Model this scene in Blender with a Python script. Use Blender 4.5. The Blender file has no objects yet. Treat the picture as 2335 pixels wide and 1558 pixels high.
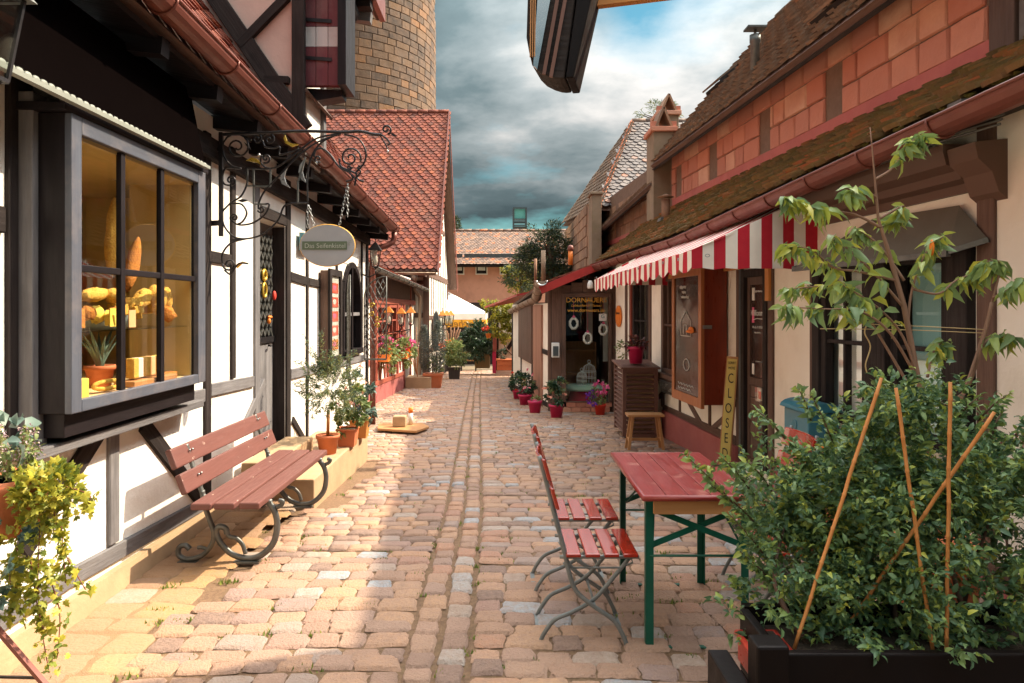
import bpy, math, random
import numpy as np
from mathutils import Vector, Matrix
R = random.Random(11)
NR = np.random.RandomState(5)
SC = bpy.context.scene
# ---------------------------------------------------------------- camera, sky, sun, exposure
F, PX, PY, EH = 1557.0, 1148.0, 703.0, 1.65
cd = bpy.data.cameras.new('camera'); cam = bpy.data.objects.new('camera', cd)
SC.collection.objects.link(cam); SC.camera = cam
cam.location = (0, 0, EH); cam.rotation_euler = (math.radians(90), 0, 0)
cd.sensor_width = 36; cd.lens = 24.0; cd.clip_start = .05; cd.clip_end = 2000
cd.shift_x = (1167.5-PX)/2335; cd.shift_y = -(779-PY)/2335
SUN = Vector((.88, .34, 1.0)).normalized()          # towards the sun
sd = bpy.data.lights.new('sun', 'SUN'); sd.energy = 3.0; sd.angle = math.radians(.5); sd.color = (1, .84, .62)
so = bpy.data.objects.new('sun', sd); SC.collection.objects.link(so)
so.rotation_euler = SUN.to_track_quat('Z', 'Y').to_euler()
SC.view_settings.view_transform = 'Standard'; SC.view_settings.look = 'None'
SC.view_settings.exposure = 1.75; SC.view_settings.gamma = 1; SC.view_settings.use_curve_mapping = False
SC.render.resolution_x, SC.render.resolution_y = 1024, 683
SC.cycles.max_bounces = 8; SC.cycles.diffuse_bounces = 4; SC.cycles.transparent_max_bounces = 24
SC.cycles.sample_clamp_indirect = 6; SC.cycles.caustics_reflective = False; SC.cycles.caustics_refractive = False

def world():
    w = bpy.data.worlds.new('World'); SC.world = w; w.use_nodes = True
    nt = w.node_tree; N = nt.nodes; L = nt.links; N.clear()
    out = N.new('ShaderNodeOutputWorld'); bg = N.new('ShaderNodeBackground'); bg.inputs[1].default_value = .12
    L.new(bg.outputs[0], out.inputs[0])
    sky = N.new('ShaderNodeTexSky'); sky.sky_type = 'NISHITA'; sky.sun_disc = False
    sky.sun_elevation = math.asin(SUN.z); sky.sun_rotation = math.atan2(SUN.x, SUN.y)
    sky.air_density = 1.2; sky.dust_density = .6
    tc = N.new('ShaderNodeTexCoord')
    sp = N.new('ShaderNodeSeparateXYZ'); L.new(tc.outputs['Generated'], sp.inputs[0])
    def mth(op, a, b=None, c=None):
        n = N.new('ShaderNodeMath'); n.operation = op
        for i, v in enumerate((a, b, c)):
            if v is None: continue
            if isinstance(v, (int, float)): n.inputs[i].default_value = v
            else: L.new(v, n.inputs[i])
        return n.outputs[0]
    zz = mth('ADD', mth('MAXIMUM', sp.outputs[2], 0), .16)
    cb = N.new('ShaderNodeCombineXYZ')
    L.new(mth('DIVIDE', sp.outputs[0], zz), cb.inputs[0]); L.new(mth('DIVIDE', sp.outputs[1], zz), cb.inputs[1])
    def noise(sc, det, rough, off, dist=0.):
        mp = N.new('ShaderNodeMapping'); mp.inputs['Location'].default_value = off
        L.new(cb.outputs[0], mp.inputs[0]); n = N.new('ShaderNodeTexNoise')
        n.inputs['Scale'].default_value = sc; n.inputs['Detail'].default_value = det
        n.inputs['Roughness'].default_value = rough; n.inputs['Distortion'].default_value = dist
        L.new(mp.outputs[0], n.inputs['Vector']); return n.outputs[0]
    n1 = noise(.85, 10, .56, (1.3, 4.2, 0), .15); n2 = noise(2.9, 9, .55, (7, 1, 3), .15); nc = noise(1.15, 8, .55, (3.1, 0.4, 5))
    def lobe(d, p, amp):
        d = Vector(d).normalized(); v = N.new('ShaderNodeVectorMath'); v.operation = 'DOT_PRODUCT'
        L.new(tc.outputs['Generated'], v.inputs[0]); v.inputs[1].default_value = d
        nm = N.new('ShaderNodeVectorMath'); nm.operation = 'LENGTH'; L.new(tc.outputs['Generated'], nm.inputs[0])
        return mth('MULTIPLY', mth('POWER', mth('MAXIMUM', v.outputs['Value'], 0), p), amp)
    # thickness of cloud seen -> brightness; brighter towards the sun and where the cover thins out
    br = mth('ADD', mth('MULTIPLY', n1, 1.35), mth('MULTIPLY', n2, .80))
    br = mth('SUBTRACT', br, .70)
    up = mth('MAXIMUM', sp.outputs[2], 0)
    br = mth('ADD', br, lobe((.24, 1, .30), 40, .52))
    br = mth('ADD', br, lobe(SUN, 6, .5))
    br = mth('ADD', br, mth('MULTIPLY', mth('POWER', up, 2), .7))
    cr = N.new('ShaderNodeValToRGB'); L.new(br, cr.inputs[0]); e = cr.color_ramp.elements
    e[0].position = .18; e[0].color = (.080, .125, .140, 1); e[1].position = 1.0; e[1].color = (1.0, .97, .93, 1)
    m = cr.color_ramp.elements.new(.52); m.color = (.21, .285, .305, 1)
    m = cr.color_ramp.elements.new(.76); m.color = (.50, .56, .57, 1)
    # overcast luminance rises towards the zenith and around the veiled sun
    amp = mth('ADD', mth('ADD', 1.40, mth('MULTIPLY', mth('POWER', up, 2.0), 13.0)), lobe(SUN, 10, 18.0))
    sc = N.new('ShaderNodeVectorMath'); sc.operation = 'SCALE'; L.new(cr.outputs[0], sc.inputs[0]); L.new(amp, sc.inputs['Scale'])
    mk = N.new('ShaderNodeValToRGB'); L.new(mth('SUBTRACT', nc, mth('ADD', lobe((.20, 1, .44), 420, .26), lobe((-.06, 1, .135), 900, .03))), mk.inputs[0]); mk.color_ramp.elements[0].position = .26; mk.color_ramp.elements[1].position = .50
    mx = N.new('ShaderNodeMix'); mx.data_type = 'RGBA'; L.new(mk.outputs[0], mx.inputs[0])
    tint = N.new('ShaderNodeMix'); tint.data_type = 'RGBA'; tint.blend_type = 'MULTIPLY'; tint.inputs[0].default_value = 1
    L.new(sky.outputs[0], tint.inputs[6]); tint.inputs[7].default_value = (.19, .36, .33, 1)
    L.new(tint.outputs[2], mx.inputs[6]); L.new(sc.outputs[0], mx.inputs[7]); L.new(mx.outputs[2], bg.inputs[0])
world()

# ---------------------------------------------------------------- helpers
def W(px, py, Y): return Vector(((px-PX)/F*Y, Y, EH-(py-PY)/F*Y))
def WX(px, py, X): return W(px, py, X*F/(px-PX))
def g(Y):
    Y = min(max(Y, 4.0), 30.0); return -.04*(Y-4.0)
def inview(p, m=60):
    if p[1] < .3: return False
    x = PX+p[0]/p[1]*F; y = PY-(p[2]-EH)/p[1]*F
    return -m < x < 2335+m and -m < y < 1558+m
WL = {}
def nrm(v): return Vector(v).normalized()
def frame_for(d, up=None):
    d = Vector(d).normalized(); up = Vector(up) if up is not None else (Vector((0, 0, 1)) if abs(d.z) < .95 else Vector((0, 1, 0)))
    s = d.cross(up).normalized(); return d, s, s.cross(d).normalized()
class MB:
    def __init__(s): s.v = []; s.f = []; s.uv = []; s.mi = []; s.sm = []; s.rnd = []
    def add(s, vs, fs, uvs=None, mi=0, sm=False, rnd=0.):
        b = len(s.v); s.v.extend([tuple(v) for v in vs])
        for i, f in enumerate(fs):
            s.f.append(tuple(b+k for k in f)); s.uv.append(uvs[i] if uvs else None); s.mi.append(mi); s.sm.append(sm); s.rnd.append(rnd)
        return s
    def beam(s, p0, p1, w, d, up=None, mi=0, rnd=0., taper=1.):
        p0 = Vector(p0); p1 = Vector(p1); D, S, U = frame_for(p1-p0, up); L = (p1-p0).length; vs = []
        for p, k in ((p0, 1.), (p1, taper)):
            for a, b in ((-1, -1), (1, -1), (1, 1), (-1, 1)): vs.append(p+S*(a*w/2*k)+U*(b*d/2*k))
        fs = [(0, 1, 5, 4), (1, 2, 6, 5), (2, 3, 7, 6), (3, 0, 4, 7), (3, 2, 1, 0), (4, 5, 6, 7)]
        o = [0, w, w+d, 2*w+d, 2*(w+d)]; q = abs(p0.x*3.1+p0.y*1.7+p0.z*2.3) % 7; uvs = []
        for i in range(4): uvs.append([(o[i]+q, q), (o[i+1]+q, q), (o[i+1]+q, L+q), (o[i]+q, L+q)])
        uvs += [[(0, 0), (w*.3, 0), (w*.3, .02), (0, .02)]]*2
        return s.add(vs, fs, uvs, mi, False, rnd)
    def box(s, x0, x1, y0, y1, z0, z1, mi=0, rnd=0.):
        dx, dy, dz = abs(x1-x0), abs(y1-y0), abs(z1-z0); cx, cy, cz = (x0+x1)/2, (y0+y1)/2, (z0+z1)/2
        if dz >= dx and dz >= dy: return s.beam((cx, cy, cz-dz/2), (cx, cy, cz+dz/2), dx, dy, (0, 1, 0), mi, rnd)
        if dy >= dx: return s.beam((cx, cy-dy/2, cz), (cx, cy+dy/2, cz), dx, dz, (0, 0, 1), mi, rnd)
        return s.beam((cx-dx/2, cy, cz), (cx+dx/2, cy, cz), dy, dz, (0, 0, 1), mi, rnd)
    def prism(s, poly, ext, mi=0, sm=False):
        poly = [Vector(p) for p in poly]; ext = Vector(ext); n = len(poly)
        fs = [tuple(range(n-1, -1, -1)), tuple(range(n, 2*n))]+[(i, (i+1) % n, n+(i+1) % n, n+i) for i in range(n)]
        vs = poly+[p+ext for p in poly]; a = poly[0]; e1 = (poly[1]-a).normalized(); nn = ext.normalized(); e2 = nn.cross(e1)
        uv = lambda p: ((p-a).dot(e1), (p-a).dot(e2)); uvs = [[uv(vs[k]) for k in f] for f in fs[:2]]
        for i in range(n):
            l = (poly[(i+1) % n]-poly[i]).length; uvs.append([(0, 0), (0, l), (ext.length, l), (ext.length, 0)])
        return s.add(vs, fs, uvs, mi, sm)
    def quad(s, a, b, c, d, mi=0):
        a, b, c, d = map(Vector, (a, b, c, d)); w = (b-a).length; h = (d-a).length
        return s.add([a, b, c, d], [(0, 1, 2, 3)], [[(0, 0), (w, 0), (w, h), (0, h)]], mi)
    def slab(s, a, b, c, d, t, mi=0):
        a, b, c, d = map(Vector, (a, b, c, d)); n = (b-a).cross(d-a).normalized()*t
        return s.prism([a, b, c, d], -n, mi)
    def tube(s, pts, r, n=8, closed=False, caps=True, mi=0, flat=1., up=None, rnd=0.):
        pts = [Vector(p) for p in pts]; m = len(pts); rs = r if isinstance(r, (list, tuple)) else [r]*m
        U = None; vs = []
        for i, p in enumerate(pts):
            a = pts[(i-1) % m] if (closed or i > 0) else p; b = pts[(i+1) % m] if (closed or i < m-1) else p
            t = (b-a).normalized() if (b-a).length > 1e-9 else Vector((0, 0, 1))
            if up is not None: S = t.cross(Vector(up)).normalized(); U = S.cross(t).normalized()
            else:
                if U is None: _, S, U = frame_for(t)
                U = (U-t*U.dot(t)).normalized(); S = t.cross(U).normalized()
            for k in range(n):
                an = 2*math.pi*k/n; vs.append(p+S*(math.cos(an)*rs[i])+U*(math.sin(an)*rs[i]*flat))
        fs = []
        for i in range(m if closed else m-1):
            for k in range(n):
                j = (i+1) % m; fs.append((i*n+k, i*n+(k+1) % n, j*n+(k+1) % n, j*n+k))
        if caps and not closed: fs.append(tuple(range(n-1, -1, -1))); fs.append(tuple((m-1)*n+k for k in range(n)))
        return s.add(vs, fs, None, mi, True, rnd)
    def lathe(s, prof, c, n=20, mi=0, sx=1., sy=1., sm=True):
        c = Vector(c); vs = []; m = len(prof)
        for r, z in prof:
            for k in range(n):
                a = 2*math.pi*k/n; vs.append(c+Vector((math.cos(a)*r*sx, math.sin(a)*r*sy, z)))
        fs = [(i*n+k, i*n+(k+1) % n, (i+1)*n+(k+1) % n, (i+1)*n+k) for i in range(m-1) for k in range(n)]
        fs.append(tuple(range(n-1, -1, -1))); fs.append(tuple((m-1)*n+k for k in range(n)))
        return s.add(vs, fs, None, mi, sm)
    def blob(s, c, rx, ry, rz, n=10, m=7, mi=0, j=0.):
        vs = []; c = Vector(c)
        for i in range(m+1):
            t = math.pi*i/m
            for k in range(n):
                a = 2*math.pi*k/n; q = 1+R.uniform(-j, j); vs.append(c+Vector((math.sin(t)*math.cos(a)*rx*q, math.sin(t)*math.sin(a)*ry*q, math.cos(t)*rz*q)))
        fs = [(i*n+k, (i+1)*n+k, (i+1)*n+(k+1) % n, i*n+(k+1) % n) for i in range(m) for k in range(n)]
        return s.add(vs, fs, None, mi, True)
    def mesh(s, name, mats):
        me = bpy.data.meshes.new(name); me.from_pydata(s.v, [], s.f)
        uvl = me.uv_layers.new(name='UVMap'); k = 0; arr = np.zeros((len(me.loops), 2), np.float32)
        for f, u in zip(s.f, s.uv):
            if u:
                for i, q in enumerate(u): arr[k+i] = q
            k += len(f)
        uvl.data.foreach_set('uv', arr.ravel())
        me.polygons.foreach_set('material_index', s.mi); me.polygons.foreach_set('use_smooth', s.sm)
        if any(s.rnd):
            at = me.attributes.new('rnd', 'FLOAT', 'FACE'); at.data.foreach_set('value', s.rnd)
        for m in (mats if isinstance(mats, (list, tuple)) else [mats]): me.materials.append(m)
        me.update(); return me
    def build(s, name, mats, parent=None, label=None, kind=None, bevel=0., seg=2):
        if not s.v: return None
        a = np.array(s.v); c = Vector((a.min(0)+a.max(0))/2)
        if parent is None: c.z = a[:, 2].min()
        if kind == 'structure' and parent is None: c = Vector((0, 0, 0))
        s.v = [tuple(x) for x in (a-np.array(c))]
        me = s.mesh(name, mats); o = bpy.data.objects.new(name, me); SC.collection.objects.link(o)
        WL[o.name] = c
        if parent: o.parent = parent; o.location = c-WL[parent.name]
        else: o.location = c
        if label: o['label'] = label
        if kind: o['kind'] = kind
        if bevel:
            b = o.modifiers.new('bevel', 'BEVEL'); b.width = bevel; b.segments = seg; b.limit_method = 'ANGLE'; b.angle_limit = .6
        return o
def thing(name, label, cat, loc, group=None):
    o = bpy.data.objects.new(name, None); SC.collection.objects.link(o); o.location = loc; WL[o.name] = Vector(loc)
    o.empty_display_size = .1; o['label'] = label; o['category'] = cat
    if group: o['group'] = group
    return o
def tag(o, label, cat, group=None):
    o['label'] = label; o['category'] = cat
    if group: o['group'] = group
    return o
def copy_thing(src, loc, rot=0, label=None, scale=None):
    r = src.copy(); SC.collection.objects.link(r); r.location = loc; r.rotation_euler = (0, 0, rot); WL[r.name] = Vector(loc)
    if scale: r.scale = (scale,)*3
    if label: r['label'] = label
    for ch in [c for c in SC.objects if c.parent == src]:
        c = ch.copy(); SC.collection.objects.link(c); c.parent = r
        for gc in [q for q in SC.objects if q.parent == ch]:
            d = gc.copy(); SC.collection.objects.link(d); d.parent = c
    return r
def inst(name, me, parent, M):
    o = bpy.data.objects.new(name, me); SC.collection.objects.link(o)
    if parent: M = Matrix.Translation(-WL[parent.name]) @ M; o.parent = parent
    o.matrix_basis = M; return o
def pieces(name, mes, mats, mat, parent, nmax=300, minview=True, joined=None):
    """mats: list of world matrices; mes: MB prototypes. The largest in view become objects, the others one joined part."""
    protos = [m.mesh(name, mat) for m in mes]; arrs = [(np.array(m.v), m.f) for m in mes]
    def key(M):
        p = M.translation; return (0 if inview(p) else 1000)+p.length
    ms = sorted(((key(M), i, M) for i, M in enumerate(mats)), key=lambda t: t[0])
    n = 0; rest = []
    for k, i, M in ms:
        if n < nmax and k < 1000: inst(name, protos[i % len(protos)], parent, M); n += 1
        else: rest.append((i, M))
    if rest:
        V = []; Fc = []; rn = []; sm = []; b = 0
        for i, M in rest:
            a, fs = arrs[i % len(arrs)]; A = np.array(M); V.append(a @ A[:3, :3].T+A[:3, 3]); q = R.random(); s_ = mes[i % len(mes)].sm
            for j, f in enumerate(fs): Fc.append(tuple(b+x for x in f)); rn.append(q); sm.append(s_[j])
            b += len(a)
        V = np.concatenate(V); c = Vector((V.min(0)+V.max(0))/2); me = bpy.data.meshes.new(name+'s')
        me.from_pydata((V-np.array(c)).tolist(), [], Fc)
        at = me.attributes.new('rnd', 'FLOAT', 'FACE'); at.data.foreach_set('value', rn); me.polygons.foreach_set('use_smooth', sm); me.materials.append(mat)
        o = inst(joined or name+'_field', me, parent, Matrix.Translation(c)); o['kind'] = 'stuff'
# ---------------------------------------------------------------- materials
MT = {}
def mat(name, col, col2=None, rough=.75, sc=6., bump=.15, bsc=60., metal=0., rnd=0., ramp=None, uv=None, spec=.4, blot=.0, blotcol=None, coat=0., bdist=.01, bdet=5, blotsc=1.7, emit=None, bth=(.50, .66), world=False):
    m = bpy.data.materials.new(name); m.use_nodes = True; N = m.node_tree.nodes; L = m.node_tree.links
    b = N['Principled BSDF']; b.inputs['Roughness'].default_value = rough; b.inputs['Metallic'].default_value = metal
    b.inputs['Specular IOR Level'].default_value = spec; b.inputs['Coat Weight'].default_value = coat
    tc = N.new('ShaderNodeTexCoord'); oi = N.new('ShaderNodeObjectInfo')
    ad = N.new('ShaderNodeVectorMath'); ad.operation = 'ADD'; geo = N.new('ShaderNodeNewGeometry') if world else None; L.new(geo.outputs['Position'] if world else tc.outputs['UV' if uv else 'Object'], ad.inputs[0])
    ml = N.new('ShaderNodeMath'); ml.operation = 'MULTIPLY'; ml.inputs[1].default_value = 0. if world else 37.; L.new(oi.outputs['Random'], ml.inputs[0]); L.new(ml.outputs[0], ad.inputs[1])
    mp = N.new('ShaderNodeMapping'); L.new(ad.outputs[0], mp.inputs[0])
    if uv: mp.inputs['Scale'].default_value = uv+(1,) if len(uv) == 2 else uv
    def noise(s, d=5., ro=.6, src=None):
        n = N.new('ShaderNodeTexNoise'); n.inputs['Scale'].default_value = s; n.inputs['Detail'].default_value = d; n.inputs['Roughness'].default_value = ro
        L.new((src or mp).outputs[0], n.inputs['Vector']); return n.outputs[0]
    def mix(f, a, c, bt='MIX'):
        x = N.new('ShaderNodeMix'); x.data_type = 'RGBA'; x.blend_type = bt
        for i, v in ((0, f), (6, a), (7, c)):
            if isinstance(v, (int, float)): x.inputs[i].default_value = v
            elif isinstance(v, tuple): x.inputs[i].default_value = v[:3]+(1,)
            else: L.new(v, x.inputs[i])
        return x.outputs[2]
    def rng(v, a, c, lo=0., hi=1.):
        x = N.new('ShaderNodeMapRange'); L.new(v, x.inputs[0]); x.inputs[1].default_value = a; x.inputs[2].default_value = c; x.inputs[3].default_value = lo; x.inputs[4].default_value = hi; return x.outputs[0]
    at = N.new('ShaderNodeAttribute'); at.attribute_name = 'rnd'
    s_ = N.new('ShaderNodeMath'); s_.operation = 'ADD'; L.new(at.outputs['Fac'], s_.inputs[0]); L.new(oi.outputs['Random'], s_.inputs[1])
    fr = N.new('ShaderNodeMath'); fr.operation = 'FRACT'; L.new(s_.outputs[0], fr.inputs[0])
    if ramp:
        r = N.new('ShaderNodeValToRGB'); L.new(fr.outputs[0], r.inputs[0]); e = r.color_ramp.elements; r.color_ramp.interpolation = 'LINEAR'
        e[0].position = ramp[0][0]; e[0].color = ramp[0][1]+(1,); e[1].position = ramp[-1][0]; e[1].color = ramp[-1][1]+(1,)
        for p, c in ramp[1:-1]: x = e.new(p); x.color = c+(1,)
        base = r.outputs[0]
        base = mix(rng(noise(sc), .35, .65, 0, .55), base, mix(.999, base, (col2 or tuple(c*.6 for c in col)), 'MIX') if col2 else tuple(c*.6 for c in col))
    else: base = mix(rng(noise(sc), .3, .7), col, col2 or tuple(c*.78 for c in col))
    if rnd:
        base = mix(1., base, mix(fr.outputs[0], tuple([1-rnd]*3), tuple([1+rnd*.6]*3)), 'MULTIPLY')
    if blot:
        base = mix(rng(noise(blotsc, 7, .65, ad),  bth[0], bth[1], 0, blot), base, blotcol or tuple(c*.4 for c in col))
    L.new(base, b.inputs['Base Color'])
    if emit: L.new(base, b.inputs['Emission Color']); b.inputs['Emission Strength'].default_value = emit
    L.new(rng(noise(sc*2.3), .3, .7, max(rough-.1, .02), min(rough+.12, 1)), b.inputs['Roughness'])
    if bump:
        bp = N.new('ShaderNodeBump'); bp.inputs['Strength'].default_value = bump; bp.inputs['Distance'].default_value = bdist
        L.new(noise(bsc if not uv else bsc, bdet), bp.inputs['Height']); L.new(bp.outputs[0], b.inputs['Normal'])
    MT[name] = m; return m
def flat(name, col, rough=.5, metal=0., spec=.4): return mat(name, col, tuple(c*.88 for c in col), rough, 5, .04, 80, metal, spec=spec)
def leafmat(name, cols, rough=.4, trans=.35, spec=.5):
    m = bpy.data.materials.new(name); m.use_nodes = True; N = m.node_tree.nodes; L = m.node_tree.links; b = N['Principled BSDF']
    at = N.new('ShaderNodeAttribute'); at.attribute_name = 'rnd'; r = N.new('ShaderNodeValToRGB'); L.new(at.outputs['Fac'], r.inputs[0])
    e = r.color_ramp.elements; e[0].position = 0; e[0].color = cols[0]+(1,); e[1].position = 1; e[1].color = cols[-1]+(1,)
    for i, c in enumerate(cols[1:-1]): x = e.new((i+1)/(len(cols)-1)); x.color = c+(1,)
    L.new(r.outputs[0], b.inputs['Base Color']); b.inputs['Roughness'].default_value = rough; b.inputs['Specular IOR Level'].default_value = spec
    t = N.new('ShaderNodeBsdfTranslucent'); L.new(r.outputs[0], t.inputs[0]); mx = N.new('ShaderNodeMixShader'); mx.inputs[0].default_value = trans
    L.new(b.outputs[0], mx.inputs[1]); L.new(t.outputs[0], mx.inputs[2]); L.new(mx.outputs[0], N['Material Output'].inputs[0]); MT[name] = m; return m
def glassmat(name, tint=(.92, .95, .93), refl=.9, dirt=.0, dirtcol=(.5, .5, .5)):
    m = bpy.data.materials.new(name); m.use_nodes = True; N = m.node_tree.nodes; L = m.node_tree.links; N.remove(N['Principled BSDF'])
    t = N.new('ShaderNodeBsdfTransparent'); t.inputs[0].default_value = tint+(1,); gl = N.new('ShaderNodeBsdfGlossy'); gl.inputs['Roughness'].default_value = .015
    lw = N.new('ShaderNodeLayerWeight'); lw.inputs[0].default_value = .5; fr = N.new('ShaderNodeMath'); fr.operation = 'POWER'; fr.inputs[1].default_value = 4; L.new(lw.outputs['Facing'], fr.inputs[0]); k = N.new('ShaderNodeMath'); k.operation = 'MULTIPLY_ADD'; k.inputs[1].default_value = .9*refl; k.inputs[2].default_value = .07*refl; k.use_clamp = True; L.new(fr.outputs[0], k.inputs[0])
    no = N.new('ShaderNodeTexNoise'); no.inputs['Scale'].default_value = 2.; bp = N.new('ShaderNodeBump'); bp.inputs['Strength'].default_value = .03; L.new(no.outputs[0], bp.inputs['Height']); L.new(bp.outputs[0], gl.inputs['Normal'])
    mx = N.new('ShaderNodeMixShader'); L.new(k.outputs[0], mx.inputs[0]); L.new(t.outputs[0], mx.inputs[1]); L.new(gl.outputs[0], mx.inputs[2]); last = mx
    if dirt:
        d = N.new('ShaderNodeBsdfDiffuse'); d.inputs[0].default_value = dirtcol+(1,); m2 = N.new('ShaderNodeMixShader'); m2.inputs[0].default_value = dirt
        L.new(mx.outputs[0], m2.inputs[1]); L.new(d.outputs[0], m2.inputs[2]); last = m2
    L.new(last.outputs[0], N['Material Output'].inputs[0]); MT[name] = m; return m
mat('plaster_white', (.82, .79, .74), (.74, .70, .64), .85, 3, .35, 14, blot=.45, blotcol=(.50, .40, .30), bdist=.035, bth=(.52, .72))
mat('plaster_cream', (.88, .83, .74), (.82, .76, .66), .85, 3, .25, 18, blot=.25, blotcol=(.5, .42, .33), bdist=.012)
mat('plaster_rose', (.60, .45, .39), (.55, .41, .36), .85, 2, .25, 14, blot=.2, bdist=.015)
mat('lead_red', (.46, .12, .10), (.38, .09, .08), .6, 3, .1, 20, blot=.2)
mat('plaster_pink', (.76, .39, .27), (.70, .35, .24), .85, 2, .25, 14, blot=.2, bdist=.015)
mat('timber_dark', (.017, .013, .013), (.036, .028, .026), .72, 2, .6, 4, uv=(14, 1.2), rnd=.25, blot=.2, blotcol=(.08, .065, .06), bdist=.008, spec=.15)
mat('timber_grey', (.125, .12, .125), (.20, .19, .195), .75, 2, .6, 4, uv=(14, 1.2), rnd=.2, blot=.35, blotcol=(.05, .045, .045), bdist=.008, spec=.15)
mat('timber_brown', (.095, .05, .036), (.14, .08, .058), .68, 2, .6, 4, uv=(14, 1.2), rnd=.2, blot=.3, blotcol=(.05, .03, .022), bdist=.008)
mat('timber_red', (.27, .055, .035), (.34, .09, .055), .6, 2, .4, 4, uv=(14, 1.2), rnd=.15, blot=.2, bdist=.006)
mat('paint_slate', (.085, .095, .12), (.065, .07, .09), .45, 2, .25, 4, uv=(12, 1.2), blot=.3, blotcol=(.22, .18, .17), bdist=.004, blotsc=5)
mat('paint_black', (.009, .007, .008), (.018, .014, .016), .5, 2, .3, 4, uv=(12, 1.2), bdist=.004, spec=.15)
mat('paint_oxblood', (.36, .11, .10), (.31, .085, .08), .8, 3, .12, 20, blot=.25)
mat('gutter_red', (.20, .062, .044), (.145, .044, .033), .42, 4, .1, 12, metal=.15, blot=.35, blotcol=(.15, .06, .05), blotsc=5)
mat('gutter_brown', (.30, .22, .16), (.22, .16, .12), .45, 4, .1, 12, metal=.4, blot=.3)
mat('iron', (.022, .021, .024), (.045, .04, .042), .42, 10, .2, 90, metal=.6, bdist=.002)
mat('iron_grey', (.10, .105, .10), (.17, .17, .16), .45, 10, .25, 60, metal=.6, bdist=.002)
mat('steel', (.38, .39, .39), (.28, .29, .29), .38, 12, .1, 60, metal=.8, bdist=.002)
mat('chrome', (.7, .7, .7), None, .2, 5, 0, metal=1)
mat('sandstone_red', (.58, .24, .16), (.48, .19, .13), .85, 3.5, .6, 30, ramp=[(0, (.45, .17, .115)), (.3, (.55, .21, .135)), (.55, (.50, .205, .145)), (.8, (.60, .25, .16)), (.96, (.66, .38, .26))], blot=.25, blotcol=(.38, .16, .11), world=True)
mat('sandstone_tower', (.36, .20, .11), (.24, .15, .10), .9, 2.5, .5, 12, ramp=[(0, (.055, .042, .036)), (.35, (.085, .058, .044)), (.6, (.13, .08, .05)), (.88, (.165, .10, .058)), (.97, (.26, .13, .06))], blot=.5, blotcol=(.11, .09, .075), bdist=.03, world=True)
mat('mortar', (.42, .30, .20), (.34, .24, .16), .95, 10, .4, 60)
mat('mortar_dark', (.16, .10, .07), (.22, .14, .10), .95, 10, .4, 60)
mat('tile_red', (.42, .11, .055), (.26, .07, .04), .8, 8, .3, 40, ramp=[(0, (.085, .035, .028)), (.25, (.15, .044, .032)), (.6, (.225, .058, .036)), (.9, (.26, .074, .04)), (.99, (.36, .10, .04))], blot=.3, blotcol=(.16, .09, .06), world=True)
mat('tile_brown', (.23, .16, .11), (.17, .12, .085), .85, 8, .35, 40, ramp=[(0, (.15, .105, .075)), (.4, (.20, .14, .10)), (.8, (.25, .175, .125)), (.96, (.31, .20, .13)), (1., (.40, .19, .10))], blot=.12, blotcol=(.09, .06, .045), world=True)
mat('tile_moss', (.24, .15, .05), (.15, .12, .035), .92, 9, .6, 45, ramp=[(0, (.10, .07, .035)), (.35, (.17, .11, .045)), (.6, (.20, .10, .05)), (.85, (.27, .15, .06)), (.97, (.40, .11, .05))], blot=.35, blotcol=(.14, .11, .025), blotsc=3.5, bdist=.015, world=True)
mat('tile_slate', (.22, .20, .20), (.15, .13, .13), .75, 8, .3, 40, ramp=[(0, (.08, .07, .07)), (.5, (.14, .12, .115)), (.9, (.20, .17, .155)), (1., (.32, .14, .08))], world=True)
mat('tile_far', (.24, .16, .13), (.16, .11, .09), .8, 8, .3, 40, ramp=[(0, (.15, .11, .095)), (.5, (.26, .18, .145)), (.86, (.33, .21, .15)), (.93, (.62, .22, .10)), (1., (.66, .20, .09))], world=True)
mat('cobble', (.36, .24, .17), (.30, .20, .15), .80, 38, 1., 75, ramp=[(0, (.17, .115, .095)), (.12, (.27, .17, .125)), (.34, (.42, .25, .155)), (.48, (.28, .19, .155)), (.64, (.42, .25, .145)), (.76, (.35, .18, .12)), (.84, (.25, .19, .175)), (.92, (.36, .29, .235)), (.97, (.33, .33, .33)), (1., (.27, .305, .335))], blot=.4, blotcol=(.24, .155, .11), blotsc=11, bdist=.012, world=True, bdet=8)
mat('tower_joint', (.26, .145, .075), (.19, .11, .065), .95, 8, .4, 30)
mat('cobble_worn', (.42, .27, .16), (.33, .21, .13), .85, 20, .7, 60, world=True, bdist=.01, ramp=[(0, (.25, .155, .10)), (.5, (.34, .20, .11)), (.85, (.40, .225, .095)), (1, (.33, .29, .26))], blot=.4, blotcol=(.26, .17, .10), blotsc=9)
mat('joint_sand', (.26, .16, .092), (.15, .09, .055), .95, 40, 1.0, 190, blot=.25, blotcol=(.11, .10, .04), blotsc=7, bdist=.01)
mat('step_stone', (.44, .30, .175), (.36, .24, .14), .85, 6, .3, 40, blot=.3, blotcol=(.26, .17, .10), world=True)
mat('terracotta', (.58, .17, .065), (.48, .14, .06), .7, 8, .15, 50, blot=.2, blotcol=(.42, .2, .12))
mat('fuchsia', (.52, .02, .10), (.44, .018, .085), .4, 4, .05, 20)
mat('soil', (.03, .02, .014), (.05, .035, .022), .95, 30, .9, 60)
mat('wood_light', (.46, .23, .09), (.36, .17, .065), .55, 2, .4, 4, uv=(12, 1.2), bdist=.004)
mat('wood_orange', (.58, .24, .06), (.5, .2, .05), .6, 2, .3, 4, uv=(12, 1.2), bdist=.004)
mat('mahogany', (.22, .034, .014), (.14, .022, .010), .35, 2, .15, 4, uv=(8, 1.0), bdist=.003)
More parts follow.
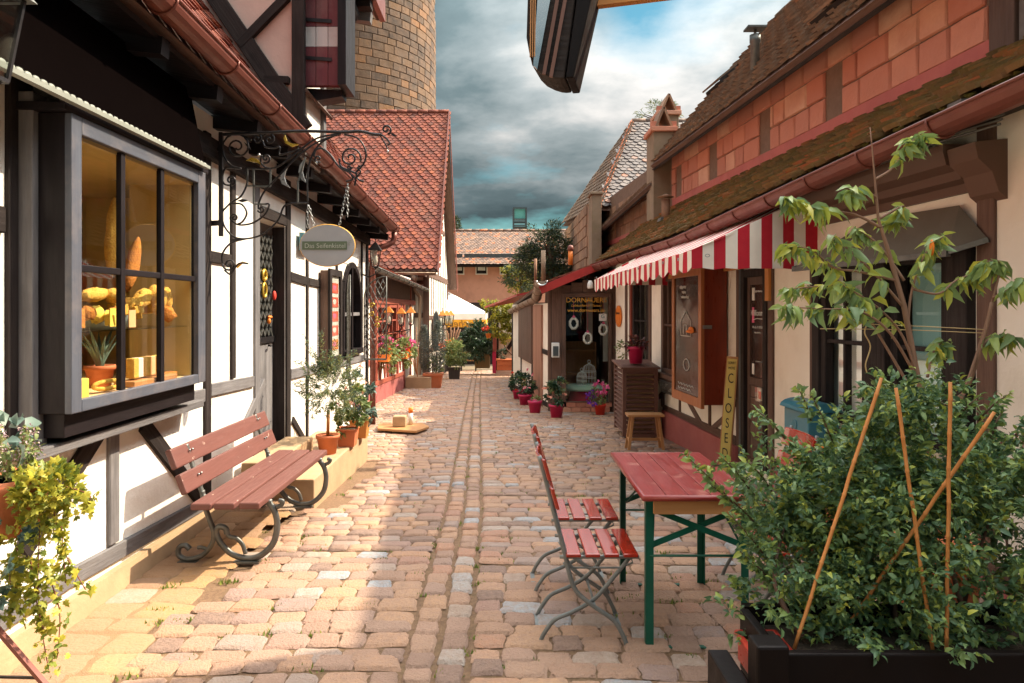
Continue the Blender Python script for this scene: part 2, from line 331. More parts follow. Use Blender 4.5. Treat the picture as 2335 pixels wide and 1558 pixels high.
mat('case_edge', (.40, .14, .045), (.32, .105, .038), .4, 2, .2, 4, uv=(8, 1.0), bdist=.003)
mat('bench_paint', (.15, .058, .047), (.125, .048, .04), .5, 3, .15, 4, uv=(10, 1.), blot=.8, blotcol=(.60, .45, .36), blotsc=16, bdist=.002, bth=(.66, .70))
mat('slat_red', (.33, .024, .010), (.25, .016, .008), .14, 2, .12, 4, uv=(12, 1.), coat=.6, spec=.6, bdist=.002)
mat('table_red', (.24, .022, .018), (.18, .016, .014), .38, 2, .2, 4, uv=(10, 1.), blot=.55, blotcol=(.42, .17, .13), blotsc=7, bth=(.58, .66), coat=.25, bdist=.002)
mat('green_paint', (.004, .085, .055), (.004, .065, .042), .4, 5, .08, 30)
mat('louvre_brown', (.15, .07, .052), (.12, .056, .042), .55, 2, .2, 4, uv=(10, 1.), bdist=.002)
flat('sign_face', (.36, .36, .38), .45); flat('sign_green', (.12, .155, .10), .5); flat('sign_text', (.42, .44, .38), .5); flat('gold', (.80, .42, .06), .5)
flat('gold_leaf', (.75, .5, .08), .3, .6); flat('silver_leaf', (.5, .5, .5), .3, .7); flat('white_paint', (.78, .78, .76), .5); flat('copper_roof', (.75, .26, .05), .4, .3)
flat('chalk', (.72, .72, .70), .9); flat('orange', (.8, .22, .03), .5); flat('teal_paint', (.045, .20, .27), .4); flat('board_yellow', (.62, .49, .14), .7)
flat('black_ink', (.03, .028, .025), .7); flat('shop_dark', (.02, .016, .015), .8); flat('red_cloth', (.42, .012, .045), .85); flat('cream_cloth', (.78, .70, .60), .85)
flat('grey_canvas', (.13, .11, .085), .9); flat('umbrella_white', (.85, .83, .80), .85); flat('umbrella_yellow', (.80, .40, .04), .85); flat('umbrella_ochre', (.30, .14, .03), .85)
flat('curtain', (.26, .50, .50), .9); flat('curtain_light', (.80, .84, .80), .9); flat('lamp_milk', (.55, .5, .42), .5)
flat('display_wall', (.62, .47, .20), .9); flat('display_floor', (.72, .50, .24), .7); mat('loofah', (.80, .50, .10), (.62, .33, .05), .95, 40, 1., 90, bdist=.012); mat('loofah_dark', (.62, .25, .04), (.42, .15, .03), .95, 40, 1., 90, bdist=.012)
flat('paper_yellow', (.8, .58, .10), .8); flat('paper_peach', (.8, .45, .22), .8); flat('zinc', (.22, .26, .26), .5, .5); flat('red_plastic', (.42, .035, .02), .35)
flat('bamboo', (.50, .20, .055), .6); flat('bark', (.26, .15, .10), .8); flat('bark_dark', (.11, .06, .04), .8); flat('stem_red', (.2, .06, .04), .7); flat('string', (.55, .40, .2), .9)
flat('petal_pink', (.75, .12, .25), .7); flat('petal_orange', (.85, .22, .02), .7); flat('petal_red', (.7, .05, .03), .7); flat('petal_violet', (.16, .03, .35), .7); flat('petal_white', (.8, .7, .72), .7)
flat('planter_dark', (.006, .0035, .0035), .5, spec=.15); flat('wicker', (.06, .045, .04), .8); flat('jute', (.24, .16, .07), .95); flat('poster_red', (.7, .1, .05), .6); flat('poster_white', (.7, .66, .6), .6); flat('mint_tulle', (.3, .45, .36), .9)
flat('glass_block', (.14, .42, .40), .2); flat('metal_dark', (.09, .11, .12), .4, .4); flat('blue_sign', (.10, .25, .32), .5); flat('bulb_white', (.75, .72, .65), .4)
glassmat('glass'); glassmat('glass_display', (.97, .96, .92), .9); glassmat('glass_bright', (.93, .95, .94), 1.3)
# ================================================================ structure
class Fr:
    """facade frame: X = off + k*Y, seen from the street on side sgn"""
    def __init__(s, off, k, sgn): s.off, s.k, s.n = off, k, Vector((sgn, -sgn*k, 0)).normalized()
    def pt(s, Y, z, d=0.): return Vector((s.off+s.k*Y, Y, z))+s.n*d
    def px(s, x, y): r = (x-PX)/F; Y = s.off/(r-s.k); return Y, EH-(y-PY)/F*Y
    def beam(s, mb, a, b, w, d0=-.05, d1=.02, mi=0):
        p = s.pt(*a, (d0+d1)/2); q = s.pt(*b, (d0+d1)/2); return mb.beam(p, q, w, abs(d1-d0), s.n, mi)
    def tb(s, parent, segs, m='timber_dark', name='timber_beam', d1=.02, d0=-.05, isp=True, bevel=.006):
        for q in segs:
            x0, y0, x1, y1, w = q[:5]; a, b = (s.px(x0, y0), s.px(x1, y1)) if isp else ((x0, y0), (x1, y1))
            s.beam(MB(), a, b, w, d0, d1+R.uniform(0, .004)).build(name, MT[m if len(q) < 6 else q[5]], parent, bevel=bevel, seg=1)
    def box(s, mb, Y0, Y1, z0, z1, d0, d1, mi=0):
        return mb.beam(s.pt((Y0+Y1)/2, z0, (d0+d1)/2), s.pt((Y0+Y1)/2, z1, (d0+d1)/2), abs(Y1-Y0), abs(d1-d0), s.n, mi)
    def wall(s, Y0, Y1, z0, z1, holes, t=.18):
        mb = MB(); ys = sorted({Y0, Y1}|{h[0] for h in holes}|{h[1] for h in holes}); zs = sorted({z0, z1}|{h[2] for h in holes}|{h[3] for h in holes})
        def solid(i, j):
            if not (0 <= i < len(ys)-1 and 0 <= j < len(zs)-1): return False
            cy, cz = (ys[i]+ys[i+1])/2, (zs[j]+zs[j+1])/2
            return not any(h[0] < cy < h[1] and h[2] < cz < h[3] for h in holes)
        for i in range(len(ys)-1):
            for j in range(len(zs)-1):
                if not solid(i, j): continue
                a, b, c, e = ys[i], ys[i+1], zs[j], zs[j+1]; P = s.pt
                mb.quad(P(a, c), P(b, c), P(b, e), P(a, e)); mb.quad(P(b, c, -t), P(a, c, -t), P(a, e, -t), P(b, e, -t))
                if not solid(i-1, j): mb.quad(P(a, c), P(a, e), P(a, e, -t), P(a, c, -t))
                if not solid(i+1, j): mb.quad(P(b, c), P(b, c, -t), P(b, e, -t), P(b, e))
                if not solid(i, j-1): mb.quad(P(a, c), P(a, c, -t), P(b, c, -t), P(b, c))
                if not solid(i, j+1): mb.quad(P(a, e), P(b, e), P(b, e, -t), P(a, e, -t))
        return mb
def S(mb, name, m, **k): return mb.build(name, MT[m], None, kind='structure', **k)
def window(fr, parent, Y0, Y1, z0, z1, nx, nz, m, back=-.06, fw=.06, glass='glass', inner=None, mull=.03, name='window', fd=.03):
    mb = MB()
    for a, b, c, e in ((Y0, Y0+fw, z0, z1), (Y1-fw, Y1, z0, z1), (Y0+fw, Y1-fw, z0, z0+fw), (Y0+fw, Y1-fw, z1-fw, z1)): fr.box(mb, a, b, c, e, back, fd)
    for i in range(1, nx): y = Y0+fw+(Y1-Y0-2*fw)*i/nx; fr.box(mb, y-mull/2, y+mull/2, z0+fw, z1-fw, back+.01, fd-.012)
    for i in range(1, nz): z = z0+fw+(z1-z0-2*fw)*i/nz; fr.box(mb, Y0+fw, Y1-fw, z-mull/2, z+mull/2, back+.012, fd-.015)
    o = mb.build(name, MT[m], parent, bevel=.004, seg=1)
    q = MB(); q.quad(fr.pt(Y0+fw, z0+fw, back+.02), fr.pt(Y1-fw, z0+fw, back+.02), fr.pt(Y1-fw, z1-fw, back+.02), fr.pt(Y0+fw, z1-fw, back+.02)); q.build('pane', MT[glass], o)
    if inner:
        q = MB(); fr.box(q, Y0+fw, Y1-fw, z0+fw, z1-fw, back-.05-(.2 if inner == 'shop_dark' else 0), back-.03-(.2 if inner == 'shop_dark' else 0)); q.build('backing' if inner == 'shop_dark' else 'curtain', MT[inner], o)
    return o
def tile_mb(w, l, t=.014, shape='round'):
    mb = MB(); n = 5
    if shape == 'round': bot = [(math.cos(a)*w/2, (1-math.sin(a))*w*.32) for a in [math.pi*i/n for i in range(n+1)]]
    elif shape == 'point': bot = [(w/2, w*.45), (w*.28, w*.14), (0, 0), (-w*.28, w*.14), (-w/2, w*.45)]
    else: bot = [(w/2, 0), (-w/2, 0)]
    out = [(-w/2, l)]+[(x, y) for x, y in reversed(bot)]+[(w/2, l)]
    up = lambda y: .003+t*1.9*(1-y/l)
    top = [Vector((x, y, up(y)+t)) for x, y in out]; b2 = [Vector((x, y, up(y))) for x, y in out]; k = len(out)
    mb.add(top+b2, [tuple(range(k))]+[(i, k+i, k+(i+1) % k, (i+1) % k) for i in range(k)]); return mb
def roof_tiles(parent, fn, ulen, vlen, tw, ex, m, shape='round', nmax=300, clip=None, name='roof_tile', t=.014, jit=.012, diag=True):
    nu, nv = int(ulen/tw), int(vlen/ex); Ms = []
    for j in range(nv):
        for i in range(nu+1):
            u = (i+(.5 if (j % 2 and diag) else 0))*tw; v = j*ex
            if u > ulen+.01 or (clip and not clip(u, v)): continue
            p = Vector(fn(u, v)); du = (Vector(fn(u+.01, v))-p).normalized(); dv = (Vector(fn(u, v+.01))-p); n = du.cross(dv).normalized(); dv = n.cross(du)
            if n.z < 0: n = -n; du = -du
            a = R.gauss(0, jit); du2 = du*math.cos(a)+dv*math.sin(a); dv2 = n.cross(du2); p = p+n*R.uniform(0, .005)+dv*R.gauss(0, jit*.25)
            M = Matrix(((du2.x, dv2.x, n.x, p.x), (du2.y, dv2.y, n.y, p.y), (du2.z, dv2.z, n.z, p.z), (0, 0, 0, 1))); Ms.append(M)
    pieces(name, [tile_mb(tw*.97, ex*1.9, t, shape), tile_mb(tw*.94, ex*1.92, t*1.2, shape)], Ms, MT[m], parent, nmax)
def gutter(parent, pts, r, m, brk=.75, name='gutter', lip=True, endcap=True, both=None):
    mb = MB(); pts = [Vector(p) for p in pts]; n = 9
    rows = []
    for i, p in enumerate(pts):
        a = pts[max(i-1, 0)]; b = pts[min(i+1, len(pts)-1)]; D, Sd, U = frame_for(b-a)
        rows.append(([p+Sd*math.cos(math.pi+math.pi*k/n)*r+U*math.sin(math.pi+math.pi*k/n)*r for k in range(n+1)], [p+Sd*math.cos(math.pi+math.pi*k/n)*(r-.004)+U*math.sin(math.pi+math.pi*k/n)*(r-.004) for k in range(n+1)], Sd, U, D))
    for i in range(len(pts)-1):
        for k in range(n):
            for q, fl in ((0, 0), (1, 1)):
                a, b, c, d = rows[i][q][k], rows[i][q][k+1], rows[i+1][q][k+1], rows[i+1][q][k]
                mb.add([a, b, c, d], [(0, 1, 2, 3) if fl else (3, 2, 1, 0)], None, 0, True)
    for e in (0, -1): mb.add(rows[e][0], [tuple(range(n+1))])
    o = mb.build(name, MT[m], parent)
    bead = MB()
    for sd in (-1, 1): bead.tube([p+rows[i][2]*sd*r for i, p in enumerate(pts)], .011, 6)
    bead.build('gutter_bead', MT[m], o)
    L = 0; nxt = brk*.4
    for i in range(len(pts)-1):
        seg = (pts[i+1]-pts[i]).length
        while nxt < L+seg:
            p = pts[i].lerp(pts[i+1], (nxt-L)/seg); _, _, Sd, U, D = rows[i]
            q = MB(); arc = [p+Sd*math.cos(math.pi+math.pi*k/10)*(r+.006)+U*math.sin(math.pi+math.pi*k/10)*(r+.006) for k in range(11)]
            q.tube(arc, .013, 6, flat=.35, up=D) if False else q.tube(arc, .008, 6); q.build('gutter_bracket', MT[m], o); nxt += brk
        L += seg
    return o
# ---------------------------------------------------------------- ground and street
mb = MB(); ys = [-12, 0, 4, 6, 8, 10, 12, 14, 17, 20, 24, 30, 60, 160, 600]
for a, b in zip(ys, ys[1:]):
    mb.quad((-500, a, g(a)-.03), (500, a, g(a)-.03), (500, b, g(b)-.03), (-500, b, g(b)-.03))
mat('earth', (.24, .18, .12), (.18, .15, .10), .95, 3, .4, 30)
S(mb, 'ground', 'earth')
def left_edge(Y):
    if Y < 11.5: return -2.2
    if Y < 21.4: return -2.78
    return -2.28
def right_edge(Y):
    if Y < 13.2: return 3.0-.066*Y
    if Y < 20: return .95+(Y-13.2)*(.26-.95)/6.8
    return 1.6
mb = MB(); yy = [-3, 0, 2, 4]+[4+.5*i for i in range(1, 52)]
H = 5
for a, b in zip(yy, yy[1:]):
    xs = np.linspace(-3.2, 3.4, 8)
    for x0, x1 in zip(xs, xs[1:]): mb.quad((x0, a, g(a)), (x1, a, g(a)), (x1, b, g(b)), (x0, b, g(b)))
street = S(mb, 'street', 'joint_sand')
def cobble_mb(seed):
    r = random.Random(seed); n = 6; vs = []; fs = []; mb = MB()
    for j in range(n+1):
        for i in range(n+1):
            u, v = i/n*2-1, j/n*2-1
            k = max(abs(u), abs(v)); ang = math.atan2(v, u); sq = 1/max(abs(math.cos(ang)), abs(math.sin(ang)))
            rr = (sq**.90); kk = float(np.interp(k, [0, .34, .67, 1], [0, .46, .86, 1])); x, y = math.cos(ang)*kk*rr*.5, math.sin(ang)*kk*rr*.5
            w = 1+.045*math.sin(3*ang+seed)+.03*math.sin(5*ang+seed*2.3)+(r.uniform(-.035, .035) if k > .6 else 0)
            h = 1-k**4*.35+(r.uniform(-.09, .09) if k < .99 else 0)+.06*math.sin(u*2+seed)
            if k > .99: h = -.2
            vs.append((x*w, y*w, h))
    for j in range(n):
        for i in range(n): a = j*(n+1)+i; fs.append((a, a+1, a+n+2, a+n+1))
    return mb.add(vs, fs, None, 0, True)
def chan(Y): return float(np.interp(Y, [2, 3, 5.8, 10, 16, 27], [-.30, -.31, -.34, -.49, -.70, -1.06]))
Ms = []; Y = 2.45
def put(x, y, w, l, rot=0, h=.014):
    z = g(y)+.006; tx, ty = R.gauss(0, .02), R.gauss(0, .02)+(-.04 if y > 4 else 0)
    M = Matrix.Translation((x, y, z)) @ Matrix.Rotation(rot+R.gauss(0, .03)+(math.pi if R.random() < .5 else 0), 4, 'Z')
    Ms.append(Matrix.Translation((x, y, z)) @ Matrix.Rotation(ty, 4, 'X') @ Matrix.Rotation(tx, 4, 'Y') @ Matrix.Translation((-x, -y, -z)) @ M @ Matrix.Diagonal((w, l, h*R.uniform(.75, 1.3), 1)))
while Y < 29:
    l = R.uniform(.105, .148)
    c = chan(Y)
    for side in (0, 1):
        x0, x1 = (left_edge(Y), c-.158) if side == 0 else (c+.156, right_edge(Y))
        x = (x0+R.uniform(-.1, .1)) if side == 0 else x0+R.uniform(0, .012); off = R.gauss(0, .012)
        while x < x1:
            w = R.uniform(.13, .24); w = min(w, x1-x+.005)
            if side == 0 and x1-x-w < .08: w = x1-x
            if w > .07:
                d = (x+w/2-c); yv = Y+off+(.025*d if side == 0 else -.03*d)+R.gauss(0, .006)+.02*math.sin(x*2.3+Y*1.1)
                skip = (x < -1.5 and 5.75 < yv < 8.1) or (yv < 5.8 and x < -1.80)
                if not skip: put(x+w/2, yv, w*R.uniform(.95, .995), l*R.uniform(.94, .995), -.03 if side else .03)
            x += w
    Y += l+.004
for s_ in (-1, 1):
    Y = 2.4
    while Y < 27.5:
        l = R.uniform(.12, .19); c = chan(Y); put(c+s_*.075+R.gauss(0, .006), Y+l/2, .130*R.uniform(.9, 1), l*.92, math.atan2(chan(Y+.5)-c, -.5)+math.pi, .018); Y += l
pieces('cobblestone', [cobble_mb(i) for i in range(9)], Ms, MT['cobble'], street, 300)
# flat worn flags along the left wall
m = MB()
for a, b in zip(yy, yy[1:]):
    if b <= 6: m.quad((-2.3, a, g(a)+.005), (-1.80, a, g(a)+.005), (-1.80, b, g(b)+.005), (-2.3, b, g(b)+.005))
mat('pale_sand', (.30, .19, .10), (.23, .145, .08), .95, 20, .8, 150, world=True); m.build('sand_strip', MT['pale_sand'], street)
Ms_ = []; Y = 2.35
while Y < 5.75:
    l = R.uniform(.15, .21); x = -2.24
    while x < -1.90:
        w = R.uniform(.19, .34); Ms_.append(Matrix.Translation((x+w/2, Y+l/2+R.gauss(0, .012), -.004)) @ Matrix.Rotation(R.gauss(0, .07), 4, 'Z') @ Matrix.Diagonal((w*1.0, l*1.0, .016, 1))); x += w
    Y += l
pieces('worn_cobble', [cobble_mb(i+20) for i in range(5)], Ms_, MT['cobble_worn'], street, 300)
# weeds in the joints
def grass(n):
    V = []; Fc = []; rn = []
    for _ in range(n):
        Yc = R.uniform(2.8, 9) if R.random() < .6 else R.uniform(9, 22); xc = R.uniform(left_edge(Yc)+.2, right_edge(Yc)-.05)
        for _ in range(R.randint(8, 26)):
            x, y = xc+R.gauss(0, .03), Yc+R.gauss(0, .015); h = R.uniform(.008, .024); a = R.uniform(0, 6.28); b = len(V)
            dx, dy = math.cos(a)*.006, math.sin(a)*.006
            V += [(x-dx, y-dy, g(y)+.004), (x+dx, y+dy, g(y)+.004), (x+dy*1.5, y-dx*1.5, g(y)+h+.01)]; Fc.append((b, b+1, b+2)); rn.append(R.random())
    me = bpy.data.meshes.new('joint_weeds'); me.from_pydata(V, [], Fc); at = me.attributes.new('rnd', 'FLOAT', 'FACE'); at.data.foreach_set('value', rn)
    leafmat('weed', [(.10, .17, .03), (.25, .28, .05)]); me.materials.append(MT['weed']); o = bpy.data.objects.new('joint_weeds', me); SC.collection.objects.link(o)
    tag(o, 'small green weeds growing in the joints of the cobbled lane', 'weeds')['kind'] = 'stuff'
grass(330)
# ---------------------------------------------------------------- left house
A = Fr(-2.28, 0, 1); AT = Fr(-2.26, 0, 1)
hA = thing('timbered_house', 'white half-timbered soap shop with big display window and red gutter on the left', 'house', (-2.28, 6, 0))
holes = [(3.29, 4.56, 1.16, 2.5), (6.34, 7.13, -.1, 2.5), (9.62, 10.85, .98, 2.3)]
A.wall(-1.5, 11.45, -.5, 3.15, holes, .2).build('wall', MT['plaster_white'], hA)
m = MB(); m.box(-7, -2.49, 11.2, 11.42, -.5, 3.4); m.box(-7, -2.49, -1.5, -1.3, -.5, 3.4); m.box(-7, -6.8, -1.3, 11.2, -.5, 3.4); m.build('wall', MT['plaster_white'], hA)
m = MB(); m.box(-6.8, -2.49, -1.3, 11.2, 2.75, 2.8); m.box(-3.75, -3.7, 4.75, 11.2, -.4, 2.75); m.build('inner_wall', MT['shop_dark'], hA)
A.tb(hA, [(-1.5, .26, 3.6, .235, .1, 'timber_grey'), (3.6, .235, 6.22, .12, .1, 'timber_grey'), (7.27, .06, 11.4, -.2, .11, 'timber_dark'), (5.23, .17, 5.23, 3.0, .1), (5.73, 1.06, 5.73, 3.0, .085),
    (5.285, 1.015, 6.2, .985, .1, 'timber_grey'), (4.7, 1.0, 5.175, .99, .1, 'timber_grey'), (5.285, 2.05, 5.68, 2.05, .09), (6.28, .12, 6.28, 3., .12, 'timber_grey'), (7.2, .1, 7.2, 3., .13),
    (6.35, 2.56, 7.12, 2.56, .11), (7.9, -.02, 7.9, 2.9, .07), (7.27, 1.99, 7.86, 1.96, .1), (7.94, 1.96, 9.5, 1.93, .09), (7.27, .945, 7.86, .93, .11, 'timber_grey'), (7.94, .92, 11.3, .84, .1, 'timber_grey'),
    (9.3, .98, 9.3, 2.9, .08), (11.38, -.3, 11.38, 3., .13), (10.95, 1, 10.95, 2.9, .08), (9.9, .8, 10.6, -.1, .1), (7.35, .45, 7.85, .1, .08),
    (3.2, 1.0, 3.2, 3., .16), (-1, 2.05, 3.1, 2.05, .12), (2.1, .3, 2.1, 3., .12), (3.97, .28, 3.97, .97, .1, 'timber_grey')], isp=False)
A.tb(hA, [(228, 975, 45, 1262, .12), (322, 965, 455, 1140, .115), (600, 870, 548, 985, .08, 'timber_grey')], isp=True)
A.tb(hA, [(-1.5, 2.98, 11.4, 2.78, .16)], isp=False, d1=.06)
# plinth
MB().prism([(-2.34, -1.5, -.4), (-2.2, -1.5, -.1), (-2.235, -1.5, .2), (-2.34, -1.5, .2)], (0, 7.25, -.09)).build('plinth', MT['step_stone'], hA)
# roof of the left house
rz = lambda Y: 3.30-.04*(Y-3.8)
def rA(u, v): Y = -1.0+u; return (-1.93-v*math.cos(.96), Y, rz(Y)-.02+v*math.sin(.96))
m = MB(); P = lambda u, v, o=0: Vector(rA(u, v))-Vector((math.sin(.96), 0, math.cos(.96)))*o
m.slab(P(0, 0, .02), P(12.6, 0, .02), P(12.6, 5.6, .02), P(0, 5.6, .02), .06); roofA = m.build('roof', MT['timber_brown'], hA)
roof_tiles(roofA, rA, 12.6, 3.2, .175, .15, 'tile_red', 'round')
m = MB(); m.slab((-1.95, -1, rz(-1)-.1), (-1.95, 11.6, rz(11.6)-.1), (-2.3, 11.6, rz(11.6)-.02), (-2.3, -1, rz(-1)-.02), .03); m.build('soffit', MT['paint_black'], hA)  # black finish puts the deep shade under the eave into the colour
for i in range(17):
    y = -.6+i*.75; MB().beam((-2.3, y, rz(y)-.12), (-1.93, y, rz(y)-.16), .09, .1).build('rafter', MT['paint_black'], hA)  # rafters blackened too, the eave shade is in their colour
gutter(hA, [(-1.845, y, rz(y)-.01+.03) for y in (-.9, 2, 4, 6, 8, 10, 11.62)], .082, 'gutter_red', .85)
Yd = 11.5
m = MB(); m.tube([(-1.84, 11.5, 2.93), (-1.84, 11.5, 2.84), (-1.86, 11.48, 2.76), (-1.95, 11.43, 2.70), (-2.1, 11.36, 2.64), (-2.165, 11.33, 2.56), (-2.17, 11.33, 2.42), (-2.17, 11.33, -.29)], .047, 12)
for z in (2.3, 1.1, -.1): m.lathe([(.054, 0), (.054, .05)], (-2.17, 11.33, z), 12)
m.build('downpipe', MT['gutter_red'], hA)
# display box window
for a, b in ((3.214, 3.274), (4.553, 4.653)): MB().box(-2.285, -2.05, a, b, 1.15, 2.57).build('window_cheek', MT['paint_black'], hA, bevel=.004)
wf = MB()
for a, b, c, e in ((3.21, 3.29, 1.15, 2.57), (4.545, 4.655, 1.15, 2.57), (3.29, 4.545, 1.15, 1.21), (3.29, 4.545, 2.485, 2.57)): wf.box(-2.065, -2.03, a, b, c, e)
wf = wf.build('window', MT['paint_slate'], hA, bevel=.005)
m = MB()
for y in (3.675, 4.10): m.box(-2.075, -2.045, y-.021, y+.021, 1.21, 2.485)
for a, b in ((3.29, 3.654), (3.696, 4.079), (4.121, 4.545)): m.box(-2.072, -2.048, a, b, 1.827, 1.862)
m.build('muntin', MT['paint_black'], wf, bevel=.004)
for a, b in ((3.29, 3.654), (3.696, 4.079), (4.121, 4.545)):
    for c, e in ((1.21, 1.827), (1.862, 2.485)): MB().quad((-2.062, a, c), (-2.062, b, c), (-2.062, b, e), (-2.062, a, e)).build('pane', MT['glass_display'], wf)
MB().box(-2.32, -2.03, 3.16, 4.70, 2.572, 2.61).build('window_hood', MT['paint_black'], hA, bevel=.004); MB().box(-2.285, -2.09, 3.25, 4.62, 1.03, 1.148).build('window_base', MT['paint_black'], hA, bevel=.004)
m = MB(); m.box(-2.285, -2.13, 3.12, 4.86, .95, 1.0); m.build('window_ledge', MT['timber_grey'], hA, bevel=.005)
m = MB(); m.box(-2.26, -2.19, 3.285-.11, 3.285-.005, 1.0, 2.66); m.build('timber_beam', MT['timber_grey'], hA, bevel=.005)
# window interior
MB().box(-3.25, -3.22, 3.0, 5.3, 1.15, 2.60).build('display_back', MT['display_wall'], hA)
MB().box(-3.22, -2.485, 5.27, 5.30, 1.15, 2.60).build('display_side', MT['display_wall'], hA)
MB().box(-3.22, -2.485, 3.0, 5.27, 2.50, 2.53).build('display_ceiling', MT['display_wall'], hA)
MB().box(-3.22, -2.485, 3.0, 5.27, 1.15, 1.2).build('display_floor', MT['display_floor'], hA)
MB().box(-2.485, -2.07, 3.292, 4.55, 1.165, 1.2).build('display_sill', MT['display_floor'], hA)
MB().box(-2.484, -2.07, 3.292, 4.55, 2.47, 2.50).build('display_ceiling', MT['display_wall'], hA)
for y in (3.292, 4.535): MB().box(-2.485, -2.08, y, y+.015, 1.2, 2.5).build('display_reveal', MT['display_wall'], hA)
for i, y in enumerate((3.7, 4.1, 4.7)):      # the lit spotlights under the display ceiling
    sl = bpy.data.lights.new('spot_lamp', 'SPOT'); sl.energy = 14; sl.spot_size = math.radians(120); sl.spot_blend = .6; sl.color = (1, .86, .62); sl.shadow_soft_size = .03
    sp = bpy.data.objects.new('spot_lamp', sl); SC.collection.objects.link(sp); sp.parent = hA; sp.location = Vector((-2.72, y, 2.53))-WL[hA.name]; sp.rotation_euler = (0, .12, 0)
m = MB(); m.box(-2.6, -2.1, 3.31, 4.53, 1.527, 1.535); m.build('glass_shelf', MT['glass'], hA)
for y, x in ((3.75, -2.5), (3.95, -2.75), (4.45, -2.5)):
    MB().lathe([(.05, 0), (.045, -.012), (.03, -.02), (.02, -.012)], (x, y, 2.5), 14).build('spotlight', MT['chrome'], hA)
# door
DF = Fr(-2.41, 0, 1)
d = MB(); DF.box(d, 6.3, 6.55, .29, 1.35, -.03, .0); DF.box(d, 6.55, 7.11, .29, 1.35, -.03, 0); DF.box(d, 6.3, 6.62, 1.35, 2.5, -.03, 0); DF.box(d, 7.07, 7.13, 1.35, 2.5, -.03, 0); DF.box(d, 6.62, 7.07, 2.4, 2.5, -.03, 0)
d = d.build('door', MT['timber_grey'], hA)
for y in (6.3, 6.5, 6.7, 6.9): DFm = MB(); DF.box(DFm, y+.003, y+.197, .32, 1.30, .001, .012); DFm.build('door_board', MT['timber_grey'], d, bevel=.003)
m = MB(); DF.box(m, 6.3, 7.13, 1.30, 1.36, .0, .03); m.build('door_rail', MT['iron'], d)
m = MB(); m.quad(DF.pt(6.62, 1.36, -.02), DF.pt(7.07, 1.36, -.02), DF.pt(7.07, 2.4, -.02), DF.pt(6.62, 2.4, -.02)); m.build('pane', MT['glass'], d)
m = MB()
for k in range(-3, 8):
    for s_ in (1, -1):
        a = (6.62 if s_ > 0 else 7.07); z0 = 1.36+k*.17
        pa, pb = (z0, z0+.45*1.55)
        t0 = max(0, (1.36-pa)/(pb-pa)); t1 = min(1, (2.4-pa)/(pb-pa))
        if t1-t0 > .05: m.beam(DF.pt(a+s_*.45*t0, pa+(pb-pa)*t0, .015), DF.pt(a+s_*.45*t1, pa+(pb-pa)*t1, .015), .02, .012, (1, 0, 0))
m.build('door_lattice', MT['iron_grey'], d)
MB().tube([DF.pt(6.95, 1.27, .0), DF.pt(6.95, 1.27, .05), DF.pt(6.88, 1.27, .06)], .01).build('handle', MT['iron'], d)
m = MB(); m.box(-2.47, -2.285, 7.116, 7.127, .27, 2.49); m.build('door_reveal', MT['timber_dark'], hA)
# arched window with iron shutters
Y0, Y1, zb, zs = 9.66, 10.82, .99, 1.75
m = MB(); zc = 1.72; ym = (Y0+Y1)/2; rr = (Y1-Y0)/2
arc = [(ym+math.cos(a)*rr, zc+math.sin(a)*rr) for a in [math.pi*i/12 for i in range(13)]]
for (a, b), (c, e) in zip(arc, arc[1:]): A.beam(m, (a, b), (c, e), .08, -.1, .03)
for y in (Y0, Y1): A.beam(m, (y, zb), (y, zc), .08, -.1, .03)
A.beam(m, (Y0, zb), (Y1, zb), .08, -.1, .06); A.beam(m, (ym, zb), (ym, 2.28), .06, -.08, .02)
aw = m.build('window', MT['paint_black'], hA)
m = MB(); A.beam(m, (Y0, 1.56), (Y1, 1.56), .05, -.07, .01); m.build('muntin', MT['timber_grey'], aw)
m = MB(); n_ = len(arc); m.add([A.pt(y, z, -.05) for y, z in arc]+[A.pt(Y0, zb, -.05), A.pt(Y1, zb, -.05)], [tuple(range(n_+2))]); m.build('pane', MT['glass'], aw)
# spandrels closing the square opening
m = MB()
for sgn in (-1, 1):
    pts = [A.pt(ym+sgn*.62, 2.3, -.01), A.pt(ym, 2.3, -.01)]+[A.pt(ym+sgn*math.cos(a)*rr, zc+math.sin(a)*rr, -.01) for a in [math.pi/2-math.pi/2*i/6 for i in range(7)]]+[A.pt(ym+sgn*.62, zc, -.01)]
    m.prism(pts, (-.15, 0, 0))
m.build('wall_infill', MT['plaster_white'], hA)
# upper dormer
mD = thing('dormer_house', 'tall hoist dormer with pinkish plaster and black beams above the soap shop roof', 'dormer', (-2.9, 6.9, 3.0))
Yn, Yf, Xs = 6.5, 7.42, -1.95
m = MB(); m.box(-5.5, Xs-.01, Yn, Yn+.12, 3.15, 7.6); m.build('wall', MT['plaster_rose'], mD)
m = MB(); m.box(Xs-.13, Xs-.012, Yn+.12, Yf, 3.1, 7.6); m.box(-5.5, Xs-.13, Yf-.12, Yf, 3.1, 7.6); m.build('wall', MT['plaster_white'], mD)
def db(x0, y0, x1, y1, w, mm='timber_dark'):
    e_ = Yn-.018-R.uniform(0, .012); a, b = W(x0, y0, e_), W(x1, y1, e_); MB().beam(a, b, w, .06, (0, 1, 0)).build('timber_beam', MT[mm], mD, bevel=.006, seg=1)
db(481, -20, 696, 296, .16); db(681, -300, 681, 285, .12); db(602, 181, 660, 184, .07); db(545, 105, 655, -8, .085); db(440, -120, 665, -95, .1)
for (y0, z0, y1, z1, w) in ((Yn+.06, 3.1, Yn+.06, 7.5, .12), (Yf-.05, 3.1, Yf-.05, 7.5, .1)): MB().beam((Xs, y0, z0), (Xs, y1, z1), w, .05, (1, 0, 0)).build('timber_beam', MT['timber_grey'], mD)
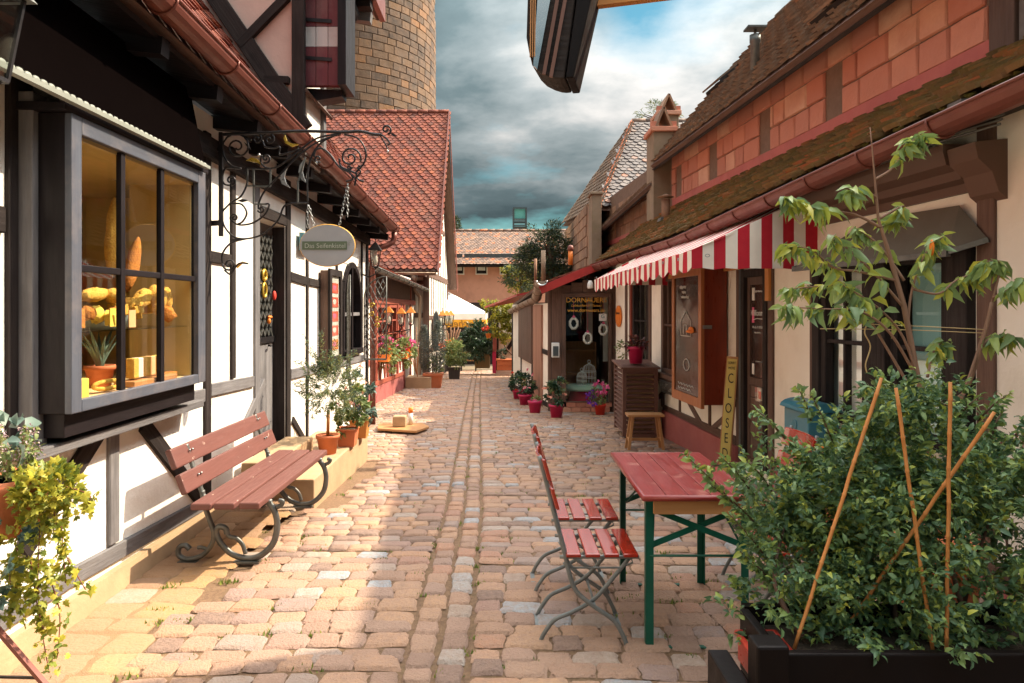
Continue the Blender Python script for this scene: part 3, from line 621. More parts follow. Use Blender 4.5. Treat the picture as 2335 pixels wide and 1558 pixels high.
MB().slab((Xs+.09, Yn-.02, 3.72), (Xs+.09, Yf+.04, 3.72), (Xs-.02, Yf+.04, 3.86), (Xs-.02, Yn-.02, 3.86), .03).build('ledge', MT['timber_brown'], mD)
sh = MB().box(-1.93, -1.58, 6.62, 6.66, 3.80, 5.3).build('shutter', MT['timber_red'], mD)
mat('shutter_red', (.17, .035, .045), (.12, .025, .035), .6, 2, .3, 4, uv=(10, 1), blot=.3, blotcol=(.3, .2, .18)); mat('shutter_white', (.6, .58, .58), (.5, .48, .48), .6, 2, .2, 4, uv=(10, 1), blot=.4, blotcol=(.25, .12, .1))
sh.data.materials[0] = MT['shutter_red']
for i in range(3):
    MB().box(-1.93+i*.117+.003, -1.93+(i+1)*.117-.003, 6.60, 6.618, 4.18, 4.37).build('shutter_board', MT['shutter_white'], sh)
    for (a, b) in ((3.805, 4.176), (4.374, 5.29)): MB().box(-1.93+i*.117+.003, -1.93+(i+1)*.117-.003, 6.60, 6.618, a, b).build('shutter_board', MT['shutter_red'], sh)
for z in (4.07, 4.44):
    MB().beam((-1.93, 6.592, z), (-1.66, 6.592, z-.02), .035, .008, (0, 1, 0)).build('strap_hinge', MT['iron'], sh)
m = MB(); m.box(-1.58, -1.50, 6.5, 6.9, 3.78, 7.0); m.prism([(-1.93, 6.67, 3.80), (-1.58, 6.67, 3.78), (-1.58, 6.67, 3.72), (-1.82, 6.67, 3.68)], (0, .2, 0)); m.build('window_recess', MT['paint_black'], mD)
MB().beam((-2.0, 7.35, 4.93), (-1.42, 7.35, 4.93), .14, .12).build('purlin', MT['timber_dark'], mD); MB().beam((-1.62, 7.5, 4.86), (-1.45, 7.5, 4.84), .1, .12).build('purlin', MT['timber_grey'], mD)
MB().lathe([(.0, -.12), (.09, -.12), (.09, .12), (.0, .12)], (0, 0, 0), 14).build('log_end', MT['timber_dark'], mD).matrix_basis = Matrix.Translation(Vector((-1.63, 7.2, 4.80))-WL[mD.name]) @ Matrix.Rotation(math.pi/2, 4, 'X')
m = MB(); m.slab((-1.38, 6.3, 5.03), (-1.38, 7.9, 5.03), (-3.8, 7.9, 8.8), (-3.8, 6.3, 8.8), .10); m.build('roof', MT['timber_brown'], mD)
MB().box(-1.43, -1.37, 6.3, 7.92, 4.97, 5.2).build('fascia', MT['gutter_red'], mD)
# ---------------------------------------------------------------- red timbered low building
B = Fr(-2.8, 0, 1)
hB = thing('red_timbered_inn', 'low inn with red timber framing and window bays behind the downpipe', 'house', (-2.8, 16.5, g(16)))
m = B.wall(11.6, 21.45, -1, 2.55, [(15.0, 16.3, .62, 1.75), (16.5, 17.8, .62, 1.75), (18.0, 18.9, .62, 1.75), (19.2, 20.2, -.75, 1.75)], .2); m.build('wall', MT['plaster_white'], hB)
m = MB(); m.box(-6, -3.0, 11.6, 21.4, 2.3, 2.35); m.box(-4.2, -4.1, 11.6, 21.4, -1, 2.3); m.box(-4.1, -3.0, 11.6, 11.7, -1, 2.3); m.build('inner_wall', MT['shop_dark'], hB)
for i in range(7):
    y = 11.7+i*1.06; y1 = min(y+1.05, 19.1); z = g(y)
    m = MB(); B.box(m, y+.01, y1, -1, z+.42, .0, .035); m.build('plinth_stone', MT['paint_oxblood'], hB, bevel=.006, seg=1)
B.tb(hB, [(11.7, .13, 19.1, -.16, .1), (11.7, .52, 19.1, .52, .1), (11.7, 1.82, 21.3, 1.82, .14), (14.9, .0, 14.9, 1.8, .12), (16.4, .0, 16.4, 1.8, .14), (17.9, -.1, 17.9, 1.8, .14), (19.05, -.7, 19.05, 1.8, .16),
    (20.35, -.7, 20.35, 2.4, .14)], 'timber_red', isp=False, d1=.05)
for y in (15.2, 15.8, 16.75, 17.3, 18.2, 18.7):
    B.tb(hB, [(y, .5, y+.25, -.02, .05)], 'timber_red', isp=False, d1=.03); B.tb(hB, [(y+.45, .5, y+.25, -.02, .05)], 'timber_red', isp=False, d1=.028)
m = MB(); B.box(m, 11.6, 21.4, 1.9, 2.5, .0, .03); m.build('frieze', MT['timber_brown'], hB)
for a, b in ((15.0, 16.3), (16.5, 17.8), (18.0, 18.9)): window(B, hB, a, b, .62, 1.75, 2, 3, 'timber_red', fw=.09, inner='shop_dark', mull=.04)
m = MB(); B.box(m, 19.2, 20.2, -.75, 1.75, -.15, -.1); m.build('door', MT['timber_brown'], hB)
rB = lambda u, v: (-2.45-v*.9, 11.7+u, 2.44-.02*u+v*.44)
m = MB(); m.slab(rB(0, 0), rB(9.7, 0), rB(9.7, 4), rB(0, 4), .08); rb = m.build('roof', MT['timber_brown'], hB)
roof_tiles(rb, lambda u, v: (-2.45-v*.9, 11.7+u, 2.45-.02*u+v*.44), 9.7, 1.2, .18, .16, 'tile_red', nmax=100)
gutter(hB, [(-2.38, y, 2.42-.02*(y-11.7)) for y in (11.7, 14, 17, 19, 21.3)], .075, 'iron_grey', .8)
MB().box(-3.0, -2.3, 18.95, 19.6, -.95, g(19)+.33).build('doorstep', MT['step_stone'], hB, bevel=.01).location.x += .28
# ---------------------------------------------------------------- gable house with scalloped roof
hC = thing('gabled_house', 'tall gabled house with steep red scalloped tile roof facing the lane', 'house', (-5, 25, g(25)))
m = MB(); m.box(-9.5, -2.37, 21.5, 21.7, -1.4, 2.9); m.build('wall', MT['plaster_cream'], hC)
m = MB(); m.prism([(-2.37, 21.7, -1.4), (-2.37, 29, -1.4), (-2.37, 29, 2.75), (-2.37, 25, 8.5), (-2.37, 21.7, 3.1), (-2.37, 21.7, 2.9)], (-.2, 0, 0)); m.box(-9.5, -2.57, 28.8, 29, -1.4, 2.75); m.build('wall', MT['plaster_cream'], hC)
C = Fr(-2.37, 0, 1)
seg = [(21.56, -1.2, 21.56, 2.8, .14), (21.5, .3, 29, .3, .14), (21.5, 1.35, 29, 1.35, .12), (21.5, 2.75, 29, 2.75, .2), (22.6, 4.6, 27.4, 4.6, .16), (28.9, -1.2, 28.9, 2.7, .14)]
for i in range(9): seg.append((22.3+i*.78, 1.42, 22.3+i*.78, 2.64, .07)); 
for i in range(6): seg.append((22.9+i*.95, 2.86, 22.9+i*.95, 4.5, .07))
for i in range(5): seg.append((22.6+i*1.4, -.9, 22.6+i*1.4, .22, .1))
seg += [(23.7, 4.7, 24.7, 7.6, .1), (26.4, 4.7, 25.4, 7.6, .1), (25.05, 4.7, 25.05, 8.0, .12)]
C.tb(hC, seg, 'timber_brown', isp=False, d1=.025)
m = MB(); C.box(m, 21.5, 29, -1.4, -.62, 0, .04); m.build('plinth', MT['timber_dark'], hC)
for y in (22.5, 24.2, 26.2): window(C, hC, y, y+.8, .42, 1.28, 2, 1, 'timber_brown', fw=.07, back=-.02, fd=.05, glass='glass', inner=None)
for (y, z) in ((23.7, 5.0), ): window(C, hC, y+.2, y+1.0, z, z+1.3, 1, 1, 'timber_brown', back=-.02, fd=.05)
m = MB(); m.box(-9, -2.4, 21.46, 21.5, 2.4, 2.52); m.box(-9, -2.4, 21.45, 21.5, 1.35, 1.5); m.box(-3.3, -3.15, 21.45, 21.5, -1.3, 2.4); m.box(-2.52, -2.37, 21.44, 21.5, -1.3, 2.7); m.build('timber_beam', MT['timber_brown'], hC)
ez, az = 2.80, 8.80
def rC(u, v): t = v/7.37; return (-2.02-u, 20.75+t*4.28, ez+t*(az-ez))
m = MB(); m.slab(Vector(rC(-.0, 0))-Vector((0, -.05, .06)), Vector(rC(0, 7.37))-Vector((0, -.05, .06)), Vector(rC(7.5, 7.37))-Vector((0, -.05, .06)), Vector(rC(7.5, 0))-Vector((0, -.05, .06)), -.08)
m.slab((-9.5, 25.0, az-.03), (-2.02, 25.0, az-.03), (-2.02, 29.5, 2.5), (-9.5, 29.5, 2.5), .1); rc = m.build('roof', MT['timber_brown'], hC)
roof_tiles(rc, rC, 7.4, 7.37, .20, .138, 'tile_red', 'point', 300, t=.02, jit=.008)
m = MB()
for a, b in (((20.7, ez-.08), (25.03, az+.02)), ((25.03, az+.02), (29.6, 2.42))): m.beam((-1.99, a[0], a[1]), (-1.99, b[0], b[1]), .03, .22, (1, 0, 0)) if False else m.beam((-1.985, a[0], a[1]), (-1.985, b[0], b[1]), .22, .035, (1, 0, 0))
m.build('bargeboard', MT['gutter_red'], hC)
for i in range(20):
    p = (-2.0-i*.38, 25.02, az+.03); MB().tube([p, (p[0]-.4, p[1], p[2]+.015)], [.10, .085], 8).build('ridge_tile', MT['tile_red'], rc)
m = MB(); m.box(-9, -2.4, 20.9, 21.45, 2.62, 2.68); m.build('soffit', MT['timber_brown'], hC)
gutter(hC, [(-9, 20.68, 2.74), (-5, 20.68, 2.74), (-2.05, 20.68, 2.72)], .08, 'gutter_brown', 1.5)
m = MB(); m.lathe([(.06, 0), (.11, .12), (.11, .25)], (-2.72, 20.75, 2.42), 10); m.tube([(-2.72, 20.75, 2.45), (-2.72, 20.9, 2.2), (-2.62, 21.35, 2.0), (-2.62, 21.38, 1.6), (-2.62, 21.38, -.9)], .05, 10); m.build('downpipe', MT['gutter_brown'], hC)
# string of small bulbs along the verge
m = MB(); q = MB()
for i in range(60):
    t = i/59; y = 21+t*4.0; z = 3.1+t*5.5; x = -2.14+R.uniform(-.03, .03); x2 = x+R.uniform(-.05, .06); z2 = z-R.uniform(.03, .12)
    q.tube([(x, y, z), (x2, y, z2)], .006, 4); m.blob((x2, y, z2), .018, .018, .028, 5, 4)
o = m.build('bulb_string', MT['bulb_white']); tag(o, 'string of small white bulbs hanging along the gable verge of the scalloped roof', 'string lights'); q.build('wire', MT['white_paint'], o)
# ---------------------------------------------------------------- round tower
tw = thing('round_tower', 'massive round sandstone tower rising behind the red roofs on the left', 'tower', (-8.9, 36, -1))
TC, TR = Vector((-8.93, 36, 0)), 5.3
MB().lathe([(TR-.05, -1), (TR-.05, 20), (0, 20)], TC, 72, sm=True).build('tower_core', MT['tower_joint'], tw)
Ms = []; z = 8.3; row = 0
while z < 19.6:
    h = R.choice((.32, .36, .40)); a = -2.6+R.uniform(0, .1)
    while a < .35:
        w = R.uniform(.5, .9); da = w/TR; am = a+da/2; p = TC+Vector((math.cos(am)*TR, math.sin(am)*TR, z+h/2))
        Ms.append(Matrix.Translation(p) @ Matrix.Rotation(am+math.pi/2, 4, 'Z') @ Matrix.Diagonal((w-.02, 1+R.uniform(-.2, .25), h-.02, 1))); a += da
    z += h; row += 1
def block_mb(seed, d=.10):
    r = random.Random(seed); mb = MB(); n = 3; vs = []; ff = lambda: r.uniform(-.007, .007)
    e = .5; i_ = .46; vs = [(-e, .05, -e), (e, .05, -e), (e, .05, e), (-e, .05, e), (-e, -.01, -e), (e, -.01, -e), (e, -.01, e), (-e, -.01, e)]
    vs += [(-i_, -.028+ff(), -i_), (0, -.032+ff(), -i_), (i_, -.028+ff(), -i_), (i_, -.028+ff(), i_), (0, -.034+ff(), i_), (-i_, -.028+ff(), i_)]
    return mb.add(vs, [(0, 1, 5, 4), (1, 2, 6, 5), (2, 3, 7, 6), (3, 0, 4, 7), (4, 5, 10, 9, 8), (5, 6, 11, 10), (6, 7, 13, 12, 11), (7, 4, 8, 13), (8, 9, 12, 13), (9, 10, 11, 12)])
Ms = [M for M in Ms if (M.translation-Vector((0, 0, 0))).length < 40 and (M.translation-TC).xy.dot(Vector((8.9, -36))) > -40]
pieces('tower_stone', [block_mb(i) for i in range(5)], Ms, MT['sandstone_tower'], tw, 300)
# ---------------------------------------------------------------- far pink house
hE = thing('pink_house', 'salmon pink house with mottled tile roof closing the end of the lane', 'house', (0, 40, g(30)))
m = Fr(0, 0, -1)
mm = MB(); mm.box(-6, 9, 40, 40.3, -1.2, 4.3); mm.box(-6, -5.7, 40.3, 46, -1.2, 4.3); mm.box(8.7, 9, 40.3, 46, -1.2, 4.3); mm.build('wall', MT['plaster_pink'], hE)
mm = MB(); mm.box(-6, 9, 39.93, 40, -1.2, 1.15+.15); mm.build('ground_floor', MT['timber_dark'], hE)
for x in (1045, 1098, 1153, 1215, 1270):
    p = W(x, 618, 40); f = MB(); s_ = .36; zt, zb_ = W(0, 606, 40).z, W(0, 627, 40).z
    for a, b, c, e in ((p.x-s_, p.x-s_+.07, zb_, zt), (p.x+s_-.07, p.x+s_, zb_, zt), (p.x-s_+.07, p.x+s_-.07, zb_, zb_+.07), (p.x-s_+.07, p.x+s_-.07, zt-.07, zt)): f.box(a, b, 39.9, 40, c, e)
    f = f.build('window', MT['plaster_cream'], hE); MB().box(p.x-s_+.07, p.x+s_-.07, 39.95, 39.99, zb_+.07, zt-.07).build('pane', MT['shop_dark'], f)
    MB().quad((p.x-.22, 39.94, zb_+.25), (p.x+.22, 39.94, zb_+.25), (p.x+.22, 39.94, zt-.07), (p.x-.22, 39.94, zt-.07)).build('net_curtain', MT['curtain_light'], f)
rE = lambda u, v: (-6.4+u, 39.4+v*.82, W(0, 604, 39.4).z+v*.57)
mm = MB(); mm.slab(Vector(rE(0, 0))-Vector((0, 0, .05)), Vector(rE(15.8, 0))-Vector((0, 0, .05)), Vector(rE(15.8, 4.0))-Vector((0, 0, .05)), Vector(rE(0, 4.0))-Vector((0, 0, .05)), .1)
q = Vector(rE(0, 4)); mm.slab((-6.4, q.y, q.z-.05), (9.4, q.y, q.z-.05), (9.4, q.y+4, q.z-2.5), (-6.4, q.y+4, q.z-2.5), .1); re_ = mm.build('roof', MT['timber_dark'], hE)
roof_tiles(re_, rE, 15.8, 4.0, .19, .16, 'tile_far', 'round', 0, t=.02)
for i in range(32):
    p = Vector(rE(i*.49, 4.0)); MB().tube([p+Vector((0, 0, .05)), p+Vector((.5, 0, .08))], [.11, .1], 6).build('ridge_tile', MT['tile_far'], re_)
for a in (0, 4.1, 8.0, 12.):
    p = Vector(rE(a, .75)); mm = MB().beam(p+Vector((0, 0, .15)), p+Vector((4.0, 0, .15)), .05, .22).build('snow_board', MT['metal_dark'], re_)
# glass lantern tower behind
gt = thing('glass_lantern_tower', 'small modern glass box tower standing above the far tiled roof', 'tower', (2.5, 80, 0))
a, b = W(1169, 473, 80), W(1202, 530, 80); x0, x1, zt = a.x, b.x, a.z; zm = W(0, 500, 80).z; zl = W(0, 514, 80).z
m = MB()
for x in (x0+.1, x1-.1):
    for y in (80.1, 81.7): m.box(x-.09, x+.09, y-.09, y+.09, 0, zt)
for z in (zt-.06, zm, zm-.22, zl):
    for y in (80.1, 81.7): m.box(x0+.19, x1-.19, y-.06, y+.06, z-.07, z+.07)
    for x in (x0+.1, x1-.1): m.box(x-.06, x+.06, 80.19, 81.61, z-.07, z+.07)
for i in range(3): m.box(x0+.19, x1-.19, 80.08, 80.12, zm-.35-i*.12, zm-.32-i*.12)
m.build('frame', MT['metal_dark'], gt)
m = MB(); m.box(x0+.22, x1-.22, 80.2, 81.6, zm+.1, zt-.16); m.build('glass_box', MT['glass_block'], gt); m = MB(); m.box(x0+.2, x1-.2, 80.2, 81.6, 0, zl-.1); m.build('shaft', MT['iron_grey'], gt)
# ================================================================ right side
G = Fr(3.01, -.066, -1)
def XG(Y, o): return o-.066*Y
hG = thing('timbered_cafe', 'cream half-timbered shop row with mossy roof and red gutter on the right', 'house', (2.6, 7, 0))
# openings: window bay, door, windows
holes = [(4.08, 5.62, .75, 2.12), (6.62, 7.22, 0.05, 2.05), (9.05, 9.95, .72, 2.1), (10.75, 11.7, .1, 2.15)]
G.wall(-.5, 13.05, -.6, 2.75, holes, .2).build('wall', MT['plaster_cream'], hG)
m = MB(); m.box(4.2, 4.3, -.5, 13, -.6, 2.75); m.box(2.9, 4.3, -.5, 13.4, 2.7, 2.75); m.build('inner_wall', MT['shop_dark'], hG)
m = MB(); m.box(3.1, 4.3, -.5, -.3, -.6, 2.75); m.build('wall', MT['plaster_cream'], hG)
m = MB(); G.box(m, -.5, 6.5, -.6, .12, 0, .05); G.box(m, 7.3, 9.95, -.6, .17, 0, .05); m.build('plinth', MT['paint_oxblood'], hG, bevel=.004)
G.tb(hG, [(3.88, -.1, 3.88, 2.7, .13), (5.78, -.1, 5.78, 2.7, .07), (6.55, .1, 6.55, 2.7, .1), (7.3, -.1, 7.3, 2.7, .12), (-.4, .17, 6.5, .17, .1), (7.36, .215, 10.0, .19, .1), (7.36, .62, 10.6, .60, .08),
    (10.02, .2, 10.02, 2.4, .12), (8.98, .66, 8.98, 2.3, .08), (9.25, .2, 9.25, .58, .05), (10.7, .0, 10.7, 2.4, .14), (12.2, -.2, 12.2, 2.4, .12), (2.6, .2, 2.6, 2.7, .12), (8.15, .24, 8.15, .6, .05), (11.9, .0, 11.9, 2.3, .1)], 'timber_brown', isp=False)
G.tb(hG, [(1545, 868, 1610, 985, .075), (1540, 868, 1505, 905, .07), (1652, 955, 1618, 985, .07)], 'timber_brown')
G.tb(hG, [(4.95, -.05, 5.7, .85, .09), (5.5, .15, 4.9, .6, .07)], 'timber_brown', isp=False)
# cornice board over the bay
def prof_ext(parent, fr, Ya, Yb, prof, m, name):
    mb = MB(); a = [fr.pt(Ya, z, d) for d, z in prof]; b = [fr.pt(Yb, z, d) for d, z in prof]; n = len(prof)
    mb.add(a+b, [(i, (i+1) % n, n+(i+1) % n, n+i) for i in range(n)]+[tuple(range(n-1, -1, -1)), tuple(range(n, 2*n))]); return mb.build(name, MT[m], parent)
prof_ext(hG, G, 3.96, 5.66, [(0, 2.33), (.03, 2.33), (.04, 2.38), (.10, 2.40), (.11, 2.45), (.19, 2.48), (.21, 2.56), (.21, 2.60), (0, 2.60)], 'timber_brown', 'cornice')
prof_ext(hG, G, 3.74, 3.955, [(0, 2.25), (.05, 2.29), (.09, 2.40), (.17, 2.47), (.19, 2.56), (0, 2.58)], 'timber_brown', 'bracket_head')
# lower roof: from the gutter up to the red band of the sandstone wall
gz = lambda Y: float(np.interp(Y, [-1, 3.83, 8.1, 13.4], [2.86, 2.66, 2.47, 2.45]))
def rG(u, v):
    Y = -.5+u; t = v/1.62; a = Vector((2.72-.066*Y, Y, gz(Y)+.06)); b = Vector((3.93-.066*Y, Y, 3.45)); return a.lerp(b, t)
m = MB()
for i in range(14): m.slab(Vector(rG(i, 0))-Vector((0, 0, .04)), Vector(rG(i, 1.62))-Vector((0, 0, .04)), Vector(rG(i+1, 1.62))-Vector((0, 0, .04)), Vector(rG(i+1, 0))-Vector((0, 0, .04)), -.04)
rg = m.build('roof', MT['timber_brown'], hG)
roof_tiles(rg, rG, 14.0, 1.62, .165, .135, 'tile_moss', 'round', 300, t=.028, jit=.03)
m = MB(); 
for i in range(14):
    a, b = -.5+i, .5+i; m.slab((2.74-.066*a, a, gz(a)-.04), (2.74-.066*b, b, gz(b)-.04), (3.03-.066*b, b, 2.72), (3.03-.066*a, a, 2.72), .02)
m.build('soffit', MT['timber_dark'], hG)
gutter(hG, [(2.63-.066*y, y, gz(y)+.005) for y in (-.5, 1.5, 2.8, 3.83, 5, 6.5, 8.1, 10, 12, 13.3)], .088, 'gutter_red', .66)
# moss clumps on the eave tiles
m = MB()
for i in range(170):
    u = R.uniform(2, 10); v = R.choice((.02, .14, .27, .4))+R.uniform(0, .05); p = Vector(rG(u, v))+Vector((0, 0, .05)); m.blob(p, R.uniform(.015, .05), R.uniform(.02, .07), R.uniform(.008, .018), 7, 4, j=.25)
mat('moss', (.10, .10, .018), (.17, .13, .03), .98, 20, .8, 80); m.build('moss', MT['moss'], rg, kind='stuff')
# cables and floodlight under the eave
m = MB()
for k in range(3): m.tube([G.pt(y, 2.60+k*.018+.01*math.sin(y*5+k), .245-k*.01) for y in np.linspace(3.5, 5.6, 12)], .007, 5)
m.build('cable', MT['iron_grey'], hG)
fl = MB().box(2.38, 2.52, 3.55, 3.66, 2.66-.02, 2.74).build('floodlight', MT['iron_grey']); tag(fl, 'small grey floodlight under the eave above the right bay window', 'floodlight')
# --- bay window
m = MB()
bw = window(G, hG, 4.98, 5.62, .75, 2.02, 2, 2, 'timber_dark', back=-.05, fd=.03, fw=.07, glass='glass_bright', inner='curtain_light')  # pale panel behind these panes: reflection of the sunlit wall put into its colour
bw2 = window(G, hG, 4.14, 4.72, .75, 2.02, 1, 2, 'timber_dark', back=-.05, fd=.03, fw=.08, glass='glass_bright', inner='curtain')
for q in (bw, bw2):
    for ch in SC.objects:
        if ch.parent == q and ch.name.startswith('window') is False and ch.name.startswith('pane'): pass
m = MB(); G.box(m, 4.72, 4.98, .70, 2.12, -.08, .07); G.box(m, 5.62, 5.73, .7, 2.12, -.05, .05); G.box(m, 3.97, 4.14, .7, 2.12, -.06, .06); G.box(m, 4.14, 5.62, 2.02, 2.12, -.08, .04); m.build('window_post', MT['timber_dark'], hG, bevel=.008)
m = MB(); G.box(m, 3.97, 5.73, .66, .70, -.1, .12); m.build('window_sill', MT['timber_dark'], hG, bevel=.006)
m = MB(); G.box(m, 5.05, 5.25, .85, 1.2, -.045, -.04); m.build('paper_notice', MT['white_paint'], bw)
# grey canvas hood over the bay window
ca = thing('canvas_hood', 'dark grey folding canvas hood above the bay window on the right', 'awning', G.pt(5, 2.0))
P0 = [G.pt(3.84, 2.035, .03), G.pt(5.80, 2.02, .04), G.pt(5.62, 1.978, .26), G.pt(3.98, 1.978, .16)]
T0 = [G.pt(4.05, 2.26, .04), G.pt(4.9, 2.29, .04)]
m = MB(); m.quad(P0[3], P0[2], T0[1], T0[0]); m.add([P0[3], T0[0], P0[0]], [(0, 1, 2)]); m.add([P0[2], P0[1], T0[1]], [(0, 1, 2)]); m.quad(P0[0], T0[0], T0[1], P0[1])
m.build('canvas', MT['grey_canvas'], ca)
m = MB(); m.beam(P0[3]-Vector((0, 0, .01)), P0[2]-Vector((0, 0, .01)), .03, .035); m.beam(P0[2], P0[1], .025, .03); m.beam(P0[3], P0[0], .025, .03); m.build('canvas_frame', MT['iron_grey'], ca)
# --- door
G2 = Fr(3.01+.05, -.066, -1)
d = MB(); G.box(d, 6.62, 6.70, .05, 2.05, -.06, .03); G.box(d, 7.14, 7.22, .05, 2.05, -.06, .03); G.box(d, 6.70, 7.14, 1.97, 2.05, -.06, .03); d.build('door_frame', MT['timber_dark'], hG, bevel=.004)
d = MB(); G.box(d, 6.70, 6.76, .06, 1.97, -.05, -.01); G.box(d, 7.08, 7.14, .06, 1.97, -.05, -.01); G.box(d, 6.76, 7.08, .86, .94, -.05, -.01); G.box(d, 6.76, 7.08, 1.89, 1.97, -.05, -.01); G.box(d, 6.76, 7.08, .06, .10, -.05, -.01)
d = d.build('door', MT['timber_brown'], hG, bevel=.003)
for i in range(6): m = MB(); G.box(m, 6.76, 7.08, .105+i*.126, .105+i*.126+.12, -.045, -.018); m.build('door_board', MT['timber_brown'], d, bevel=.004)
m = MB(); G.box(m, 6.76, 7.08, .94, 1.89, -.038, -.032); m.build('pane', MT['shop_dark'], d).data.materials[0] = mat('dark_glass', (.05, .03, .025), (.035, .022, .02), .12, 2, .02, 4, spec=.8)
m = MB(); m.tube([G.pt(6.74, 1.12, -.01), G.pt(6.74, 1.12, .03), G.pt(6.83, 1.12, .035)], .009); m.build('handle', MT['steel'], d)
def text(body, size, p, xdir, zdir, m, parent, name='lettering', ext=.001, align='CENTER', mirror=False, shear=0., sx=1.):
    cu = bpy.data.curves.new(name, 'FONT'); cu.body = body; cu.size = size; cu.extrude = ext; cu.align_x = align; cu.align_y = 'CENTER'; cu.shear = shear; cu.resolution_u = 3
    t = bpy.data.objects.new('tmp', cu); SC.collection.objects.link(t); me = bpy.data.meshes.new_from_object(t.evaluated_get(bpy.context.evaluated_depsgraph_get())); bpy.data.objects.remove(t); bpy.data.curves.remove(cu)
    x = Vector(xdir).normalized(); z = Vector(zdir).normalized(); z = (z-x*z.dot(x)).normalized(); n = x.cross(z); x = x*sx
    if mirror: x = -x
    M = Matrix(((x.x, z.x, n.x, p[0]), (x.y, z.y, n.y, p[1]), (x.z, z.z, n.z, p[2]), (0, 0, 0, 1)))
    me.materials.clear(); me.materials.append(MT[m]); o = bpy.data.objects.new(name, me); SC.collection.objects.link(o)
    if parent: o.parent = parent; M = Matrix.Translation(-WL[parent.name]) @ M
    o.matrix_basis = M; WL[o.name] = Vector(p); return o
gx = Vector((.066, -1, 0)).normalized()     # reading direction on the right facade (near = right)
UP = Vector((0, 0, 1))
text('Willkommen', .085, G.pt(6.92, 1.60, -.026), gx, UP+gx*0, 'chalk', d, shear=.3, sx=.8)
def scribble(fr, Ya, Yb, z, h, d, parent, mname='chalk', r_=.0028):
    n = max(6, int(abs(Yb-Ya)/h*2.2)); pts = [fr.pt(Ya+(Yb-Ya)*i/n, z+h*.5*(-1)**i*R.uniform(.4, 1), d) for i in range(n+1)]
    MB().tube(smooth_(pts), r_, 4).build('chalk_line', MT[mname], parent)
def smooth_(P):
    out = []
    for a_, b_ in zip(P, P[1:]): out += [a_, a_.lerp(b_, .5)+Vector((0, 0, .002))]
    return out+[P[-1]]
scribble(G, 7.02, 6.80, 1.82, .022, -.026, d); scribble(G, 7.0, 6.86, 1.40, .02, -.026, d)
text('Mo-So 11-18 Uhr', .036, G.pt(6.92, 1.455, -.026), gx, UP, 'chalk', d, shear=.2)
MB().tube([G.pt(7.04, 1.53, -.028), G.pt(6.95, 1.545, -.028), G.pt(6.80, 1.54, -.028)], .004, 4).build('underline', MT['chalk'], d)
m = MB(); G.box(m, 7.00, 7.06, 1.73, 1.86, -.03, -.027); m.build('sticker', MT['poster_white'], d); m = MB(); G.box(m, 7.01, 7.06, 1.50, 1.66, -.03, -.027); m.build('sticker', MT['petal_pink'], d); m = MB(); G.box(m, 7.01, 7.06, .97, 1.08, -.03, -.027); m.build('sticker', MT['white_paint'], d)
lf = MB(); G.box(lf, 6.74, 6.86, .72, .86, -.01, .03); lf = lf.build('leaflet_box', MT['glass'], hG); m = MB(); G.box(m, 6.75, 6.85, .73, .86, .0, .012); m.build('leaflets', MT['poster_white'], lf); m = MB(); G.box(m, 6.76, 6.82, .745, .82, .013, .015); m.build('leaflet_print', MT['poster_red'], lf)
m = MB(); G.box(m, 6.52, 6.60, 1.72, 2.3, .02, .05); G.box(m, 6.6, 9.6, 2.06, 2.12, .02, .06); m.build('awning_batten', MT['wood_orange'], hG)
m = MB(); G.box(m, 7.20, 7.26, 0.05, 2.4, .0, .03); m.build('rail_track', MT['metal_dark'], hG)
# closed board
NB = Vector((-.55, -.83, 0)).normalized(); UB = Vector((.83, -.55, 0)).normalized()
cb = thing('closed_board', 'tall narrow yellow board reading SORRY WE\'RE CLOSED leaning beside the brown door', 'sign', G.pt(7.42, 0, .12))
m = MB(); a, b = G.pt(7.34, -.12, .16), G.pt(7.34, 1.13, .06); m.beam(a, b, .125, .022, NB); m.build('frame', MT['wood_light'], cb, bevel=.003)
dd = (b-a).normalized(); nn = UB.cross(dd); m = MB(); m.beam(a.lerp(b, .02)+nn*.013, a.lerp(b, .98)+nn*.013, .10, .004, NB); m.build('face', MT['board_yellow'], cb)
text('SORRY', .042, a.lerp(b, .945)+nn*.017, UB, dd, 'black_ink', cb, sx=.62); text("WE'RE", .042, a.lerp(b, .90)+nn*.017, UB, dd, 'black_ink', cb, sx=.62)
for i, ch in enumerate('CLOSED'): text(ch, .15, a.lerp(b, .81-i*.128)+nn*.017, UB, dd, 'black_ink', cb, sx=.6)
# display case on the wall
dc = thing('display_case', 'large reddish brown wooden display case with a glazed front hung under the awning', 'display case', G.pt(8, .5, .15))
Yn_, Yf_, dp = 7.60, 8.62, .31
m = MB(); G.box(m, Yn_, Yf_, .57, 2.10, 0.02, dp-.03); m.build('case_body', MT['mahogany'], dc, bevel=.004)
m = MB()
for a_, b_, c_, e_ in ((Yn_-.01, Yn_+.08, .53, 2.12), (Yf_-.08, Yf_+.01, .53, 2.12), (Yn_+.08, Yf_-.08, .53, .64), (Yn_+.08, Yf_-.08, 2.02, 2.12)): G.box(m, a_, b_, c_, e_, dp-.03, dp+.01)
m.build('case_door', MT['case_edge'], dc, bevel=.004)
m = MB(); m.quad(G.pt(Yn_+.08, .64, dp-.005), G.pt(Yf_-.08, .64, dp-.005), G.pt(Yf_-.08, 2.02, dp-.005), G.pt(Yn_+.08, 2.02, dp-.005)); m.build('pane', MT['dark_glass'], dc)
scribble(G, 8.34, 8.12, 1.90, .04, dp+.001, dc, r_=.005); scribble(G, 8.26, 8.12, 1.84, .035, dp+.001, dc, r_=.005); scribble(G, 8.28, 8.02, 1.78, .04, dp+.001, dc, r_=.005)
m = MB(); P = lambda y, z: G.pt(y, z, dp+.002)
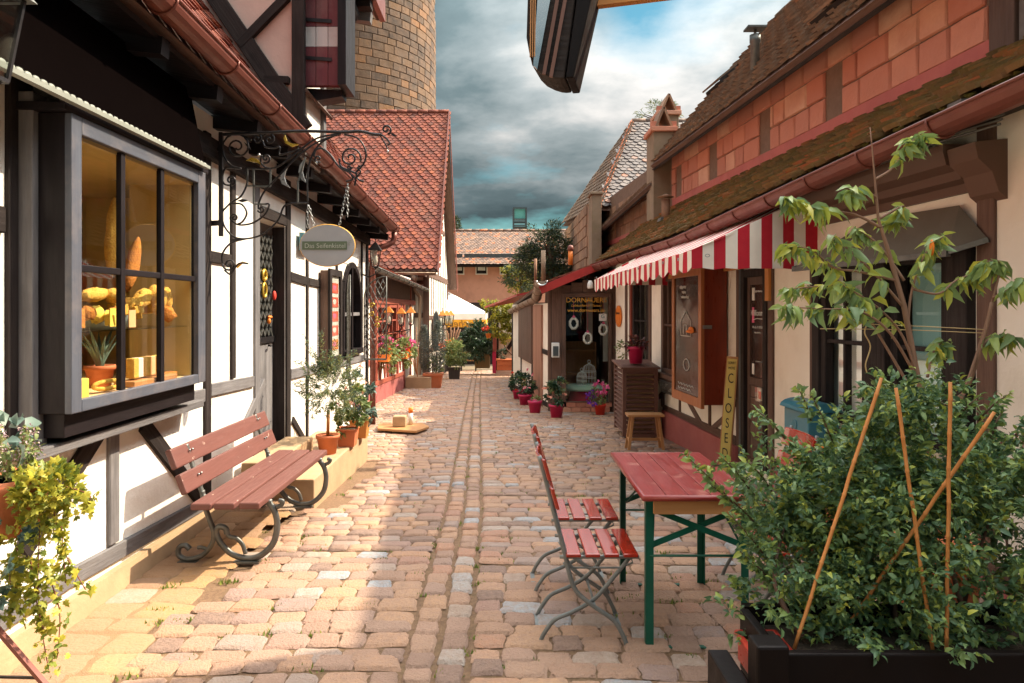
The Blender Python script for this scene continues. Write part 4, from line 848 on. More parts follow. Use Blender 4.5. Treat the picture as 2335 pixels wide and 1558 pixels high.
m.tube([P(8.3, 1.5), P(8.3, 1.32), P(7.95, 1.32), P(7.95, 1.5), P(8.12, 1.62), P(8.3, 1.5)], .005, 4); m.tube([P(8.2, 1.34), P(8.2, 1.45), P(8.1, 1.45), P(8.1, 1.34)], .004, 4)
m.tube([P(8.1+.1*math.cos(t), .98+.07*math.sin(t)) for t in np.linspace(0, 6.28, 14)], .005, 4); m.tube([P(8.4-.05*i, .74+.012*(-1)**i) for i in range(12)], .004, 4); m.tube([P(8.4-.05*i, .69+.01*(-1)**i) for i in range(10)], .004, 4); m.build('chalk_drawing', MT['chalk'], dc)
m = MB(); m.tube([P(7.92, 1.40)+G.n*.0, P(7.92, 1.40)+G.n*.01], .09, 14, flat=.4) ; m.lathe([(.001, -.025), (.11, -.012), (.12, 0), (.11, .012), (.001, .025)], P(7.95, 1.38), 16, sx=.4, sy=.9); m.build('orange_ornament', MT['orange'], dc)
m = MB(); G.box(m, Yn_-.025, Yn_-.01, 1.42, 1.46, .20, .30); m.build('latch', MT['steel'], dc)
# windows further along
w3 = window(G, hG, 9.05, 9.95, .72, 2.1, 4, 2, 'timber_brown', back=-.06, fd=.05, fw=.07, inner='shop_dark')
m = MB(); G.box(m, 9.0, 10.0, .66, .72, -.02, .12); m.build('window_sill', MT['timber_brown'], hG)
for i, (c_, y_) in enumerate((('petal_pink', 9.2), ('teal_paint', 9.45), ('red_plastic', 9.7))):
    m = MB(); m.prism([G.pt(y_-.06, 1.1, -.15), G.pt(y_+.06, 1.1, -.15), G.pt(y_+.02, 1.6, -.15), G.pt(y_-.02, 1.6, -.15)], -G.n*.02); m.build('hanging_cloth', MT[c_], w3)
w4 = window(G, hG, 10.75, 11.7, .1, 2.15, 2, 3, 'timber_dark', back=-.06, fd=.03, fw=.08, inner='shop_dark')
m = MB(); G.box(m, 11.7, 11.76, .1, 2.15, -.02, .06); m.build('red_jamb', MT['timber_red'], hG)
ov = thing('oval_sign', 'orange oval wooden sign on the cream wall beside the glazed shop corner', 'sign', G.pt(12.7, 1.35, .03))
pts = [G.pt(12.72+.2*math.cos(t), 1.50+.2*math.sin(t), .01) for t in np.linspace(0, 2*math.pi, 24, endpoint=False)]; m = MB().prism(pts, G.n*.03).build('board', MT['orange'], ov, bevel=.004)
text('Dornauers', .07, G.pt(12.72, 1.56, .043), gx, UP, 'black_ink', ov, shear=.2)
# wire baskets below the window
bk = thing('wire_baskets', 'two grey wire baskets hanging below the small window', 'basket', G.pt(9.4, .5, .1)); 
for y in (8.75, 9.3):
    m = MB()
    for zz in (.46, .52, .58, .64):
        q_ = .10+(zz-.46)*.3; m.tube([G.pt(y, zz, .02), G.pt(y+.5, zz, .02), G.pt(y+.5, zz, q_), G.pt(y, zz, q_)], .004, 4, closed=True)
    for i in range(12): yy_ = y+.5*i/11; m.tube([G.pt(yy_, .64, .154), G.pt(yy_, .46, .10), G.pt(yy_, .46, .02)], .003, 4)
    m.build('basket', MT['iron_grey'], bk)
# ---------------------------------------------------------------- striped awning
aw = thing('striped_awning', 'red and white striped awning with scalloped valance over the shop front', 'awning', G.pt(7.7, 2.0, .6))
ya, yb = 5.72, 9.75; FR = lambda Y, z, d: G.pt(Y, z, d)
mat('awn_red', (.50, .018, .035), (.44, .014, .03), .85, 8, .1, 60); mat('awn_white', (.84, .79, .71), (.78, .73, .65), .85, 8, .1, 60)
dF = 1.08; zF = lambda Y: 2.13-.02*(Y-ya); zW = 2.62
n = 39; cnm, vam = MB(), MB()
for i in range(n):
    a_, b_ = ya+(yb-ya)*i/n, ya+(yb-ya)*(i+1)/n; t, vv, mi_ = cnm, vam, i % 2
    for k in range(6):
        s0, s1 = k/6, (k+1)/6; sag = lambda s_: -.03*math.sin(math.pi*s_)
        pt_ = lambda Y, s_: FR(Y, zW*(1-s_)+zF(Y)*s_+sag(s_)+.004*math.sin(Y*8), .02+(dF-.02)*s_)
        t.add([pt_(a_, s0), pt_(a_, s1), pt_(b_, s1), pt_(b_, s0)], [(0, 1, 2, 3)], None, mi_, True)
    sc_ = lambda Y: .135+.045*abs(math.sin(math.pi*(Y-ya)/.31)); ww = lambda Y: .004*math.sin(Y*14)
    vv.add([FR(a_, zF(a_), dF), FR(b_, zF(b_), dF), FR(b_, zF(b_)-.08, dF+ww(b_)), FR(a_, zF(a_)-.08, dF+ww(a_))], [(0, 1, 2, 3)], None, mi_, True)
    for h_ in range(2):
        c0, c1 = a_+(b_-a_)*h_/2, a_+(b_-a_)*(h_+1)/2; vv.add([FR(c0, zF(c0)-.08, dF+ww(c0)), FR(c1, zF(c1)-.08, dF+ww(c1)), FR(c1, zF(c1)-sc_(c1), dF+ww(c1)*1.5), FR(c0, zF(c0)-sc_(c0), dF+ww(c0)*1.5)], [(0, 1, 2, 3)], None, mi_, True)
AM = [MT['awn_white'], MT['awn_red']]
def weld(o):
    import bmesh
    b = bmesh.new(); b.from_mesh(o.data); bmesh.ops.remove_doubles(b, verts=b.verts, dist=.0008); b.to_mesh(o.data); b.free(); return o
weld(cnm.build('canopy', AM, aw)); weld(vam.build('valance', AM, aw))
# side curtains
for (Ys, nm) in ((ya, 0), (yb, 1)):
    r_ = MB(); n2 = 11; zt = lambda q: zW+(zF(Ys)-zW)*min(q/dF, 1)
    for i in range(n2):
        q0, q1 = dF*i/n2, dF*(i+1)/n2; t = r_; mi_ = 1-i % 2; zb0 = 1.99-.012*math.sin(q0*16) if Ys == ya else 1.95
        wv = lambda q: Ys+.015*math.sin(q*9)
        zl = lambda q: (1.99+.014*abs(math.sin(math.pi*q/.22))-.02)
        for kk in range(3):
            f0, f1 = kk/3, (kk+1)/3
            Z = lambda q, f: zt(q)*(1-f)+zl(q)*f
            t.add([FR(wv(q0), Z(q0, f0), q0), FR(wv(q1), Z(q1, f0), q1), FR(wv(q1)-.0, Z(q1, f1), q1), FR(wv(q0), Z(q0, f1), q0)], [(0, 1, 2, 3)], None, mi_, True)
    weld(r_.build('side_curtain', AM, aw))
m = MB()
for q in (.35, .95): m.lathe([(.016, -.003), (.016, .003)], (0, 0, 0), 12)
m = MB()
for q in (.95, .16):
    p = FR(ya-.015, 2.085, q); m.tube([p+Vector((math.cos(t)*.018, -.002, math.sin(t)*.012)) for t in np.linspace(0, 2*math.pi, 12, endpoint=False)], .003, 5, closed=True)
for i in range(9):
    p = FR(ya+.3+i*.44, zF(ya+.3)-.05, dF+.014); m.tube([p+Vector((0, math.cos(t)*.015, math.sin(t)*.012)) for t in np.linspace(0, 2*math.pi, 10, endpoint=False)], .003, 5, closed=True)
m.build('eyelets', MT['steel'], aw)
m = MB(); m.tube([FR(ya+.02, zF(ya)-.02, dF-.02), FR(yb-.02, zF(yb)-.02, dF-.02)], .018, 8); 
for Y in (ya+.1, 7.7, yb-.1): m.tube([FR(Y, 2.45, .02), FR(Y, zF(Y)-.03, dF-.03)], .014, 8)
m.build('awning_frame', MT['white_paint'], aw)
# ---------------------------------------------------------------- corner shop at the end of the cafe row
hF = thing('corner_shop', 'dark wooden corner shop with full height glazed front and gold lettering', 'shop', (1.5, 13.4, g(13.3)))
YF = 13.3; gf = g(YF); pF = lambda x, y: W(x, y, YF)
x0, x1 = pF(1250, 0).x, pF(1407, 0).x
xg0, xg1 = pF(1290, 0).x, pF(1388, 0).x; zg0, zg1 = pF(0, 918).z, pF(0, 678).z
m = MB(); m.box(x0, xg0-.08, YF, YF+.15, gf-.1, 2.15); m.box(xg1+.06, x1, YF, YF+.15, gf-.1, 2.3); m.build('wall', MT['timber_brown'], hF, bevel=.004)
for i in range(6):
    a_ = x0+(x1-x0)*i/6; b_ = x0+(x1-x0)*(i+1)/6; zt0 = 2.03+.32*(i+.2)/6
    MB().box(a_+.004, b_-.004, YF+.01, YF+.05, zg1+.08, zt0).build('board', MT['timber_brown'], hF)
m = MB()
for a_, b_, c_, e_ in ((xg0-.08, xg0, gf+.2, zg1+.08), (xg1, xg1+.06, gf+.2, zg1+.08), (xg0, xg1, zg1, zg1+.08), (xg0, xg1, gf+.2, zg0)): m.box(a_, b_, YF-.03, YF+.08, c_, e_)
fw_ = m.build('window', MT['timber_brown'], hF, bevel=.004); MB().quad((xg0, YF+.02, zg0), (xg1, YF+.02, zg0), (xg1, YF+.02, zg1), (xg0, YF+.02, zg1)).build('pane', MT['glass'], fw_)
for r_ in range(2):
    for i in range(5):
        a_ = xg0-.08+i*.19+(.095 if r_ else 0); b_ = min(a_+.18, xg1+.06)
        if b_-a_ > .03: MB().box(a_, b_, YF-.02, YF+.1, gf+.0+r_*.1, gf+.09+r_*.1).build('brick', MT['sandstone_red'], hF, bevel=.004)
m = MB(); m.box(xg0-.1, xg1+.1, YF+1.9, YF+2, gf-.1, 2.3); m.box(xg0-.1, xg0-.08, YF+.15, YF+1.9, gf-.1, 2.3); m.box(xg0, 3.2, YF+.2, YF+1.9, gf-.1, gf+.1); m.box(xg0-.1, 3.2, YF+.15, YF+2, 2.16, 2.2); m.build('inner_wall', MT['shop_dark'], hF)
text('DORNAUERS', .135, (pF(1337, 685).x, YF-.0, pF(0, 685).z), (1, 0, 0), UP, 'gold', fw_); text('Lebkuchen & Genuss', .07, (pF(1337, 0).x, YF, pF(0, 697).z), (1, 0, 0), UP, 'gold', fw_, shear=.4); text('www.dornauers.de', .095, (pF(1337, 0).x, YF, pF(0, 708).z), (1, 0, 0), UP, 'gold', fw_)
for x, y in ((1309, 738), (1377, 752), (1341, 772)):
    p = pF(x, y); w_ = MB(); w_.tube([p+Vector((math.cos(t)*.075, .06, math.sin(t)*.10)) for t in np.linspace(0, 2*math.pi, 16, endpoint=False)], [.022+.008*(i % 2) for i in range(16)], 6, closed=True)
    o = w_.build('wreath', MT['white_paint']); tag(o, {1309: 'white wreath hanging at the left in the corner shop window', 1377: 'white wreath hanging at the right in the corner shop window', 1341: 'white wreath hanging lowest in the middle of the corner shop window'}[x], 'wreath', 'white wreaths in the shop window')
    MB().tube([p+Vector((0, .06, .12)), (p.x, p.y+.06, zg1)], .004, 4).build('ribbon', MT['petal_pink'], o); MB().blob(p+Vector((0, .05, .13)), .03, .015, .03).build('bow', MT['petal_pink'], o)
m = MB().box(pF(1366, 0).x, pF(1383, 0).x, YF-.005, YF+.005, pF(0, 732).z, pF(0, 716).z).build('sticker', MT['white_paint'], fw_)
text('G', .10, (pF(1374.5, 0).x, YF-.008, pF(0, 722).z), (1, 0, 0), UP, 'teal_paint', fw_)
# things inside the corner shop
m = MB(); ti = thing('display_table', 'table draped in mint tulle and magenta cloth inside the corner shop window', 'table', (1.75, 13.7, gf+.15))
m.lathe([(.36, 0), (.36, .02), (.30, .25), (.33, .27)], (1.68, 13.75, gf+.12), 16, sx=1.1, sy=.8); m.build('cloth', MT['red_cloth'], ti)
m = MB(); m.lathe([(.40, -.04), (.43, .0), (.36, .07), (.1, .09)], (1.68, 13.72, gf+.42), 16, sx=1.15, sy=.8); m.build('tulle', MT['mint_tulle'], ti)
def cage(c, r, h, lab):
    m = MB(); c = Vector(c)
    for k in range(14):
        a = 2*math.pi*k/14; m.tube([c+Vector((math.cos(a)*r, math.sin(a)*r, 0)), c+Vector((math.cos(a)*r, math.sin(a)*r, h*.6)), c+Vector((math.cos(a)*r*.75, math.sin(a)*r*.75, h*.84)), c+Vector((0, 0, h))], .005, 4)
    for z in (0, h*.3, h*.6): m.tube([c+Vector((math.cos(t)*r, math.sin(t)*r, z)) for t in np.linspace(0, 6.28, 16, endpoint=False)], .006, 4, closed=True)
    m.tube([c+Vector((math.cos(t)*.03, 0, h+.03+math.sin(t)*.03)) for t in np.linspace(0, 6.28, 10, endpoint=False)], .005, 4, closed=True)
    tag(m.build('birdcage', MT['white_paint']), lab, 'birdcage', 'white birdcages in the shop window')
cage((1.72, 13.72, gf+.50), .14, .42, 'larger white wire birdcage behind in the corner shop window'); cage((1.56, 13.6, gf+.50), .10, .27, 'smaller white wire birdcage in front in the corner shop window')
cr = thing('wooden_shelf', 'wooden crate shelf standing in the left of the corner shop interior', 'shelf', (1.55, 14.6, gf))
for z in (.1, .6, 1.1): MB().box(1.3, 1.95, 14.5, 14.9, gf+z, gf+z+.04).build('shelf', MT['wood_light'], cr)
m = MB(); m.box(1.28, 1.3, 14.5, 14.9, gf, gf+1.3); m.box(1.95, 1.97, 14.5, 14.9, gf, gf+1.3); m.box(1.3, 1.95, 14.9, 14.92, gf, gf+1.3); m.build('side', MT['wood_light'], cr)
m = MB(); m.box(2.1, 2.2, 14.4, 14.42, gf+.9, 2.0); m.box(1.75, 1.88, 14.4, 14.42, gf+1.3, 2.0); o = m.build('hanging_cloths', MT['curtain_light']); tag(o, 'pale cloth strips hanging inside the corner shop', 'cloth')
# shuttered side wall running back to the left
Fs = Fr(.95+13.2*.1015, -.1015, -1)
m = Fs.wall(13.3, 20, -1, 1.75, [], .15); m.build('wall', MT['plaster_cream'], hF)
Fs.tb(hF, [(13.38, -.4, 13.38, 2.1, .16), (19.9, -.7, 19.9, 1.6, .15), (13.4, -.28, 20, -.6, .1), (15.9, -.5, 15.9, 1.7, .1), (17.9, -.5, 17.9, 1.7, .1), (14.6, .75, 13.5, .75, .1)], 'timber_dark', isp=False)
mat('shutter_pale', (.42, .22, .15), (.34, .17, .115), .65, 2, .35, 4, uv=(12, 1), rnd=.2)
for (a_, b_, z0_, z1_, mm_, lab) in ((14.35, 15.5, -.45, 1.72, 'shutter_pale', 'pale salmon tall shutter'), (15.75, 18.2, .35, 1.72, 'timber_brown', 'brown boarded shutter')):
    sm = MB(); Fs.box(sm, a_, b_, z0_, z1_, .0, .03); so_ = sm.build('shutter', MT[mm_], hF, label=lab); k = int((b_-a_)/.19)
    for i in range(k):
        q = MB(); Fs.box(q, a_+(b_-a_)*i/k+.008, a_+(b_-a_)*(i+1)/k-.008, z0_+.01, z1_-.01, .031, .05); q.build('shutter_board', MT[mm_], so_)
ez_ = lambda Y: 1.98-.055*(Y-13)
gutter(hF, [W(1232, 641, 12.95), (.72, 15, ez_(15)), (.50, 17, ez_(17)), (.22, 20.2, ez_(20.2))], .10, 'gutter_brown', .8)
p_ = W(1236, 640, 12.9); m = MB(); m.tube([p_+Vector((math.cos(t)*.1, 0, math.sin(t)*.09)) for t in np.linspace(math.pi, 2*math.pi, 10)], .014, 6); m.build('gutter_end', MT['chrome'], hF)
# roof of the corner shop
ra = [Vector((.74, 13.05, 2.10)), Vector((2.15, 13.05, 2.62)), Vector((2.9, 20.5, 2.85)), Vector((.28, 20.5, 1.72))]
rF = lambda u, v: ra[0].lerp(ra[3], u/7.5).lerp(ra[1].lerp(ra[2], u/7.5), v/1.8)
m = MB(); m.slab(*[p-Vector((0, 0, .03)) for p in ra], -.06); rf = m.build('roof', MT['timber_brown'], hF); roof_tiles(rf, rF, 7.5, 1.8, .18, .15, 'tile_red', 'round', 150, jit=.03)
a_, b_ = Vector((.70, 12.98, 1.99)), Vector((2.0, 12.98, 2.53)); m = MB(); m.beam(a_, b_, .03, .15, (0, 0, 1)); mat('red_board', (.42, .035, .03), (.34, .03, .028), .5, 4, .15, 20, blot=.3); m.build('fascia', MT['red_board'], hF, bevel=.005)
# canopy further down (red edge of the next lean-to)
m = MB(); m.slab(W(1105, 699, 23.0), W(1178, 671, 20.3), W(1215, 664, 20.3), W(1190, 683, 23), .06); lt = m.build('lean_to_roof', MT['red_board'], hF)
# dark timber wall with X brace closing the yard (carries the vine)
yw = thing('yard_wall', 'cream yard wall with dark X-shaped timbers under the vine at the lane end', 'wall', W(1165, 845, 26)); gy = W(0, 846, 26).z
m = MB(); m.box(W(1128, 0, 26).x, W(1215, 0, 26).x, 26, 26.2, gy-.2, 1.7); m.build('plaster', MT['plaster_cream'], yw)
for (a0, b0, a1, b1) in ((1128, 767, 1200, 767), (1176, 768, 1150, 808), (1172, 768, 1200, 806), (1133, 700, 1133, 845)): MB().beam(W(a0, b0, 25.97), W(a1, b1, 25.97), .13, .08, (0, 1, 0)).build('timber_beam', MT['timber_dark'], yw)
m = MB(); q0, q1 = W(1123, 0, 25.5).x, W(1131, 0, 25.5).x; gq = W(0, 845, 25.5).z; m.box(q0, q1, 25.4, 25.6, gq-.1, W(0, 802, 25.5).z); pp = m.build('post', MT['fuchsia']); tag(pp, 'post painted magenta below and dusty pink above, beside the long planter', 'post'); m = MB(); m.box(q0+.01, q1+.02, 25.42, 25.58, W(0, 801.8, 25.5).z, W(0, 762, 25.5).z); m.build('upper_post', MT['paint_oxblood'], pp)
# ---------------------------------------------------------------- sandstone building
hH = thing('sandstone_hall', 'long red sandstone building with steep brown tile roof above the shops', 'building', (4, 12, 0))
Hh = Fr(3.9, -.066, -1)
m = Hh.wall(-1, 25, -1, 4.5, [], .3); m.build('wall', MT['mortar_dark'], hH)
# band
mm = MB(); Hh.box(mm, 4.95, 12.3, 3.44, 3.60, .0, .05); Hh.box(mm, 12.9, 24.5, 3.25, 3.36, 0, .05); mm.build('lead_band', MT['lead_red'], hH); 
wins = [Hh.px(x, y) for x, y in ((1905, 215), (1747, 318), (1629, 388), (1550, 438), (1425, 500))]
slots = [(w_[0], w_[0]*.0) for w_ in wins]; blocks = []
rows_ = [(3.60, 3.88), (3.88, 4.16), (4.16, 4.46)]
SL = [(Hh.px(1885, 0)[0], Hh.px(1925, 0)[0]), (Hh.px(1734, 0)[0], Hh.px(1760, 0)[0]), (Hh.px(1619, 0)[0], Hh.px(1638, 0)[0]), (Hh.px(1543, 0)[0], Hh.px(1557, 0)[0]), (Hh.px(1405, 0)[0], Hh.px(1413, 0)[0])]
SL = [(min(a_, b_), max(a_, b_)) for a_, b_ in SL]
for far in (0, 1):
    for r_, (z0_, z1_) in enumerate(rows_ if not far else [(3.3, 3.6), (3.02, 3.3), (3.6, 3.9), (3.9, 4.2)]):
        Y = (4.95 if not far else 12.9)+R.uniform(-.0, .2); end = 12.4 if not far else 24.6
        while Y < end:
            w_ = R.uniform(.26, .52); b_ = min(Y+w_, end); a_ = Y
            for s0, s1 in SL:
                if r_ < 2 or far:
                    if a_ < s0 < b_: b_ = s0
                    elif s0 <= a_ < s1: a_ = None; Y = s1; break
            if a_ is None: continue
            if b_-a_ > .07: blocks.append((a_, b_, z0_, z1_, far))
            Y = b_
Ms = []
for a_, b_, z0_, z1_, far in blocks:
    p = Hh.pt((a_+b_)/2, (z0_+z1_)/2, .0); ang = math.atan2(-1, .066)
    Ms.append((Matrix.Translation(p) @ Matrix.Rotation(ang, 4, 'Z') @ Matrix.Diagonal(((b_-a_)-.018, 1, (z1_-z0_)-.018, 1)), far))
pieces('wall_stone', [block_mb(i+9) for i in range(5)], [q[0] for q in Ms if not q[1]], MT['sandstone_red'], hH, 300)
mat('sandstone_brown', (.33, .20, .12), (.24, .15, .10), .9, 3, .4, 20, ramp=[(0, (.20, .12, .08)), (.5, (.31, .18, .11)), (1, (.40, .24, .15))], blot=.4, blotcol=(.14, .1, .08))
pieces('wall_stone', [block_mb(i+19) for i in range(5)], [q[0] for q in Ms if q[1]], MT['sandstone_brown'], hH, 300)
for s0, s1 in SL[:4]:
    m = MB()
    for a_, b_ in ((s0, s0+.015), (s1-.015, s1)): Hh.box(m, a_, b_, 3.62, 4.16, -.2, .0)
    Hh.box(m, s0, s1, 3.60, 3.62, -.2, .02); m.build('slit_window', MT['sandstone_brown'], hH)
# main roof
k1 = (3.60, 4.28); k2 = (5.93, 7.02)
def rH(u, v):
    Y = -1+u; t = v/3.6; return (k1[0]+(k2[0]-k1[0])*t-.066*Y, Y, k1[1]+(k2[1]-k1[1])*t)
def swoop(u, v): x, y, z = rH(u, v); return (x, y, z-.10*math.exp(-v*1.6)+.06*math.exp(-v*4))
m = MB(); dn = Vector((0, 0, .06)); m.slab(Vector(rH(0, 0))-dn, Vector(rH(0, 3.6))-dn, Vector(rH(13.6, 3.6))-dn, Vector(rH(13.6, 0))-dn, -.08)
q = Vector(rH(0, 3.6)); q2 = Vector(rH(13.6, 3.6)); m.slab(q, q+Vector((2.3, 0, -2.7)), q2+Vector((2.3, 0, -2.7)), q2, .08); rh = m.build('roof', MT['timber_brown'], hH)
roof_tiles(rh, rH, 13.6, 3.6, .18, .125, 'tile_brown', 'round', 300, t=.030, jit=.003)
m = MB(); m.slab(Vector(rH(0, 0))-Vector((0, 0, .10)), Vector(rH(13.6, 0))-Vector((0, 0, .10)), Hh.pt(12.6, 4.5, -.02), Hh.pt(-1, 4.5, -.02), .04); m.build('eave_board', MT['timber_dark'], hH)
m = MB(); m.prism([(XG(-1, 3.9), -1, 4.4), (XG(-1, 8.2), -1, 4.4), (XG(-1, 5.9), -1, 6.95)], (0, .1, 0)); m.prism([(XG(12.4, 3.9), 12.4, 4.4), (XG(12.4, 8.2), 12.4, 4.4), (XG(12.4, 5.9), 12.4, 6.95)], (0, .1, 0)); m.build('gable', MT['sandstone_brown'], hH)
for i in range(36):
    p = Vector(rH(i*.38, 3.6))+Vector((.02, 0, .03)); MB().tube([p, p+Vector((-.026, .4, .012))], [.095, .08], 7).build('ridge_tile', MT['tile_brown'], rh)
# small wedge dormer vents
for (x, y) in ((1640, 212), (1905, 40)):
    r_ = (x-PX)/F
    best = min(((abs(W(x, y, rH(u, v)[1]).x-rH(u, v)[0])+abs(W(x, y, rH(u, v)[1]).z-rH(u, v)[2]), u, v) for u in np.arange(4, 13.5, .1) for v in np.arange(.2, 3.5, .1)))
    u, v = best[1], best[2]; P_ = lambda du, dv, h: Vector(rH(u+du, v+dv))+Vector((-.75, 0, .66))*h
    m = MB(); m.slab(P_(-.38, .0, .17), P_(.38, 0, .17), P_(.45, .75, .03), P_(-.45, .75, .03), .03); m.build('roof_vent', MT['tile_brown'], hH)
    m = MB(); m.add([P_(-.36, .02, .02), P_(.36, .02, .02), P_(.36, .02, .14), P_(-.36, .02, .14)], [(0, 1, 2, 3)]); m.add([P_(-.38, .0, .0), P_(-.38, .0, .17), P_(-.45, .75, .03)], [(0, 1, 2)]); m.build('vent_opening', MT['shop_dark'], hH)
p = W(1722, 100, 9.5); m = MB(); m.lathe([(.06, -.6), (.06, .0), (.075, .02), (.075, .12)], p, 12); m.box(p.x-.13, p.x+.13, p.y-.1, p.y+.1, p.z+.2, p.z+.225); m.tube([p+Vector((0, 0, .12)), p+Vector((0, 0, .2))], .02); m.build('vent_pipe', MT['iron_grey'], hH)
# near right end: timber post and weathered wall
m = MB(); Hh.box(m, 4.72, 4.95, 3.3, 6, -.05, .06); m.build('timber_beam', MT['timber_brown'], hH, bevel=.01); m = MB(); Hh.box(m, -1, 4.72, 3.2, 6, -.05, .03); m.build('weathered_wall', MT['plaster_cream'], hH).data.materials[0] = mat('stain_wall', (.20, .18, .17), (.05, .04, .035), .9, 4, .4, 20)
# chimneys
def chimney(xl, xr, yb_, yt_, Y, dpt, cap, lab):
    t = thing('chimney', lab, 'chimney', W((xl+xr)/2, yb_, Y)); a_, b_ = W(xl, yb_, Y), W(xr, yt_, Y)
    MB().box(a_.x, b_.x, Y, Y+dpt, a_.z-.6, b_.z).build('shaft', MT['chim'], t, bevel=.01)
    MB().box(a_.x-.05, b_.x+.05, Y-.05, Y+dpt+.05, b_.z+.002, b_.z+.09).build('collar', MT['sandstone_red'], t, bevel=.01)
    if cap:
        xm = (a_.x+b_.x)/2; w_ = (b_.x-a_.x)/2; z = b_.z+.092
        for s_ in (-1, 1): MB().slab((xm+s_*w_*.85, Y-.02, z), (xm+s_*w_*.85, Y+dpt, z), (xm+s_*.02, Y+dpt, z+.36), (xm+s_*.02, Y-.02, z+.36), .04*s_).build('cap_slab', MT['sandstone_brown'], t)
        for s_ in (-1, 1): MB().box(xm+s_*w_*.95-.05, xm+s_*w_*.95+.05, Y, Y+.1, z, z+.1).build('cap_brick', MT['sandstone_red'], t)
    return t
mat('chim', (.30, .22, .15), (.22, .16, .11), .9, 3, .3, 20, blot=.4, blotcol=(.16, .13, .06))
chimney(1490, 1538, 530, 300, 12.55, .6, True, 'tall plastered chimney with tent-shaped cap rising beside the sandstone hall')
chimney(1503, 1548, 360, 262, 14.5, .6, True, 'shorter capped chimney rising behind the tall plastered chimney')
# far wing
wy = lambda Y: 3.94-.07*(Y-13)
def rW(u, v): Y = 12.7+u; return (3.62-.066*Y+v*.66, Y, wy(Y)+v*.75)
m = MB(); m.slab(Vector(rW(0, 0))-dn, Vector(rW(0, 2.4))-dn, Vector(rW(6.2, 2.4))-dn, Vector(rW(6.2, 0))-dn, -.08); rw = m.build('roof', MT['timber_brown'], hH)
roof_tiles(rw, rW, 6.2, 2.4, .18, .13, 'tile_brown', 'round', 300, t=.018)
m = MB(); m.slab(Vector(rW(0, 0))-Vector((0, 0, .09)), Vector(rW(6.2, 0))-Vector((0, 0, .09)), Hh.pt(18.9, 3.75, -.02), Hh.pt(12.7, 4.15, -.02), .03); m.build('eave_board', MT['timber_dark'], hH)
m = MB(); a_, b_ = W(1346, 585, 17.3), W(1368, 448, 17.3); m.box(a_.x, b_.x, 17.0, 17.6, a_.z-.4, b_.z); m.box(a_.x-.04, b_.x+.04, 16.96, 17.64, b_.z+.002, b_.z+.06); m.build('pier', MT['chim'], hH, bevel=.01)
# hipped cross wing
eN, eF, ap = Vector((2.42, 17.4, 4.20)), Vector((2.05, 23.6, 4.55)), W(1442, 279, 20.6); rr_ = Vector((9, 20.6, ap.z)); eR = Vector((8.5, 17.4, 4.20)); eFR = Vector((8.5, 23.8, 4.5))
m = MB(); m.add([eN-dn, eF-dn, ap-dn, rr_-dn, eR-dn, eFR-dn], [(1, 0, 2), (0, 4, 3, 2), (1, 2, 3, 5), (0, 1, 5, 4)]); rx = m.build('cross_roof', MT['timber_brown'], hH)
def tri(A_, B_, C_):
    L_ = (B_-A_).length; e = (B_-A_).normalized(); h_ = (C_-A_)-e*(C_-A_).dot(e); H_ = h_.length; hn = h_.normalized(); cx_ = (C_-A_).dot(e)
    return L_, H_, cx_, (lambda u, v: A_+e*u+hn*v), (lambda u, v: u > cx_*v/H_-.05 and u < L_-(L_-cx_)*v/H_+.05)
L_, H_, cx_, fn, cl = tri(eF, eN, ap); roof_tiles(rx, fn, L_, H_, .2, .16, 'tile_brown', 'round', 150, cl, t=.02)
e1 = (eR-eN).normalized(); dv_ = (ap-eN)-e1*(ap-eN).dot(e1); Hs = dv_.length; cxx = (ap-eN).dot(e1)
roof_tiles(rx, lambda u, v: eN+e1*u+dv_.normalized()*v, 5, Hs, .19, .15, 'tile_slate', 'point', 300, lambda u, v: u > cxx*v/Hs, t=.02)
for i in range(24):
    p = eN.lerp(ap, i/24); q = eN.lerp(ap, (i+1.25)/24); MB().tube([p, q], [.085, .07], 7).build('hip_tile', MT['terracotta'], rx)
for i in range(8): MB().tube([ap+Vector((.4*i, 0, .03)), ap+Vector((.4*i+.42, 0, .04))], [.09, .08], 7).build('ridge_tile', MT['tile_far'], rx)
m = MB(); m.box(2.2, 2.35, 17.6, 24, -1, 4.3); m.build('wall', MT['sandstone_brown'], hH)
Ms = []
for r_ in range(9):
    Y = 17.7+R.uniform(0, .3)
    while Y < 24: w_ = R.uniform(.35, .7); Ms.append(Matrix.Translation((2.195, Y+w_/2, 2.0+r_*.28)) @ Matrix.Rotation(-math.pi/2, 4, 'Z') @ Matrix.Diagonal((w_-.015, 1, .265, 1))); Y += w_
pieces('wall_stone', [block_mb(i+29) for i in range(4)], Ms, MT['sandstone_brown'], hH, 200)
# pipes on roofs
def roofpipe(px_, yt, yb_, Y, r_, mname, lab, cap=True):
    t = thing('vent_pipe', lab, 'pipe', W(px_, yb_, Y)); a_, b_ = W(px_, yb_, Y), W(px_, yt, Y); MB().tube([a_, b_], r_, 12).build('pipe', MT[mname], t)
    if cap: MB().lathe([(r_*1.2, 0), (r_*1.3, .04), (r_*1.1, .1), (r_*.5, .12)], b_, 12).build('cap', MT['gutter_red' if mname == 'orange' else 'iron_grey'], t)
roofpipe(1301, 572, 604, 14.5, .05, 'orange', 'orange plastic vent pipe on the corner shop roof')
mat('rust', (.22, .12, .08), (.3, .16, .09), .8, 20, .3, 60)
roofpipe(1221, 590, 645, 14.2, .03, 'rust', 'shorter thin rusty pipe above the corner shop gutter', False); roofpipe(1239, 571, 640, 14.0, .045, 'chim', 'taller square-topped grey pipe above the corner shop gutter', False)
